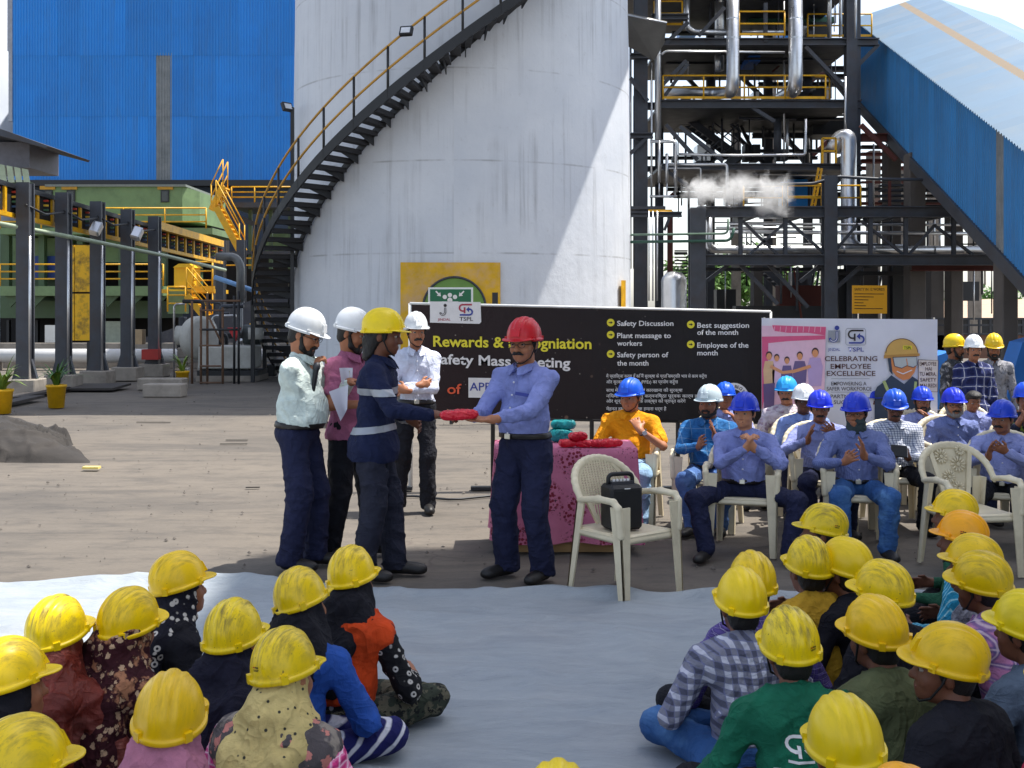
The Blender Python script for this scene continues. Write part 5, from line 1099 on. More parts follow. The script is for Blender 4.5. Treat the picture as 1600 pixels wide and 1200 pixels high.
        if shoes is not None and pose != 'floor':
            for s in (-1,1):
                dr = nrm(V3(kn[s][0]-hip[s][0], min(kn[s][1]-hip[s][1]-.10,-.12), 0)) if pose == 'stand' else nrm(V3(s*.25,-1,0)); sdv = V3(-dr[1],dr[0],0); a = an[s]; SM = np.stack([sdv, -dr, V3(0,0,1)],1); z0 = a[2]-.095
                SP = [('e', V3(a[0],a[1],z0+.045)+dr*.075, V3(.045,.125,.042), SM, .02), ('e', V3(a[0],a[1],z0+.055)-dr*.015, V3(.040,.065,.055), SM, .02), ('c', V3(a[0],a[1],z0+.06), a+V3(0,0,.02), .046, .044, .02), ('e', V3(a[0],a[1],z0+.03)+dr*.14, V3(.046,.06,.034), SM, .02)]
                so2 = link('shoe', sdf_mesh('shoe', SP, .011 if pose == 'stand' else .013, [(V3(0,0,-1), V3(0,0,z0+.004))]), shoes, e)
    # ---------------- one continuous skin body: head, neck, trunk, arms, hands
    hp = xf(head_prims(facefat), HM, HC); body = [('c', N-up*.03, HC+HM@V3(0,.028,-.05), .056, .052, .03)]+hp
    body += [('c', T(0,0,.10), T(0,0,tl-.08), .05, .06, .04)]
    for s in (-1,1):
        body += [('c', N-up*.06, sh[s], .030, .026 if sleeve >= .9 else .040, .03), ('c', sh[s], el[s], .024 if sleeve >= .9 else .047, .022 if sleeve >= .9 else .038, .02), ('c', el[s], wr[s], .022 if sleeve >= .9 else .038, .026, .02)]
        hd = (handpose or {}).get(s, {}); d = V3(*hd['d']) if 'd' in hd else nrm(wr[s]-el[s]); pn = V3(*hd['n']) if 'n' in hd else V3(-s,.0,-.3)
        body += hand_prims(wr[s], d, pn, hd.get('side', s if 'n' not in hd else 1), hd.get('curl',.4), hd.get('spread',.014), hd.get('thumb',.6))
    link('body', sdf_mesh('body', body, hs_), SKIN[skin], e)
    PINFO[e.name] = (el, wr, N, HC)
    # ---------------- head gear and hair
    HB = Matrix.Translation(HC) @ Matrix(HM.tolist()).to_4x4()
    if hairm and not (scarf is not None): 
        fn = dict(short=hair_mesh, crop=crop_mesh, long=longhair_mesh)[hairm]; link('hair', shared('hair_'+hairm, fn), HAIRM, e, HB)
    if eyes:
        for s in (-1,1): o = link('eye', shared('eye', eye_mesh), [EYEW, EYEB], e, HB @ Matrix.Translation((s*.031,-.0795,.011)) @ Matrix.Rotation(R(s*8),4,'Z') @ Matrix.Diagonal((1.15,1,.72,1)))
        link('eyebrows', shared('brow', brow_mesh), HAIRM, e, HB)
        link('lips', shared('lips', lambda: sdf_mesh('lips', [cap((-.019,-.0915,-.0605),(.019,-.0915,-.0605),.0062,k=.004), cap((-.014,-.0905,-.0705),(.014,-.0905,-.0705),.0066,k=.004)], .003)), M('lips', S(110,62,56), .5), e, HB)
    if beard == 'full': link('beard', shared('beard', beard_mesh), HAIRM, e, HB)
    if beard == 'grey': link('beard', shared('beard', beard_mesh), HAIRG, e, HB)
    if beard in ('moustache','full','grey'): link('moustache', shared('moustache', moustache_mesh), HAIRM, e, HB)
    if glasses:
        def gl():
            mb = MB()
            for s in (-1,1):
                mb.tube([(s*.034+.024*math.cos(a), -.1035-.002*abs(math.cos(a)), .008+.018*math.sin(a)) for a in np.linspace(0,2*math.pi,20,endpoint=False)], .0019, 6, closed=True)
                mb.tube([(s*.058,-.1,.014),(s*.078,-.04,.012),(s*.080,.015,.008)], .0024, 6)
            mb.tube([(-.011,-.106,.010),(.011,-.106,.010)], .0026, 6); return mb.mesh('glasses')
        link('glasses', shared('glasses', gl), LENS, e, HB)
    if hat:
        o = link('helmet', shared('helmet', helmet_mesh), HAT[hat], e, HB @ Matrix.Rotation(R(hatyaw),4,'Z') @ Matrix.Rotation(R(hat_tilt),4,'X'))
        if sticker:
            mk = []
            for (u0, u1, v0, v1, mi) in ((-.016,-.006,.004,.009,0),(-.004,.002,.004,.010,1),(.004,.012,.003,.009,1),(-.016,.014,-.003,-.001,1),(-.014,.010,-.007,-.0045,1)):
                a_ = R(sticker); P = []
                for u, v in ((u0,v0),(u1,v0),(u1,v1),(u0,v1)):
                    aa = a_+u/.12; P.append((.1085*math.sin(aa)*.985, .008-.1335*math.cos(aa)*.985, .088+v))
                mk.append((P, mi))
            for mi, m_ in ((0, INKR), (1, STRAP)):
                mb = MB()
                for P, i_ in mk:
                    if i_ == mi: mb.add(P, [(0,1,2,3)])
                mb.build('sticker', m_, o)
        if strap:
            def stp():
                mb = MB()
                for s in (-1,1): mb.tube([(s*.088,-.005,.03),(s*.080,-.012,-.02),(s*.062,-.035,-.085),(s*.02,-.062,-.122),(0,-.066,-.126)], .0045, 6)
                return mb.mesh('chin_strap')
            link('chin_strap', shared('strap', stp), STRAP, o)
    if scarf is not None:
        sp = xf([ell((0,.022,.030),(.088,.102,.098),k=.04), ell((0,.05,-.05),(.075,.065,.08),k=.05), cap((.062,.0,-.02),(.066,.0,-.10),.032,.034), cap((-.062,.0,-.02),(-.066,.0,-.10),.032,.034)], HM, HC)
        for s in (-1,1): sp += [('c', N+TM@V3(s*.04,.045,.06), T(s*.125,.055,tl-.055), .062, .055, .06), ('c', N+TM@V3(s*.05,-.01,.03), T(s*.13,-.03,tl-.06), .055, .06, .05)]
        if scarf_kind == 'back':
            sp += [('c', N+TM@V3(0,.065,.04), T(.03,.110,tl*.62), .060, .055, .06), ('c', T(.03,.108,tl*.62), T(-.02,.112,tl*.30), .058, .050, .06), ('c', T(-.08,.10,tl*.75), T(.02,.108,tl*.35), .055, .045, .05), ('c', T(.10,.10,tl*.78), T(.03,.108,tl*.40), .055, .045, .05)]
        elif scarf_kind == 'long':
            for s in (-1,1): sp += [('c', T(s*.10,.085,tl*.8), T(s*.12,.095,tl*.1), .058, .07, .07)]
            sp += [('c', T(0,.10,tl*.8), T(0,.112,tl*.08), .06, .075, .08)]
        link('head_scarf', sdf_mesh('head_scarf', sp, hc, [(nrm(HM@V3(0,-1,-.15)), HC+HM@V3(0,-.062,0))] if eyes else (), .018, 10, sd+40), scarf, e)
    return e
# ------------------------------------------------------------------ lettering
def text_mesh(txt, bold=0.0, res=3):
    cu = bpy.data.curves.new('t', 'FONT'); cu.body = txt; cu.size = 1; cu.resolution_u = res; cu.offset = bold
    o = bpy.data.objects.new('t', cu); COL.objects.link(o); dg = bpy.context.evaluated_depsgraph_get(); dg.update()
    me = bpy.data.meshes.new_from_object(o.evaluated_get(dg)); bpy.data.objects.remove(o); bpy.data.curves.remove(cu); return me
def letter(parent, txt, px0, px1, base, cap_h, Z, mat, org, y=-.012, bold=.008, name='lettering', slope=0, res=3):
    """text standing on pixel baseline, from px0 to px1 (or natural width), on the plane at depth Z"""
    me = text_mesh(txt, bold, res); co = np.empty(len(me.vertices)*3, np.float32); me.vertices.foreach_get('co', co); co = co.reshape(-1,3)
    if len(co) == 0: return None
    s = cap_h/F_PX*Z/.73; k = s if px1 is None else ((px1-px0)/F_PX*Z)/max(co[:,0].max()-co[:,0].min(), 1e-4); o0 = W(px0,base,Z)-org
    x = (co[:,0]-co[:,0].min())*k; v = np.stack([x+o0.x, np.full_like(x, y), co[:,1]*s+o0.z-x*slope], 1); me.vertices.foreach_set('co', v.ravel().astype(np.float32)); me.update(); me.materials.clear()
    return link(name, me, mat, parent)
def flat(parent, pts, Z, mat, org, y=-.010, name='print'):
    v = [W(px,py,Z)-org for px,py in pts]; mb = MB(); mb.add([(p.x,y,p.z) for p in v], [tuple(range(len(v)))]); me = mb.mesh(name); return link(name, me, mat, parent)
def disc(parent, px, py, rx, ry, Z, mat, org, y=-.010, n=20, name='print', a0=0, a1=360):
    P = [(px+rx*math.cos(R(a)), py-ry*math.sin(R(a))) for a in np.linspace(a0, a1, n+1)[:-1 if a1-a0 >= 360 else None]]; return flat(parent, P, Z, mat, org, y, name)
def stroke(parent, pts, wpx, Z, mat, org, y=-.013, name='print'):
    mb = MB(); P = [W(px,py,Z)-org for px,py in pts]; w = wpx/F_PX*Z/2; L = []
    for i, p in enumerate(P):
        d = P[min(i+1,len(P)-1)]-P[max(i-1,0)]; n_ = Vector((-d.z,0,d.x)).normalized()*w; L += [(p.x+n_.x,y,p.z+n_.z),(p.x-n_.x,y,p.z-n_.z)]
    mb.add(L, [(2*i,2*i+1,2*i+3,2*i+2) for i in range(len(P)-1)]); return link(name, mb.mesh(name), mat, parent)
def arc(cx, cy, r, a0, a1, n=10, ry=None): return [(cx+r*math.cos(R(a)), cy-(ry or r)*math.sin(R(a))) for a in np.linspace(a0,a1,n)]
INK_W = paint_flat('ink_white', S(228,226,224)); INK_Y = paint_flat('ink_yellow', S(232,218,50)); INK_O = paint_flat('ink_orange', S(226,90,50)); INK_K = paint_flat('ink_dark', S(40,30,30)); INK_B = paint_flat('ink_blue', S(52,66,150)); INK_R = paint_flat('ink_red', S(170,50,70)); INK_BR = paint_flat('ink_brown', S(78,40,36)); INK_G = paint_flat('ink_grey', S(150,152,158))
def logo_s(parent, cx, cy, s, Z, org, y=-.014, ca=INK_R, cb=INK_B, w=2.6):
    """square mark of two interlocked strokes and an arrow head"""
    stroke(parent, [(cx+s*.95,cy-s*.8),(cx-s*.5,cy-s*.8)]+arc(cx-s*.5,cy-s*.3,s*.5,90,270,8)+[(cx-s*.2,cy+s*.2)], w, Z, ca, org, y); stroke(parent, [(cx-s*.2,cy-s*.4),(cx-s*.2,cy+s*.55)], w, Z, ca, org, y-.002)
    stroke(parent, [(cx+s*.25,cy-s*.1),(cx+s*.6,cy-s*.1)]+arc(cx+s*.55,cy+s*.35,s*.45,90,-90,8)+[(cx-s*.95,cy+s*.8)], w, Z, cb, org, y); flat(parent, [(cx+s*.05,cy-s*.05),(cx+s*.5,cy-s*.5),(cx+s*.5,cy+s*.4)], Z, cb, org, y-.002)
def logo_j(parent, cx, cy, s, Z, org, y=-.014, ca=INK_B, w=2.4, box=True):
    if box: flat(parent, [(cx-s*.75,cy-s*.45),(cx+s*.7,cy-s*.45),(cx+s*.7,cy+s*1.0),(cx-s*.75,cy+s*1.0)], Z, INK_G, org, y+.002)
    stroke(parent, [(cx+s*.3,cy-s*.35),(cx+s*.3,cy+s*.45)]+arc(cx-s*.12,cy+s*.45,s*.42,0,-180,9), w*1.6, Z, ca, org, y); disc(parent, cx+s*.3, cy-s*.75, s*.28, s*.28, Z, ca, org, y)
    stroke(parent, [(cx+s*.3,cy-s*.3),(cx+s*.3,cy+s*.45)]+arc(cx-s*.12,cy+s*.45,s*.42,0,-150,9), w*.5, Z, INK_W, org, y-.002)
def cloth_sheet(px0, px1, yt0, yt1, yb0, yb1, Z, org, amp, seed, nx=70, nz=24):
    U, Vv = np.meshgrid(np.linspace(0,1,nx), np.linspace(0,1,nz), indexing='ij'); PX = px0+(px1-px0)*U; T_ = yt0+(yt1-yt0)*U; B_ = yb0+(yb1-yb0)*U; PY = T_+(B_-T_)*Vv
    X = (PX-800)/F_PX*Z-org.x; Zz = CAM_H+(HOR-PY)/F_PX*Z-org.z; Yy = amp*fbm(X*1.6+seed, Zz*2.2+X*.9, None, 3)+amp*.8*np.clip(1-np.abs(vnoise(X*2+Zz*1.3+seed, Zz*.7))*6,0,1)
    v = np.stack([X, Yy, Zz], -1).reshape(-1,3); i = np.arange(nx*nz).reshape(nx,nz); return np_mesh('sheet', v, np.stack([i[:-1,:-1],i[:-1,1:],i[1:,1:],i[1:,:-1]],-1).reshape(-1,4))
# ------------------------------------------------------------------ black banner
ZN = 11.5; bo = W(922,0,ZN); bo.z = 0
bn = empty('banner', bo, 0, 'wide black printed banner with yellow and white lettering on a white frame', 'banner', 'event banners')
m, t, b = newmat('banner_black'); vec = coords(t, False)
vo = nd(t, 'ShaderNodeTexVoronoi'); vo.inputs['Scale'].default_value = 7; lk(t, scaled(t, vec, (1,.01,1)), vo.inputs['Vector']); x, y, z = sep(t, vec)
dots = math_(t,'MULTIPLY', ramp(t, vo.outputs['Distance'], .16, .10), math_(t,'MULTIPLY', ramp(t, noise(t, vec, 3, 2), .52, .6), ramp(t, x, .5, -.2)))
col = mixc(t, ramp(t, x, -1.9, .6), S(48,33,33), S(34,31,32)); col = mixc(t, math_(t,'MULTIPLY',dots,.45), col, S(150,120,100)); 
vo2 = nd(t, 'ShaderNodeTexVoronoi'); vo2.inputs['Scale'].default_value = 16; lk(t, scaled(t, vec, (1,.01,1)), vo2.inputs['Vector']); col = mixc(t, math_(t,'MULTIPLY',ramp(t, vo2.outputs['Distance'], .13, .08), math_(t,'MULTIPLY',ramp(t, noise(t, vec, 5, 2), .55, .62), ramp(t, x, .7, .2))), col, S(150,140,132))
lk(t, col, b.inputs['Base Color']); b.inputs['Roughness'].default_value = .6; b.inputs['Specular IOR Level'].default_value = .25; bump(t, b, noise(t, scaled(t, vec, (1,1,.6)), 5, 5, .6, .8), .35, .03)
link('banner_sheet', cloth_sheet(643,1203,476,489,650,660,ZN,bo,.010,2), m, bn)
FRM = M('frame_white', S(222,222,220), .5)
def bt(px, py, dy=0): p = W(px,py,ZN)-bo; return Vector((p.x, dy, p.z))
MB().tube([bt(640,474,.02), bt(1205,487,.02)], .013, 8).build('top_rail', FRM, bn); MB().tube([bt(640,652,.03), bt(1200,661,.03)], .016, 8).build('bottom_rail', STEEL_BLK, bn)
for px, yt in ((641,474),(770,477),(925,480),(1060,484),(1204,487)):
    q = bt(px,yt,.035); MB().tube([(q.x,.035,0),q], .022, 8).build('frame_post', FRM if px in (641,1204) else STEEL_BLK, bn)
    MB().box((q.x-.22,-.02,.005),(q.x+.02,.09,.035)).build('foot_plate', STEEL_BLK, bn)
L = lambda *a, **k: letter(bn, *a, org=bo, **k)
L('Rewards & Recogniation', 677, 924, 541, 17, ZN, INK_Y, bold=.022, y=-.016, slope=.016); L('Safety Mass Meeting', 677, 891, 568, 16, ZN, INK_W, bold=.022, y=-.016, slope=.03)
L('of', 699, 721, 615, 16, ZN, INK_O, bold=.014, y=-.016)
flat(bn, [(732,590),(792,591),(792,622),(732,621)], ZN, INK_W, bo, -.014, 'month_card'); L('APRIL', 734, 783, 610, 13, ZN, INK_B, y=-.018)
flat(bn, [(672,471),(751,472),(752,503),(749,506),(672,504)], ZN, INK_W, bo, -.014, 'logo_panel'); logo_j(bn, 693, 484, 9, ZN, bo, -.018, INK_K, 2, False); L('JINDAL', 684, 704, 501, 4, ZN, INK_R, y=-.018)
logo_s(bn, 728, 484, 10, ZN, bo, -.018); L('TSPL', 718, 739, 501, 6, ZN, INK_K, y=-.018)
for px, py in ((954,504),(954,523),(954,553),(1079,507),(1079,538)):
    disc(bn, px, py, 6, 6, ZN, INK_Y, bo, -.014, name='bullet'); flat(bn, [(px-3,py-.7),(px,py-.7),(px,py-2.2),(px+3.2,py),(px,py+2.2),(px,py+.7),(px-3,py+.7)], ZN, INK_K, bo, -.017, 'arrow')
for tx, a, c, y_ in (('Safety Discussion',964,1052,509),('Plant message to',964,1048,528),('workers',964,1003,540),('Safety person of',964,1044,558),('the month',964,1013,571),('Best suggestion',1089,1170,512),('of the month',1089,1153,523),('Employee of the',1089,1169,543),('month',1089,1121,555)): L(tx, a, c, y_, 8.2, ZN, INK_W, y=-.015, bold=.016)
for tx, a, c, y_ in (('मैं प्रतिज्ञा करता हूँ कि मैं सुरक्षा के प्रति समर्पित भाव से काम करूँगा',947,1104,590),('और सुरक्षा उपकरणों (PPEs) का प्रयोग करूँगा',947,1059,599),('साथ में कार्यस्थल एवं कारखाना की सुरक्षा',947,1066,612),('नियमों के प्रति हेतु कर्मनिष्ठा पूर्वक कार्य करेंगे',947,1100,621),('और शून्य दुर्घटना के लक्ष्य को प्राप्त करेंगे',947,1071,629),('मेहनत हमारी सुरक्षा हमारा धर्म है',947,1041,641)): L(tx, a, c, y_, 5.2, ZN, INK_W, y=-.015, bold=.004, res=1)
disc(bn, 1146, 622, 24, 24, ZN, INK_W, bo, -.014, 32, 'emblem'); disc(bn, 1146, 622, 14, 14, ZN, INK_K, bo, -.016, 24, 'emblem_core')
for k, ch_ in enumerate('SAFETY BEGINS'):
    a = 165-k*11.5; px, py = 1146+16*math.cos(R(a)), 622-16*math.sin(R(a))
    if ch_ != ' ':
        o = letter(bn, ch_, 0, None, 0, 5, ZN, INK_K, W(0,0,ZN), y=0, bold=.01); o.location = bt(px,py,-.018); o.rotation_euler = (0, R(90-a)*1.0, 0)
# ------------------------------------------------------------------ white banner
ZW = 11.2; wo = W(1328,0,ZW); wo.z = 0
wn = empty('banner', wo, 0, 'white printed banner with a cartoon worker and brown capital lettering', 'banner', 'event banners')
link('banner_sheet', cloth_sheet(1190,1465,497,499,668,672,ZW,wo,.012,7,40,24), M('banner_white', S(224,224,232), .45, 0, .06, 2, .3, 6), wn)
for px in (1194,1460): q = W(px,496,ZW)-wo; MB().tube([(q.x,.03,0),(q.x,.03,q.z)], .02, 8).build('frame_post', STEEL_BLK, wn)
WL = lambda *a, **k: letter(wn, *a, org=wo, **k); WF = lambda pts, c, y=-.012, n='print': flat(wn, pts, ZW, c, wo, y, n)
for tx, a, c, y_, h in (('CELEBRATING',1288,1370,564,8),('EMPLOYEE',1297,1360,576,8),('EXCELLENCE',1291,1367,587,8)): WL(tx, a, c, y_, h, ZW, INK_BR, bold=.012, y=-.018)
for tx, a, c, y_ in (('EMPOWERING A',1298,1353,602),('SAFER WORKFORCE',1291,1361,610),('PARTNERS IN',1297,1350,622),('SUCCESS',1302,1340,631)): WL(tx, a, c, y_, 6, ZW, INK_K, y=-.018)
for y_ in (591.5, 612.5): stroke(wn, [(1298,y_),(1358,y_)], .7, ZW, INK_G, wo, -.016)
logo_j(wn, 1303, 522, 13, ZW, wo, -.018); WL('JINDAL', 1293, 1312, 548, 4.5, ZW, INK_B, y=-.018)
stroke(wn, [(1323,513),(1350,513),(1352,516),(1352,537),(1350,539),(1323,539),(1321,537),(1321,516),(1323,513)], .8, ZW, INK_G, wo, -.014); logo_s(wn, 1337, 526, 12, ZW, wo, -.018, INK_K); WL('TSPL', 1324, 1349, 549, 6.5, ZW, INK_B, bold=.012, y=-.018)
PK = paint_flat('print_pink', S(222,90,130)); PKL = paint_flat('print_pale_pink', S(235,190,205)); PS = paint_flat('print_skin', S(224,150,100)); PL = paint_flat('print_lilac', S(190,160,200)); PP = paint_flat('print_plum', S(110,90,130)); PT = paint_flat('print_tan', S(224,180,130)); PH = paint_flat('print_hair', S(60,40,45))
WF([(1190,509),(1290,510),(1288,600),(1284,668),(1191,668)], PKL, -.012, 'photo_print'); WF([(1190,526),(1289,524),(1289,530),(1230,533),(1200,536),(1199,600),(1190,640)], PK, -.014); WF([(1206,508),(1290,511),(1289,524),(1262,520),(1230,520),(1209,517)], PK, -.014)
for k in range(9): stroke(wn, [(1210+k*9,510),(1209+k*9,519)], .8, ZW, PKL, wo, -.016)
for (hx, hy, r_, c, w_) in ((1201,556,5,PT,9),(1213,559,4.2,PKL,7),(1229,563,4.2,PP,9),(1249,556,4.8,PP,11),(1273,551,5.5,PL,12)):
    WF([(hx-w_*.7,hy+8),(hx+w_*.7,hy+8),(hx+w_*1.0,hy+22),(hx+w_*.8,hy+52),(hx-w_*.8,hy+52),(hx-w_*1.0,hy+22)], c, -.015-.0005*hx%.002); disc(wn, hx, hy-1, r_, r_*1.25, ZW, PH, wo, -.0175); disc(wn, hx, hy+1, r_*.85, r_*1.1, ZW, PS, wo, -.0185)
stroke(wn, [(1203,572),(1222,582),(1240,580),(1266,572)], 5, ZW, PS, wo, -.019); WF([(1192,600),(1210,598),(1208,655),(1194,655)], PP, -.019)
HY = paint_flat('print_helmet', S(214,170,90)); FS = paint_flat('print_face', S(222,140,80)); GG = paint_flat('print_goggle', S(190,195,190)); NV = paint_flat('print_navy', S(52,66,84)); LM = paint_flat('print_lime', S(176,190,120))
WF([(1366,612),(1370,604),(1384,594),(1392,586),(1412,600),(1425,588),(1440,598),(1446,612),(1448,660),(1366,660)], NV, -.013); stroke(wn, [(1380,595),(1390,618)], 5, ZW, LM, wo, -.016); stroke(wn, [(1430,596),(1428,618)], 4, ZW, LM, wo, -.016)
WF([(1388,554),(1432,554),(1431,572),(1428,582),(1420,592),(1410,594),(1400,588),(1392,578)], FS, -.015); WF([(1386,558),(1391,558),(1394,586),(1389,580)], NV, -.016)
WF([(1381,556),(1382,548)]+arc(1408,552,25,175,8,16,23)+[(1436,556),(1432,555),(1386,557)], HY, -.017); stroke(wn, arc(1408,552,25,178,4,16,23), 1, ZW, INK_BR, wo, -.021); WF([(1380,555),(1436,552),(1436,556),(1380,560)], paint_flat('print_brim', S(190,140,70)), -.019)
WF([(1394,558),(1431,557),(1432,570),(1426,574),(1416,571),(1408,575),(1397,572)], GG, -.018); stroke(wn, [(1394,558),(1431,557),(1432,570),(1426,574),(1416,571),(1408,575),(1397,572),(1394,558)], 1, ZW, NV, wo, -.021); stroke(wn, [(1400,580),(1410,584),(1424,578)], 1.6, ZW, INK_W, wo, -.02); stroke(wn, [(1415,560),(1417,571)], 1.2, ZW, FS, wo, -.022)
WF([(1410,540),(1424,540),(1424,546),(1410,546)], INK_Y, -.020); WL('TSPL', 1411, 1423, 545.5, 4.5, ZW, INK_K, y=-.024)
WF([(1434,562),(1465,563),(1464,612),(1434,611)], paint_flat('print_card', S(224,212,200)), -.014); stroke(wn, [(1434,562),(1465,563),(1464,612),(1434,611),(1434,562)], .9, ZW, INK_BR, wo, -.017)
for tx, a, c, y_ in (('EMPLOYEE',1436,1462,571),('HAI',1445,1455,579),('TU MERA,',1436,1462,587),('SAFETY',1437,1462,596),('MAI REDI',1437,1462,605)): WL(tx, a, c, y_, 6, ZW, INK_BR, bold=.006, y=-.018)
# lettering on the notice board
so0 = sb.location.copy()
letter(sb, 'SAFETY IN 12 WORDS', 1335, 1382, 454, 4.2, 26.5, SIGNT, so0, y=-.006)
for k, tx in enumerate(('Stop and think before you act','Look around for any hazard','Wear the right gear','Keep clear','Ask if unsure','Report every near miss to the shift')): stroke(sb, [(1335,459+k*4.6),(1335+(46,30,22,14,18,44)[k],459.4+k*4.6)], 1.1, 26.5, SIGNT, so0, -.006, 'text_line')
# assembly point sign behind the banner
az = 18.0; ao = W(705,0,az); ao.z = 0; ap = empty('assembly_sign', ao, 0, 'green and white assembly point sign showing above the black banner', 'sign')
pbx = lambda x0,x1,y0,y1: (W(x0,y1,az)-ao, W(x1,y0,az)-ao)
a, c = pbx(669,739,449,495); MB().box((a.x,0,a.z),(c.x,.03,c.z)).build('sign_board', paint_flat('sign_white', S(226,230,228)), ap); a, c = pbx(672,736,452,492); MB().box((a.x,-.006,a.z),(c.x,-.002,c.z)).build('sign_field', paint_flat('sign_green', S(26,104,70)), ap)
for (x_, y_, r_) in ((695,464,3.4),(703,461,3.4),(711,464,3.4),(703,469,4)): disc(ap, x_, y_, r_, r_, az, INK_W, ao, -.010)
for s_ in (-1,1): stroke(ap, [(703+s_*22,455),(703+s_*17,460)], 2.2, az, INK_W, ao, -.010); flat(ap, [(703+s_*14,463),(703+s_*20.5,462),(703+s_*15,456.5)], az, INK_W, ao, -.011)
stroke(ap, [(690,474),(716,474)], 6, az, INK_W, ao, -.010)
MB().tube([(0,.05,0),(0,.05,W(0,452,az).z)], .03, 8).build('post', STEEL_DK, ap)
q = W(776,463,az)-ao; MB().box((q.x-.07,-.02,0),(q.x+.02,.06,q.z+.06)).build('side_post', STEEL_BLK, ap)
# ------------------------------------------------------------------ moulded plastic armchairs
PLAST = M('plastic_cream', S(224,212,182), .42, 0, .06, 5, dirt=S(150,135,110), damt=.35, dscale=3, spec=.4)
def arch_pts(n=18, inset=0):
    P = []
    for k in range(n+1):
        a = math.pi*k/n; x_ = (.262-inset)*math.cos(a); s_ = math.sin(a)**.75; P.append(V3(x_, .12+.17*s_, .615+(.225-inset)*s_))
    return P
def chair_meshes():
    D = {}
    A = arch_pts(); fr = []
    for a, c in zip(A[:-1], A[1:]): fr += [('c', a, c, .021, .021, .012), ('c', a+V3(0,-.012,-.018), c+V3(0,-.012,-.018), .012, .012, .012)]
    D['back_frame'] = sdf_mesh('back_frame', fr, .008)
    ar = [cap((.262,.13,.612),(.272,-.06,.640),.020,.022,.012), cap((.272,-.06,.640),(.268,-.19,.636),.022,.021,.012), cap((.250,.0,.632),(.250,-.17,.634),.014,.014,.012), cap((.268,-.19,.636),(.262,-.225,.60),.021,.022,.012), cap((.262,-.225,.60),(.250,-.235,.43),.023,.026,.012)]
    D['armrest'] = sdf_mesh('armrest', ar, .008)
    def leg(x0, y0, x1, y1, z1):
        mb = MB(); sx, sy = (1 if x0 > 0 else -1), (1 if y0 > 0 else -1); w0, w1, th = (.088, .050, .011) if sy < 0 else (.070, .044, .011)
        def plate(du0, du1):
            V = []
            for (x_, y_, z_, k) in ((x0,y0,0,0),(x1,y1,z1,1)):
                w_ = (w1, w0)[k]
                for (u, v) in ((0,0),(1,0),(1,1),(0,1)): V.append((x_-sx*(u*(w_ if du0 else th)), y_-sy*(v*(th if du0 else w_)), z_))
            mb.add(V, [(3,2,1,0),(4,5,6,7),(0,1,5,4),(1,2,6,5),(2,3,7,6),(3,0,4,7)])
        plate(1, 0); plate(0, 1)
        return mb.mesh('leg')
    D['legs'] = [leg(.258,-.275,.262,-.240,.60), leg(-.258,-.275,-.262,-.240,.60), leg(.232,.290,.216,.205,.62), leg(-.232,.290,-.216,.205,.62)]
    # dished seat with a rolled skirt
    U, Vv = np.meshgrid(np.linspace(-1,1,22), np.linspace(-1,1,22), indexing='ij'); X = U*(.235-.02*(Vv+1)/2); Y = Vv*.225-.005; Zs_ = .425-.018*(1-U**2)*(1-Vv**2)-.03*np.clip((np.abs(U)-.9)/.1,0,1)**2-.035*np.clip((-Vv-.88)/.12,0,1)**2
    v = np.stack([X,Y,Zs_],-1).reshape(-1,3); i = np.arange(484).reshape(22,22); f = np.stack([i[:-1,:-1],i[1:,:-1],i[1:,1:],i[:-1,1:]],-1).reshape(-1,4); n0 = len(v); f = np.concatenate([f, f[:,::-1]+n0]); edge = np.concatenate([i[:,0], i[-1,1:], i[::-1,-1][1:], i[0,::-1][1:-1]]); e2 = np.roll(edge,-1); f = np.concatenate([f, np.stack([e2, edge, edge+n0, e2+n0],1)])
    D['seat'] = np_mesh('seat', np.concatenate([v, v-np.array([0,0,.022])]), f)
    D['skirt'] = MB().box((-.215,-.222,.385),(.215,-.206,.412)).box((-.222,-.20,.39),(-.206,.18,.412)).box((.206,-.20,.39),(.222,.18,.412)).mesh('skirt')
    def inplane(x, u): s_ = u; return (x, .165+.125*s_-.02, .44+.40*s_)       # back plane from seat to crown
    mb = MB()
    wid = lambda u: .085+.10*min(1,u*1.6) if u < .5 else .20*math.sqrt(max(0,1-((u-.5)/.52)**2))
    for k in range(-8,9):
        x_ = k*.024; us = [u for u in np.linspace(.0,.97,24) if abs(x_) < wid(u)]
        if len(us) > 1: mb.beam(inplane(x_,us[0]), inplane(x_,us[-1]), .010, .008, (0,1,0))
    for k in range(18):
        u = .30+.66*k/17; w_ = wid(u); mb.beam(inplane(-w_,u), inplane(w_,u), .006, .012)
    for s_ in (-1,1):
        for a, c in zip(np.linspace(0,.9,9)[:-1], np.linspace(0,.9,9)[1:]): mb.beam(inplane(s_*wid(a),a), inplane(s_*wid(c),c), .03, .02, (0,1,0))
    D['lattice'] = mb.mesh('back_lattice')
    mb = MB()                                                              # floral splat
    for s_ in (-1,1):
        for a, c in zip(np.linspace(0,.92,12)[:-1], np.linspace(0,.92,12)[1:]): mb.beam(inplane(s_*(.075+.085*a),a), inplane(s_*(.075+.085*c),c), .032, .022, (0,1,0))
    pl = [inplane(x_,u) for x_,u in ((-.07,.05),(.07,.05),(.15,.88),(.08,.97),(-.08,.97),(-.15,.88))]; mb.slab([Vector(p)+Vector((0,.012,0)) for p in pl], (0,.008,0))
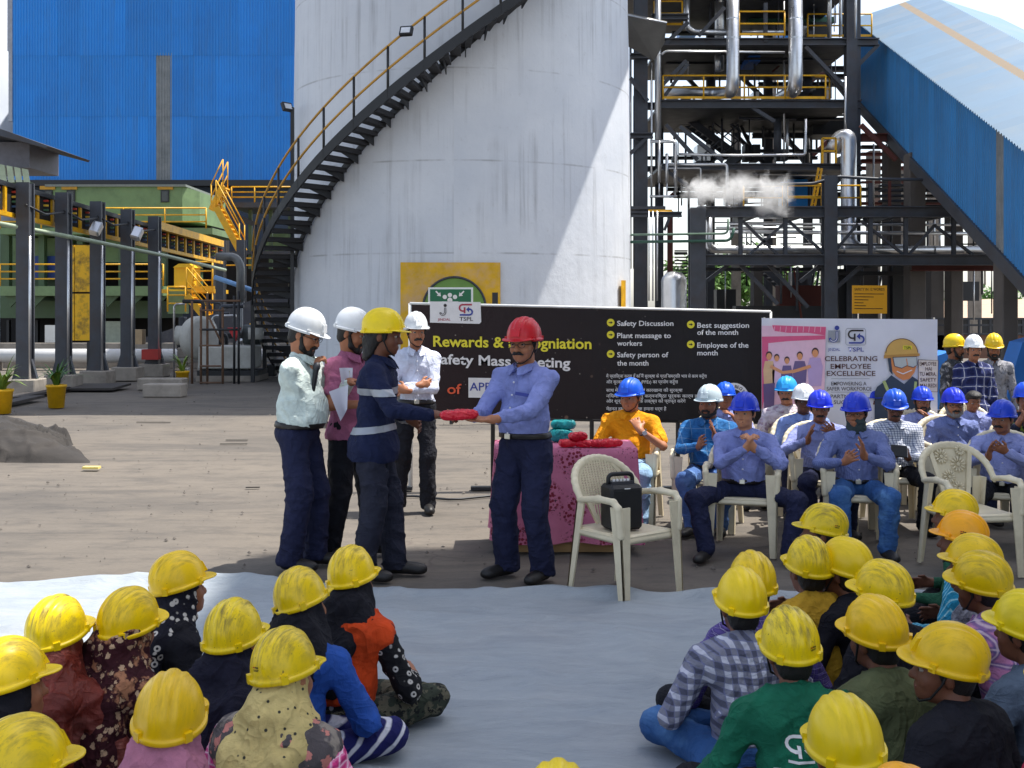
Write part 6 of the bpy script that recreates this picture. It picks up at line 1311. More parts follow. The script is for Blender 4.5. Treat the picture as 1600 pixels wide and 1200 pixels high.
    for (cx_, cu, r_) in ((-.07,.80,.055),(.05,.66,.06),(.08,.90,.04),(-.03,.45,.05),(.03,.25,.045),(-.05,.12,.03)):
        for k in range(12):
            a = 2*math.pi*k/12; p0 = Vector(inplane(cx_+r_*.3*math.cos(a), cu+r_*.3*math.sin(a)/.4)); p1 = Vector(inplane(cx_+r_*math.cos(a), cu+r_*math.sin(a)/.4)); mb.tube([p0+Vector((0,-.002,0)), p0.lerp(p1,.6)-Vector((0,.006,0)), p1], [.003,.008,.003], 6)
        mb.tube([Vector(inplane(cx_,cu))+Vector((0,.01,0)), Vector(inplane(cx_,cu))-Vector((0,.01,0))], r_*.22, 8)
    D['floral'] = mb.mesh('back_splat'); return D
CH = chair_meshes()
def chair(loc, heading, label, back='lattice', scale=1.0):
    e = empty('plastic_chair', loc, R(heading), label, 'chair', 'cream plastic armchairs'); e.scale = (scale,)*3
    link('seat', CH['seat'], PLAST, e); link('back_frame', CH['back_frame'], PLAST, e); link('skirt', CH['skirt'], PLAST, e)
    for l in CH['legs']: link('leg', l, PLAST, e)
    for s_ in (1,-1):
        o = link('armrest', CH['armrest'], PLAST, e)
        if s_ < 0: o.scale = (-1,1,1)
    link('backrest', CH['floral' if back == 'floral' else 'lattice'], PLAST, e); return e
FRONT_CHAIR = chair((.715,7.36,0), 38, 'cream plastic armchair holding a black speaker in the middle foreground')
chair(G(1522,895)+Vector((0,.1,0)), 8, 'empty cream plastic armchair with a floral back at the right', 'floral', 1.0)
# black portable speaker
BLK = M('speaker_black', S(24,24,27), .55, 0, .2, 8, .15, 120)
sp_ = empty('portable_speaker', (.70,7.36,.418), R(20), 'black portable speaker with carry handle standing on the cream chair', 'speaker')
MB().box((-.112,-.085,.0),(.112,.09,.285), .02).build('cabinet', BLK, sp_); MB().box((-.095,-.089,.02),(.095,-.0855,.25)).build('grille', M('grille_black', S(18,18,20), .75, 0, .3, 200), sp_)
MB().tube(bend([(-.085,.02,.27),(-.085,.02,.345),(.085,.02,.345),(.085,.02,.27)], .05), .014, 8).build('handle', BLK, sp_)
MB().box((-.075,-.03,.284),(.075,.06,.302)).build('control_panel', M('panel_grey', S(60,60,66), .4), sp_)
for k in range(5): MB().lathe([(0,.012),(.009,.012),(.009,0)], (-.05+.025*k,.01,.302), 10).build('knob', INK_W, sp_)
MB().box((-.02,-.0885,.262),(.02,-.0862,.268)).build('badge', INK_W, sp_)
# ------------------------------------------------------------------ gift table
TZ = 8.55; tb = empty('table', (.40,TZ+.32,0), 0, 'low plywood table under the pink cloth', 'table')
WOOD = M('plywood', S(170,135,90), .7, 0, .15, 3, stretch=(1,1,8)); MB().box((-.50,-.27,.74),(.50,.27,.765)).build('table_top', WOOD, tb); MB().box((-.36,-.26,.0),(.36,-.235,.11)).build('base_board', WOOD, tb)
for sx in (-1,1):
    for sy in (-1,1): MB().box((sx*.46-.025,sy*.23-.025,0),(sx*.46+.025,sy*.23+.025,.74)).build('leg', WOOD, tb)
n_ = 200; prm = np.linspace(0,1,n_,endpoint=False); hw, hd_ = .535, .30
per = []
for p in prm:
    q = p*4; sgm = int(q); f_ = q-sgm; c4 = [(-hw,-hd_),(hw,-hd_),(hw,hd_),(-hw,hd_)]; a, c = c4[sgm], c4[(sgm+1)%4]; per.append((a[0]+(c[0]-a[0])*f_, a[1]+(c[1]-a[1])*f_))
per = np.array(per); nr = 16; V = []; 
for j in range(nr):
    u = j/(nr-1); k_ = np.sin(prm*4*2*np.pi*3.0+2*vnoise(prm*12,prm*0))*.022+vnoise(prm*40, prm*0+1.5)*.075; out = 1+ (u*.06)*(1+k_*10)
    zb = .775-u*(.70+.03*vnoise(prm*14, prm*0+8)*u); off = u*k_; nx_ = per/np.array([hw,hd_]); V.append(np.stack([per[:,0]*1.0+nx_[:,0]*off+nx_[:,0]*.01*u*2, per[:,1]+nx_[:,1]*off+nx_[:,1]*.01*u*2, zb+0*per[:,0]],1))
V = np.concatenate(V); i = np.arange(nr*n_).reshape(nr,n_); j_ = np.roll(i,-1,1); Fq = np.stack([i[:-1],i[1:],j_[1:],j_[:-1]],-1).reshape(-1,4)
top_c = len(V); me = bpy.data.meshes.new('tablecloth'); me.from_pydata([tuple(x) for x in V]+[(0,0,.777)], [], [tuple(x) for x in Fq]+[(top_c, int(i[0,k]), int(j_[0,k])) for k in range(n_)]); me.polygons.foreach_set('use_smooth', [True]*len(me.polygons))
m, t, b = newmat('cloth_pink'); vec = coords(t, False); vo = nd(t,'ShaderNodeTexVoronoi'); vo.inputs['Scale'].default_value = 3.3; vo.inputs['Randomness'].default_value = .75; lk(t, scaled(t, vec, (1,.6,1)), vo.inputs['Vector'])
det = nd(t,'ShaderNodeTexVoronoi'); det.inputs['Scale'].default_value = 34; lk(t, vec, det.inputs['Vector']); msk = math_(t,'MULTIPLY', ramp(t, vo.outputs['Distance'], .44, .36), ramp(t, det.outputs['Distance'], .46, .34))
col = mixc(t, ramp(t, noise(t, vec, 5, 3), .35, .65), S(206,120,150), S(190,104,136)); col = mixc(t, msk, col, S(128,24,48)); ring2 = math_(t,'MULTIPLY', ramp(t, noise(t, vec, 60, 2), .6, .66), ramp(t, vo.outputs['Distance'], .5, .45)); col = mixc(t, ring2, col, S(70,20,40))
lk(t, col, b.inputs['Base Color']); b.inputs['Roughness'].default_value = .8; bump(t, b, noise(t, vec, 9, 4), .3, .02)
tc_ = link('tablecloth', me, m); tc_.location = tb.location; tag(tc_, 'pink cloth with dark red flowers draped over the gift table', 'tablecloth')
REDF = M('foil_red', S(205,18,44), .28, .15, .12, 9, .5, 30); TEALF = M('foil_teal', S(20,150,150), .3, .2, .4, 14, .5, 26, dirt=S(12,40,44), damt=.7, dscale=22)
def packet(name, c, r, rot, mat, label, seed, group='wrapped gifts'):
    Mx = rotm(*rot); P = []
    for i_ in (-1,1):
        for j_ in (-1,1): P.append(cap(tuple(Mx@V3(-r[0]*.85,r[1]*.55*i_,r[2]*.30*j_)), tuple(Mx@V3(r[0]*.85,r[1]*.55*i_,r[2]*.30*j_)), r[2]*.62, r[2]*.58, .012))
    P += [ell(tuple(Mx@V3(r[0]*1.05,0,0)), (.012,r[1]*.9,r[2]*.5), Mx, .02), ell(tuple(Mx@V3(-r[0]*1.05,0,0)), (.012,r[1]*.9,r[2]*.5), Mx, .02), ell((0,0,0), (r[0]*.9,r[1]*.8,r[2]*.85), Mx, .02)]
    o = link(name, sdf_mesh(name, P, .005, (), .0045, 20, seed, stretch=(1,1,1)), mat); o.location = c; tag(o, label, 'gift', group); return o
tz = .782
for k, (px, py, r, rot, lab, st_) in enumerate(((887,699,(.050,.042,.030),(10,0,0),'small red foil gift at the left front of the pink table',0),(912,700,(.052,.042,.028),(-10,0,0),'red foil gift in the middle front of the pink table',0),(950,699,(.095,.045,.030),(15,0,0),'longest red foil gift at the right end of the pink table',0),(903,690,(.052,.042,.030),(30,0,0),'red foil gift stacked on top of two others on the table',.054),(935,693,(.052,.042,.030),(60,0,0),'red foil gift behind the longest one on the table',.0))):
    z_ = tz+r[2]*.93+st_; Zd = (CAM_H-z_)*F_PX/(py-HOR); Zd = min(max(Zd, TZ+.10), TZ+.42); packet('gift_packet', ((px-800)/F_PX*Zd, Zd, z_), r, rot, REDF, lab, k+1)
packet('gift_box', ((877-800)/F_PX*9.0, 9.0, tz+.048), (.070,.060,.052), (10,0,0), TEALF, 'teal foil wrapped box at the back left of the pink table', 31)
packet('gift_box', ((880-800)/F_PX*9.02, 9.02, tz+.130), (.080,.050,.038), (-6,0,0), TEALF, 'teal foil wrapped gift lying on top of the teal box', 32)
# cable on the yard
MB().tube([(.0-1.2+.12*k, 11.0+.1*math.sin(k*.9), .012) for k in range(14)], .012, 6).build('black_cable', STEEL_BLK, None, label='black cable lying on the ground behind the white shirted man', cat='cable')
# ------------------------------------------------------------------ clothes
PERI = fabric('shirt_periwinkle', S(132,142,200)); LILAC = fabric('shirt_lilac', S(150,158,206), kind='stripe', c2=S(132,140,196), f=120, w=.4); SKYB = fabric('shirt_sky', S(126,148,206)); BLUEG = fabric('shirt_blue_grey', S(118,130,178), kind='stripe', c2=S(100,112,166), f=110, w=.4)
NAVY = fabric('trouser_navy', S(34,38,66)); BLACKT = fabric('trouser_black', S(28,29,36)); JEANS = fabric('jeans_blue', S(56,96,152), kind='blotch', c2=S(84,126,176), f=3); JEANL = fabric('jeans_light', S(140,172,202)); JEAND = fabric('jeans_mid', S(72,104,158), kind='blotch', c2=S(100,132,180), f=3)
MINT = fabric('shirt_mint', S(206,219,213)); PINK = fabric('polo_pink', S(168,100,132)); JACKET = fabric('jacket_navy', S(26,34,66)); JTROU = fabric('trouser_slate', S(40,42,56)); WHITES = fabric('shirt_white', S(206,212,230)); ORANGE = fabric('polo_orange', S(232,150,16))
DENIM = fabric('shirt_denim', S(38,98,156), kind='plaid', c2=S(46,108,164), c3=S(130,160,190), f=9, w=.5, f2=9, w2=.04); CHECK = fabric('shirt_check', S(214,218,226), kind='plaid', c2=S(58,76,120), f=42, w=.34)
NPLAID = fabric('shirt_navy_plaid', S(34,40,84), kind='plaid', c2=S(60,70,120), c3=S(210,212,226), f=9, w=.4, f2=9, w2=.07); GPRINT = fabric('shirt_grey_print', S(150,150,156), kind='blotch', c2=S(70,72,80), f=14); DPRINT = fabric('shirt_dark_print', S(70,72,76), kind='blotch', c2=S(170,170,174), f=13); PPRINT = fabric('shirt_pale_print', S(206,196,202), kind='blotch', c2=S(150,120,140), f=16)
SILVER = M('reflective_tape', S(160,164,172), .4, .2, .05, 8)
CLAP = {s: dict(d=(-s*.25,-.45,.85), n=(-s,.1,.1), side=s, curl=.15, spread=.006, thumb=.5) for s in (-1,1)}
CLAP2 = {-1: dict(d=(.35,-.75,.5), n=(.9,.2,.3), side=-1, curl=.25, spread=.016, thumb=.7), 1: dict(d=(-.15,-.35,.95), n=(-.95,-.1,-.2), side=1, curl=.1, spread=.016, thumb=.6)}
CLAP3 = {-1: dict(d=(.15,-.3,.95), n=(.95,-.2,-.1), side=-1, curl=.2, spread=.016, thumb=.7), 1: dict(d=(-.5,-.7,.4), n=(-.7,.2,.5), side=1, curl=.35, spread=.016, thumb=.6)}
LAP = {s: dict(d=(-s*.5,-.7,-.3), n=(0,0,-1), side=s, curl=.5) for s in (-1,1)}
STG = 'people standing at the gift handover'; SIT = 'seated people in helmets on plastic chairs'; RST = 'men standing behind the seated rows'; FLG = 'workers seated on the tarpaulin'
# ------------------------------------------------------------------ standing group
rm = person('man in red helmet and blue shirt handing over a red packet', G(822,903), -40, 'stand', .985, wide=1.1, skin=1, hat='red', head=(14,4,0), fat=1.22, shirt=PERI, trousers=NAVY, beard='moustache', glasses=True, buttons=True, strap=True, feet={-1:(-.14,-.02),1:(.12,.02)},
   wh={-1:(738,652,-.28),1:(772,655,-.46)}, poles={-1:(-.6,.5,-.7),1:(.9,.4,-.7)}, handpose={-1:dict(d=(-.95,-.5,.0),n=(0,0,1),side=-1,curl=.35),1:dict(d=(-.9,-.45,-.05),n=(0,-.3,1),side=1,curl=.3,thumb=.8)}, hat_tilt=-3, group=STG, facefat=1.08)
pk = MB().box((-.045,-.004,-.011),(.045,.004,.011)).build('name_tag', INK_B, rm); pk.location = (.095,-.155,1.275); pk.rotation_euler = (0,R(8),R(14))
packet('gift_packet', W(717,648,7.30), (.105,.055,.034), (5,0,-3), REDF, 'red foil packet held between the two men shaking hands', 21)
mint = person('heavy man in mint shirt and white helmet speaking into a microphone', G(466,886), 78, 'stand', 1.02, 1, 'white', wide=1.05, crease=.7, head=(0,24,0), lean=2, fat=1.42, shirt=MINT, trousers=NAVY, beard='full', glasses=True, feet={-1:(-.10,.02),1:(.10,-.08)},
   wh={-1:(486,577,-.05),1:(546,597,.05)}, poles={-1:(-.45,.25,-1.6),1:(.8,.2,-1.2)}, handpose={-1:dict(d=(.2,-.5,.8),n=(.5,-.6,-.2),side=-1,curl=1.0,thumb=.3),1:dict(d=(-.2,-.95,.1),n=(-.3,-.2,-1),side=1,curl=.5)}, group=STG, facefat=1.15, hres=.0095)
mp = W(494,578,8.02); MIC = empty('microphone', mp, 0, 'black handheld microphone held at the mouth of the man in mint', 'microphone')
MB().lathe([(0,-.20),(.014,-.20),(.018,-.02),(.020,0)], (0,0,0), 12).build('handle', STEEL_BLK, MIC); MB().lathe([(.020,0),(.026,.012),(.027,.03),(.018,.05),(0,.055)], (0,0,0), 14).build('grille_head', M('mic_mesh', S(70,70,74), .5, .6), MIC); MIC.rotation_euler = (R(-6),R(8),0)
PAPER = M('paper', S(214,214,228), .8, 0, .04, 4)
def paper(name, pts, Z, label):
    U, Vv = np.meshgrid(np.linspace(0,1,12), np.linspace(0,1,12), indexing='ij'); A, B_, C_, D_ = [np.array(W(*p, Z)) for p in pts]; P = (1-U)[...,None]*((1-Vv)[...,None]*A+Vv[...,None]*D_)+U[...,None]*((1-Vv)[...,None]*B_+Vv[...,None]*C_); P[...,1] += .03*np.sin(U*3)+.04*Vv*U; i = np.arange(144).reshape(12,12); o = P[5,5].copy()
    f = np.stack([i[:-1,:-1],i[:-1,1:],i[1:,1:],i[1:,:-1]],-1).reshape(-1,4); me = np_mesh(name, (P-o).reshape(-1,3), f); ob = link(name, me, PAPER); ob.location = o; tag(ob, label, 'paper', 'papers in the hands of the man in mint'); return ob
paper('paper_sheet', ((530,575),(551,575),(549,600),(534,600)), 8.12, 'small upright white paper held by the man in mint'); paper('paper_sheet', ((514,612),(544,601),(541,640),(532,658)), 8.05, 'larger white paper drooping from the hand of the man in mint')
person('man in maroon pink polo and white helmet behind the navy jacket', G(546,869), 62, 'stand', 1.02, 1, 'white', head=(15,18,0), fat=1.15, shirt=PINK, trousers=BLACKT, beard='full', sleeve=.62, tucked=False, belt=False, feet={-1:(-.13,.08),1:(.16,-.10)}, hands={-1:(-.18,-.28,1.12),1:(.10,-.30,1.18)}, group=STG)
nv = person('worker in navy jacket with silver tape and yellow helmet taking the packet', G(583,902), 84, 'stand', 1.02, 2, 'cleany', wide=1.07, head=(2,6,0), fat=1.05, shirt=JACKET, trousers=JTROU, hairm='long', tucked=False, belt=False, hem=.07, feet={-1:(-.10,.05),1:(.10,-.12)},
   wh={-1:(676,648,-.24),1:(640,655,.1)}, poles={-1:(-.8,.6,-.6),1:(.6,.3,-1)}, handpose={-1:dict(d=(.0,-1,.05),n=(.2,0,-1),side=-1,curl=.5,thumb=.7)}, lean=4, group=STG, strap=True)
def band(obj_parent, src, cuts, grow, mat, name):
    """strip cut out of a garment surface, standing slightly proud"""
    import bmesh
    bm = bmesh.new(); bm.from_mesh(src.data)
    for co, no in cuts: bmesh.ops.bisect_plane(bm, geom=bm.verts[:]+bm.edges[:]+bm.faces[:], plane_co=co, plane_no=no, clear_outer=True)
    bm.normal_update()
    for v in bm.verts: v.co += v.normal*grow
    me = bpy.data.meshes.new(name); bm.to_mesh(me); bm.free(); me.polygons.foreach_set('use_smooth', [True]*len(me.polygons)); return link(name, me, mat, src)
jk = [c for c in nv.children if c.name.startswith('shirt')][0]
band(nv, jk, [((0,0,1.268),(0,0,1)),((0,0,1.222),(0,0,-1)),((.0,-.22,0),(0,-1,0))], .004, SILVER, 'reflective_tape'); band(nv, jk, [((0,0,1.012),(0,.12,1)),((0,0,.968),(0,-.12,-1)),((0,-.24,0),(0,-1,0))], .004, SILVER, 'reflective_tape'); band(nv, jk, [((0,-.335,0),(0,1,.3)),((0,-.395,0),(0,-1,-.3))], .004, SILVER, 'reflective_tape')
me = text_mesh('TY', .012); o = link('lettering', me, INK_Y, jk); o.scale = (.07,.07,.07); o.location = (-.085,.125,1.33); o.rotation_euler = (R(90),0,R(190)); me.materials.clear(); me.materials.append(INK_Y)
person('young man in white shirt and helmet with folded arms before the banner', G(650,798), 8, 'stand', 1.0, 1, 'white', head=(10,4,0), fat=.95, shirt=WHITES, trousers=BLACKT, beard='moustache', buttons=True, strap=True, feet={-1:(-.16,-.02),1:(.10,-.08)}, hands={-1:(.015,-.20,1.14),1:(-.09,-.235,1.10)}, poles={-1:(-1,.2,-.5),1:(1,.2,-.5)}, handpose={-1:dict(d=(.9,.15,.1),n=(0,1,0),side=-1,curl=.8),1:dict(d=(-.9,.2,.15),n=(0,1,0),side=1,curl=.4)}, group=STG)
# men standing behind the rows
person('man in navy plaid shirt and white helmet standing behind the rows', G(1,1), 0, 'stand', skin=1, hat='white', head=(-5,2,0), shirt=NPLAID, trousers=BLACKT, beard='moustache', tucked=False, belt=False, at=(1522,523,11.9), group=RST, hres=.0095)
person('bearded man in dark print and yellow helmet behind the plaid shirt', G(1,1), 40, 'stand', skin=0, hat='cleany', head=(15,4,0), shirt=DPRINT, trousers=BLACKT, beard='full', tucked=False, belt=False, at=(1492,522,12.4), group=RST, hres=.0095)
person('man in pale grey print and yellow helmet standing at the right', G(1,1), -15, 'stand', skin=0, hat='cleany', head=(0,14,0), shirt=GPRINT, trousers=BLACKT, beard='full', tucked=False, belt=False, at=(1553,521,12.3), group=RST, hres=.0095)
# ------------------------------------------------------------------ seated rows
def sitter(label, at, heading, shirt, trousers, hat='blue', chair_label=None, **k):
    p = person(label, (0,0,0), heading, 'sit', shirt=shirt, trousers=trousers, hat=hat, at=at, seatz=.455, group=SIT, wide=k.pop('wide',1.13), fat=k.pop('fat',1.1), **k)
    if chair_label: chair((p.location.x, p.location.y, 0), heading, chair_label)
    return p
FAR = dict(hres=.010)
sitter('man in orange polo and blue helmet sitting with hand on chin', (985,591,9.9), -18, ORANGE, JEANL, chair_label='cream chair under the man in orange', skin=1, head=(-12,8,0), sleeve=.75, fat=1.2, facefat=1.1, wh={1:(1000,672,-.28),-1:(940,705,-.30)}, poles={1:(.9,.2,-1)}, handpose={1:dict(d=(-.45,.35,.8),n=(-.4,.9,.1),side=1,curl=.45)}, strap=True)
sitter('bearded man in denim shirt and pale helmet clapping', (1108,601,9.6), -22, DENIM, JEAND, 'pale', 'cream chair under the man in denim', skin=0, head=(-8,4,0), fat=1.25, beard='full', wh={1:(1118,684,-.33),-1:(1092,698,-.33)}, poles={1:(1,.2,-.8),-1:(-1,.2,-.8)}, handpose=CLAP2, facefat=1.15, feet={-1:(-.05,-.42),1:(.15,-.30)})
sitter('man in blue helmet half hidden behind the denim shirt', (1133,597,10.9), -10, LILAC, NAVY, chair_label='cream chair behind the denim shirt, mostly hidden', skin=0, wh={1:(1150,655,-.25)}, **FAR)
sitter('clean shaven man in lilac shirt with knees wide apart, hands clasped', (1163,613,8.75), -16, PERI, NAVY, chair_label='cream chair under the man with knees apart', skin=3, head=(-14,2,0), lean=-6, fat=1.15, buttons=True, feet={-1:(-.24,-.46),1:(.36,-.40)}, knees={-1:(-.6,-.4,1),1:(.9,-.4,1)}, wh={-1:(1166,700,-.30),1:(1178,700,-.30)}, poles={1:(1,.3,-.8),-1:(-1,.3,-.8)}, handpose={s: dict(d=(-s*.3,-.2,.9), n=(-s,.1,.1), side=s, curl=.7) for s in (-1,1)}, strap=False)
sitter('moustached man in sky blue helmet and pale print shirt, back row', (1229,588,10.9), -14, PPRINT, NAVY, 'sky', 'cream chair in the back row under the sky blue helmet', skin=1, head=(-6,3,0), beard='moustache', **FAR)
sitter('dark man in white helmet and glasses between two blue helmets', (1256,600,10.3), -8, SKYB, NAVY, 'white', 'cream chair under the man in white helmet and glasses', skin=4, head=(8,6,0), glasses=True, **FAR)
sitter('bareheaded dark haired man at the back row', (1283,596,11.7), -5, fabric('shirt_midnight', S(34,40,66)), NAVY, None, 'cream chair under the bareheaded dark haired man', skin=0, hairm='crop', top=.130, **FAR)
sitter('man in blue helmet clapping just left of the jeans', (1281,610,9.55), -4, LILAC, NAVY, chair_label='cream chair left of the man in jeans', skin=0, head=(-6,6,0), beard='moustache', wh={-1:(1262,688,-.28),1:(1302,676,-.30)}, poles={1:(1,.2,-.8),-1:(-1,.2,-.8)}, handpose=CLAP3, buttons=True)
gm = sitter('man in blue jeans, glasses and grey neck scarf clapping in front', (1338,613,8.8), -10, BLUEG, JEANS, chair_label='cream chair under the man in blue jeans', skin=1, head=(-22,6,0), glasses=True, wh={-1:(1320,722,-.30),1:(1350,712,-.32)}, poles={1:(1,.2,-.8),-1:(-1,.2,-.8)}, handpose=CLAP2, buttons=True, feet={-1:(-.14,-.44),1:(.17,-.42)}, strap=True)
link('neck_gaiter', sdf_mesh('neck_gaiter', [cap((0,-.02,1.05),(0,-.045,1.12),.078,.066,.02)], .008, (), .008, 14, 4), fabric('gaiter_grey', S(62,74,76)), gm)
sitter('man in blue helmet at the back behind the jeans', (1362,603,11.3), 0, LILAC, NAVY, chair_label='cream chair at the back behind the jeans', skin=2, **FAR)
ckm = sitter('man in white and blue check shirt and dark glasses looking down', (1398,608,9.7), -6, CHECK, BLACKT, chair_label='cream chair under the check shirt', skin=2, head=(-3,18,0), glasses=True, fat=1.2, beard='moustache', wh={-1:(1392,715,-.30),1:(1418,715,-.28)}, handpose={s: dict(d=(-s*.3,-.6,.5), n=(-s*.6,.4,.2), side=s, curl=.6) for s in (-1,1)})
nb = empty('notebook', W(1405,705,9.28), 0, 'black notebook held by the man in check shirt', 'notebook'); MB().box((-.065,-.008,-.05),(.065,.008,.05),.004).build('cover', STEEL_BLK, nb); MB().box((-.060,-.005,-.046),(.0665,.005,.046)).build('pages', INK_W, nb); nb.rotation_euler = (R(-25),R(6),0)
sitter('bearded man in blue helmet with hand to chin, back row', (1441,604,10.9), -5, LILAC, NAVY, chair_label='cream chair in the back row under the bearded man with hand to chin', skin=0, head=(-4,4,0), beard='full', wh={1:(1452,655,-.25)}, **FAR)
sitter('grey bearded man with glasses in blue helmet and blue shirt', (1490,606,10.1), 0, BLUEG, NAVY, chair_label='cream chair under the grey bearded man', skin=1, head=(-4,2,0), beard='grey', glasses=True, buttons=True, **FAR)
sitter('moustached man in striped lilac shirt clapping behind the floral chair', (1566,625,8.9), -24, LILAC, BLACKT, chair_label='cream chair behind the empty floral one', skin=0, head=(-20,4,0), fat=1.25, beard='moustache', wh={-1:(1544,714,-.30),1:(1572,706,-.30)}, poles={1:(1,.2,-.8),-1:(-1,.2,-.8)}, handpose=CLAP3, buttons=True, facefat=1.1)
sitter('bareheaded brown haired man behind the striped lilac shirt', (1520,612,11.4), 0, LILAC, NAVY, None, 'cream chair under the bareheaded brown haired man', skin=0, hairm='crop', head=(0,20,0), top=.130, **FAR)
sitter('man in blue helmet and dark jacket cut by the right edge', (1604,597,10.0), -10, fabric('jacket_dark', S(38,42,60), kind='diag', c2=S(150,170,60), f=3, w=.12), NAVY, chair_label='cream chair at the right edge under the dark jacket', skin=0, wh={-1:(1590,665,-.3),1:(1605,665,-.3)}, handpose=CLAP, **FAR)
# ------------------------------------------------------------------ crowd on the tarpaulin
def floor(label, at, heading, shirt, trousers=BLACKT, hat='yellow', **k):
    k.setdefault('lean', 8); k.setdefault('hunch', .05); k.setdefault('eyes', False); k.setdefault('hres', .011); hd = k.get('head', (0,0,0)); k['head'] = (hd[0], hd[1]-11, hd[2])
    return person(label, (0,0,0), heading, 'floor', shirt=shirt, trousers=trousers, hat=hat, at=at, group=FLG, tucked=False, belt=False, shoes=None, wide=1.03, **k)
FZ = lambda top: 1.04*F_PX/(top-HOR)
A = lambda px, top: (px, top, FZ(top))
BLKS = fabric('cloth_black', S(24,24,32)); BLKD = fabric('scarf_black_rings', S(26,26,38), kind='rings', c2=S(200,196,190), f=26, w=.36); MAROON = fabric('scarf_maroon_floral', S(58,22,30), kind='flowers', c2=S(190,160,130), f=26, w=.26, c3=S(170,120,90)); RUSTS = fabric('satin_rust', S(112,46,38), rough=.35, kind='blotch', c2=S(150,90,82), f=5)
NAVYS = fabric('scarf_navy', S(26,26,44)); BLUET = fabric('kurta_blue', S(40,82,164)); ORNG = fabric('scarf_orange', S(206,70,24)); CREAM = fabric('scarf_cream_dots', S(206,186,124), kind='dots', c2=S(60,60,54), f=30, w=.14); GREYF = fabric('vest_grey_floral', S(88,82,84), kind='flowers', c2=S(200,130,120), f=16, w=.30, c3=S(150,140,130)); PCHK = fabric('sleeve_pink_check', S(210,60,130), kind='plaid', c2=S(236,150,190), c3=S(250,230,240), f=34, w=.4, f2=34, w2=.1)
MAUVE = fabric('scarf_mauve', S(178,116,140)); DOTD = fabric('dress_black_dots', S(24,24,28), kind='rings', c2=S(190,186,180), f=24, w=.3); STRIPT = fabric('trouser_navy_stripe', S(34,36,96), kind='diag', c2=S(214,214,222), f=11, w=.28); CAMO = fabric('trouser_camo', S(56,62,52), kind='camo', c2=S(96,92,76), c3=S(30,32,32), f=16)
floor('woman in yellow helmet and black ring print scarf, farthest left', A(284,862), 132, BLKS, BLACKT, scarf=BLKD, scarf_kind='long', head=(0,6,4), skin=1)
floor('woman in yellow helmet and glossy rust scarf', A(92,930), 172, RUSTS, BLACKT, scarf=RUSTS, scarf_kind='long', head=(-6,6,0), skin=1)
floor('woman in yellow helmet and maroon floral scarf', A(203,917), 152, MAROON, BLACKT, scarf=MAROON, scarf_kind='long', head=(0,8,-5), skin=1)
floor('woman in yellow helmet and plain navy scarf', A(368,936), 166, NAVYS, NAVY, scarf=NAVYS, scarf_kind='long', head=(0,10,3), skin=1)
floor('woman in blue kurta with black scarf and striped trousers', A(476,886), 166, BLUET, STRIPT, scarf=BLKS, scarf_kind='back', head=(-8,10,14), skin=1, knees={1:(.30,-.30,.15),-1:(-.36,-.22,.13)})
floor('woman in orange and black scarf sitting at the front edge', A(553,853), 160, DOTD, CAMO, scarf=BLKS, vest=ORNG, scarf_kind='back', head=(0,10,6), skin=1)
floor('woman in cream dotted scarf and grey floral vest', A(448,982), 162, PCHK, BLACKT, scarf=CREAM, vest=GREYF, scarf_kind='back', head=(-6,14,6), skin=1, sticker=170, hres=.0095)
floor('woman in mauve scarf near the bottom left', A(265,1048), 178, MAUVE, BLACKT, scarf=MAUVE, scarf_kind='long', head=(8,6,-3), skin=1, hres=.0095)
floor('worker in yellow helmet and dark clothes cut by the left edge', A(18,997), 130, BLKS, BLACKT, scarf=BLKS, scarf_kind='long', head=(0,8,6), skin=1)
floor('worker in worn yellow helmet at the bottom left corner', A(38,1119), 138, NAVYS, BLACKT, scarf=NAVYS, scarf_kind='long', head=(0,10,4), skin=1)
floor('worker at the bottom middle with only the helmet top showing', A(872,1187), 175, BLKS, BLACKT, hat='cleany', skin=1)
MUST = fabric('shirt_mustard', S(196,152,44)); JKB = fabric('jacket_black', S(28,28,36)); PURC = fabric('shirt_purple_check', S(104,88,160), kind='plaid', c2=S(70,58,120), f=40, w=.4, c3=S(180,170,210), w2=.06); PLN = fabric('shirt_navy_white_plaid', S(206,206,220), kind='plaid', c2=S(36,40,72), f=20, w=.5, c3=S(120,124,160), f2=40, w2=.12); POLG = fabric('polo_green', S(24,102,76)); OLIVE = fabric('shirt_olive', S(98,104,72)); TURQ = fabric('shirt_turquoise_stripe', S(40,140,176), kind='stripe', c2=S(150,204,216), f=40, w=.25); GRAYP = fabric('shirt_grey_leaf', S(150,150,162), kind='blotch', c2=S(90,92,104), f=15); MAD = fabric('shirt_pink_madras', S(196,130,170), kind='plaid', c2=S(90,90,150), c3=S(226,200,214), f=13, w=.35, f2=13, w2=.1); GREYB = fabric('shirt_grey_blue', S(90,104,122)); CRIM = fabric('shirt_crimson', S(190,52,84)); ROSE = fabric('shirt_rose', S(176,104,132)); DGRN = fabric('shirt_dark_green', S(40,90,66))
floor('worker in dark shirt and yellow helmet facing left, nearest the chairs', A(1283,787), 255, BLKS, NAVY, head=(0,6,0), skin=2, sticker=120)
floor('worker in mustard shirt with a dull yellow helmet', A(1262,837), 194, MUST, BLACKT, hat='yellow', head=(0,6,0), skin=2)
floor('worker in black jacket right of the mustard shirt', A(1316,839), 215, JKB, BLACKT, hat='cleany', head=(12,4,0), skin=2, strap=True)
floor('worker in purple check shirt mostly hidden behind the plaid one', A(1174,861), 186, PURC, BLACKT, head=(0,8,0), skin=2)
floor('worker in navy and white plaid shirt and blue jeans', A(1157,886), 182, PLN, JEANS, hat='cleany', head=(4,6,0), skin=2, strap=True, fat=1.1)
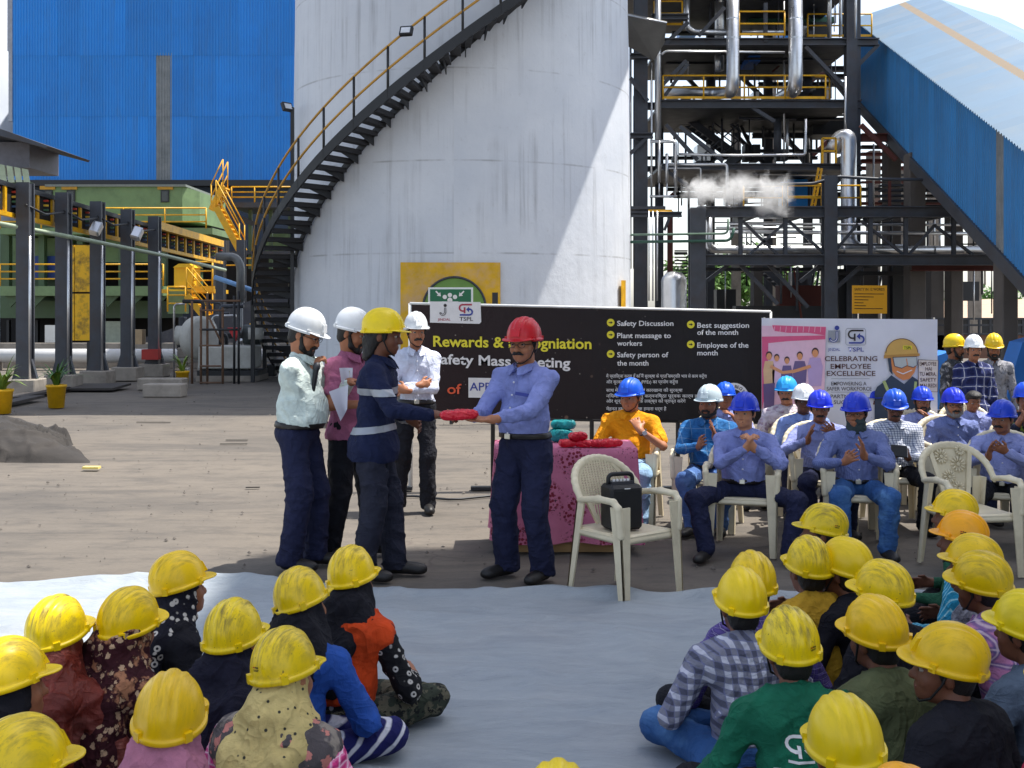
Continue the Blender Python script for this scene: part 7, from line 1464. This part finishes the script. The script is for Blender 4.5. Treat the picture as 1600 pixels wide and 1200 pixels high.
gp = floor('worker in green polo with white print on the back', A(1234,947), 184, POLG, BLACKT, hat='yellow', head=(2,6,4), skin=2, strap=True, sticker=205, fat=1.1, hres=.0095)
floor('worker in black jacket with a wide yellow helmet beyond the olive shirt', A(1377,874), 206, JKB, BLACKT, hat='yellow', head=(14,6,4), skin=2)
floor('worker in olive shirt with a scuffed yellow helmet', A(1367,929), 200, OLIVE, BLACKT, head=(8,8,6), skin=2, strap=True, hres=.0095)
floor('worker in black shirt turning his face left, large yellow helmet', A(1476,971), 214, JKB, BLACKT, head=(40,6,6), skin=2, eyes=True, strap=True, hres=.0095, fat=1.15)
floor('worker at the bottom right with a bright yellow helmet seen from behind', A(1320,1084), 182, BLKS, BLACKT, hat='cleany', head=(0,10,4), skin=2, hres=.0095)
floor('worker in dark green shirt with yellow helmet below the floral chair', A(1488,765), 235, DGRN, BLACKT, head=(10,6,0), skin=2)
floor('worker in turquoise striped shirt and amber helmet', A(1500,798), 225, TURQ, BLACKT, hat='orange', head=(14,6,0), skin=2, strap=True, sticker=95)
floor('worker in grey leaf print shirt behind the madras shirt', A(1518,834), 222, GRAYP, BLACKT, head=(10,6,0), skin=2)
floor('worker in pink madras check shirt with a tilted yellow helmet', A(1532,859), 214, MAD, BLACKT, head=(16,8,12), skin=2, strap=True)
floor('worker in grey blue shirt cut by the right edge', A(1600,921), 205, GREYB, BLACKT, hat='cleany', head=(14,6,4), skin=2)
floor('worker in crimson shirt entering at the right edge', A(1672,1010), 200, CRIM, BLACKT, skin=2)
floor('worker in rose shirt entering at the right edge behind', A(1650,810), 205, ROSE, BLACKT, skin=2)
floor('worker at the bottom right with only an amber helmet top showing', A(1405,1193), 200, BLKS, BLACKT, hat='orange', skin=2)
# white print on the back of the green polo, laid on the cloth
from mathutils.bvhtree import BVHTree
ps = [c for c in gp.children if c.name.startswith('shirt')][0]
bvh = BVHTree.FromPolygons([v.co[:] for v in ps.data.vertices], [p.vertices[:] for p in ps.data.polygons])
def onback(me, s, x, z):
    import bmesh
    bm = bmesh.new(); bm.from_mesh(me); bmesh.ops.triangulate(bm, faces=bm.faces[:]); bmesh.ops.subdivide_edges(bm, edges=[e for e in bm.edges if e.calc_length() > .25], cuts=2)
    for v in bm.verts:
        lx, lz = x-v.co.x*s, z+v.co.y*s; h = bvh.ray_cast(Vector((lx, .6, lz)), Vector((0,-1,0)))
        v.co = Vector((lx, (h[0].y if h[0] else .12)+.004, lz))
    bm.to_mesh(me); bm.free(); me.materials.clear(); return link('back_print', me, INK_W, ps)
onback(text_mesh('TSPL Coke', .012), .060, .125, .300)
mb = MB(); 
def strk(pts, w):
    P = [Vector((a,b,0)) for a,b in pts]; Lq = []
    for i_, p in enumerate(P):
        d = P[min(i_+1,len(P)-1)]-P[max(i_-1,0)]; n_ = Vector((-d.y,d.x,0)).normalized()*w; Lq += [p+n_, p-n_]
    mb.add(Lq, [(2*k,2*k+1,2*k+3,2*k+2) for k in range(len(P)-1)])
strk([(1.9,1.6),(.5,1.6)]+[(.5+.5*math.cos(R(a)),1.1+.5*math.sin(R(a))) for a in range(90,271,30)]+[(.8,.6)], .12); strk([(.8,1.0),(.8,.2)], .12); strk([(0,-.1),(1.9,-.1)], .1); strk([(1.2,.85),(1.6,.85)], .2); strk([(1.2,.85),(1.6,1.25)], .12); strk([(1.2,.85),(1.6,.45)], .12)
onback(mb.mesh('back_print'), .048, .075, .375)
# wrist watch of the man in orange
wt_ = [o for o in bpy.data.objects if o.get('label','').startswith('man in orange polo')][0]

el_, wr_, N_, HC_ = PINFO[wt_.name]; wd = Vector(wr_[1]-el_[1]).normalized(); wc = Vector(wr_[1])-wd*.035; sx_ = wd.orthogonal().normalized(); sy_ = wd.cross(sx_)
MB().tube([wc+(sx_*math.cos(a)+sy_*math.sin(a))*.034 for a in np.linspace(0,2*math.pi,18,endpoint=False)], .008, 6, closed=True).build('watch_strap', STRAP, wt_)
ld = Vector((.2,-1,.2)); ld = (ld-wd*ld.dot(wd)).normalized(); MB().tube([wc+ld*.034, wc+ld*.044], .021, 16).build('watch_face', M('watch_face', S(210,212,214), .3, .3), wt_)
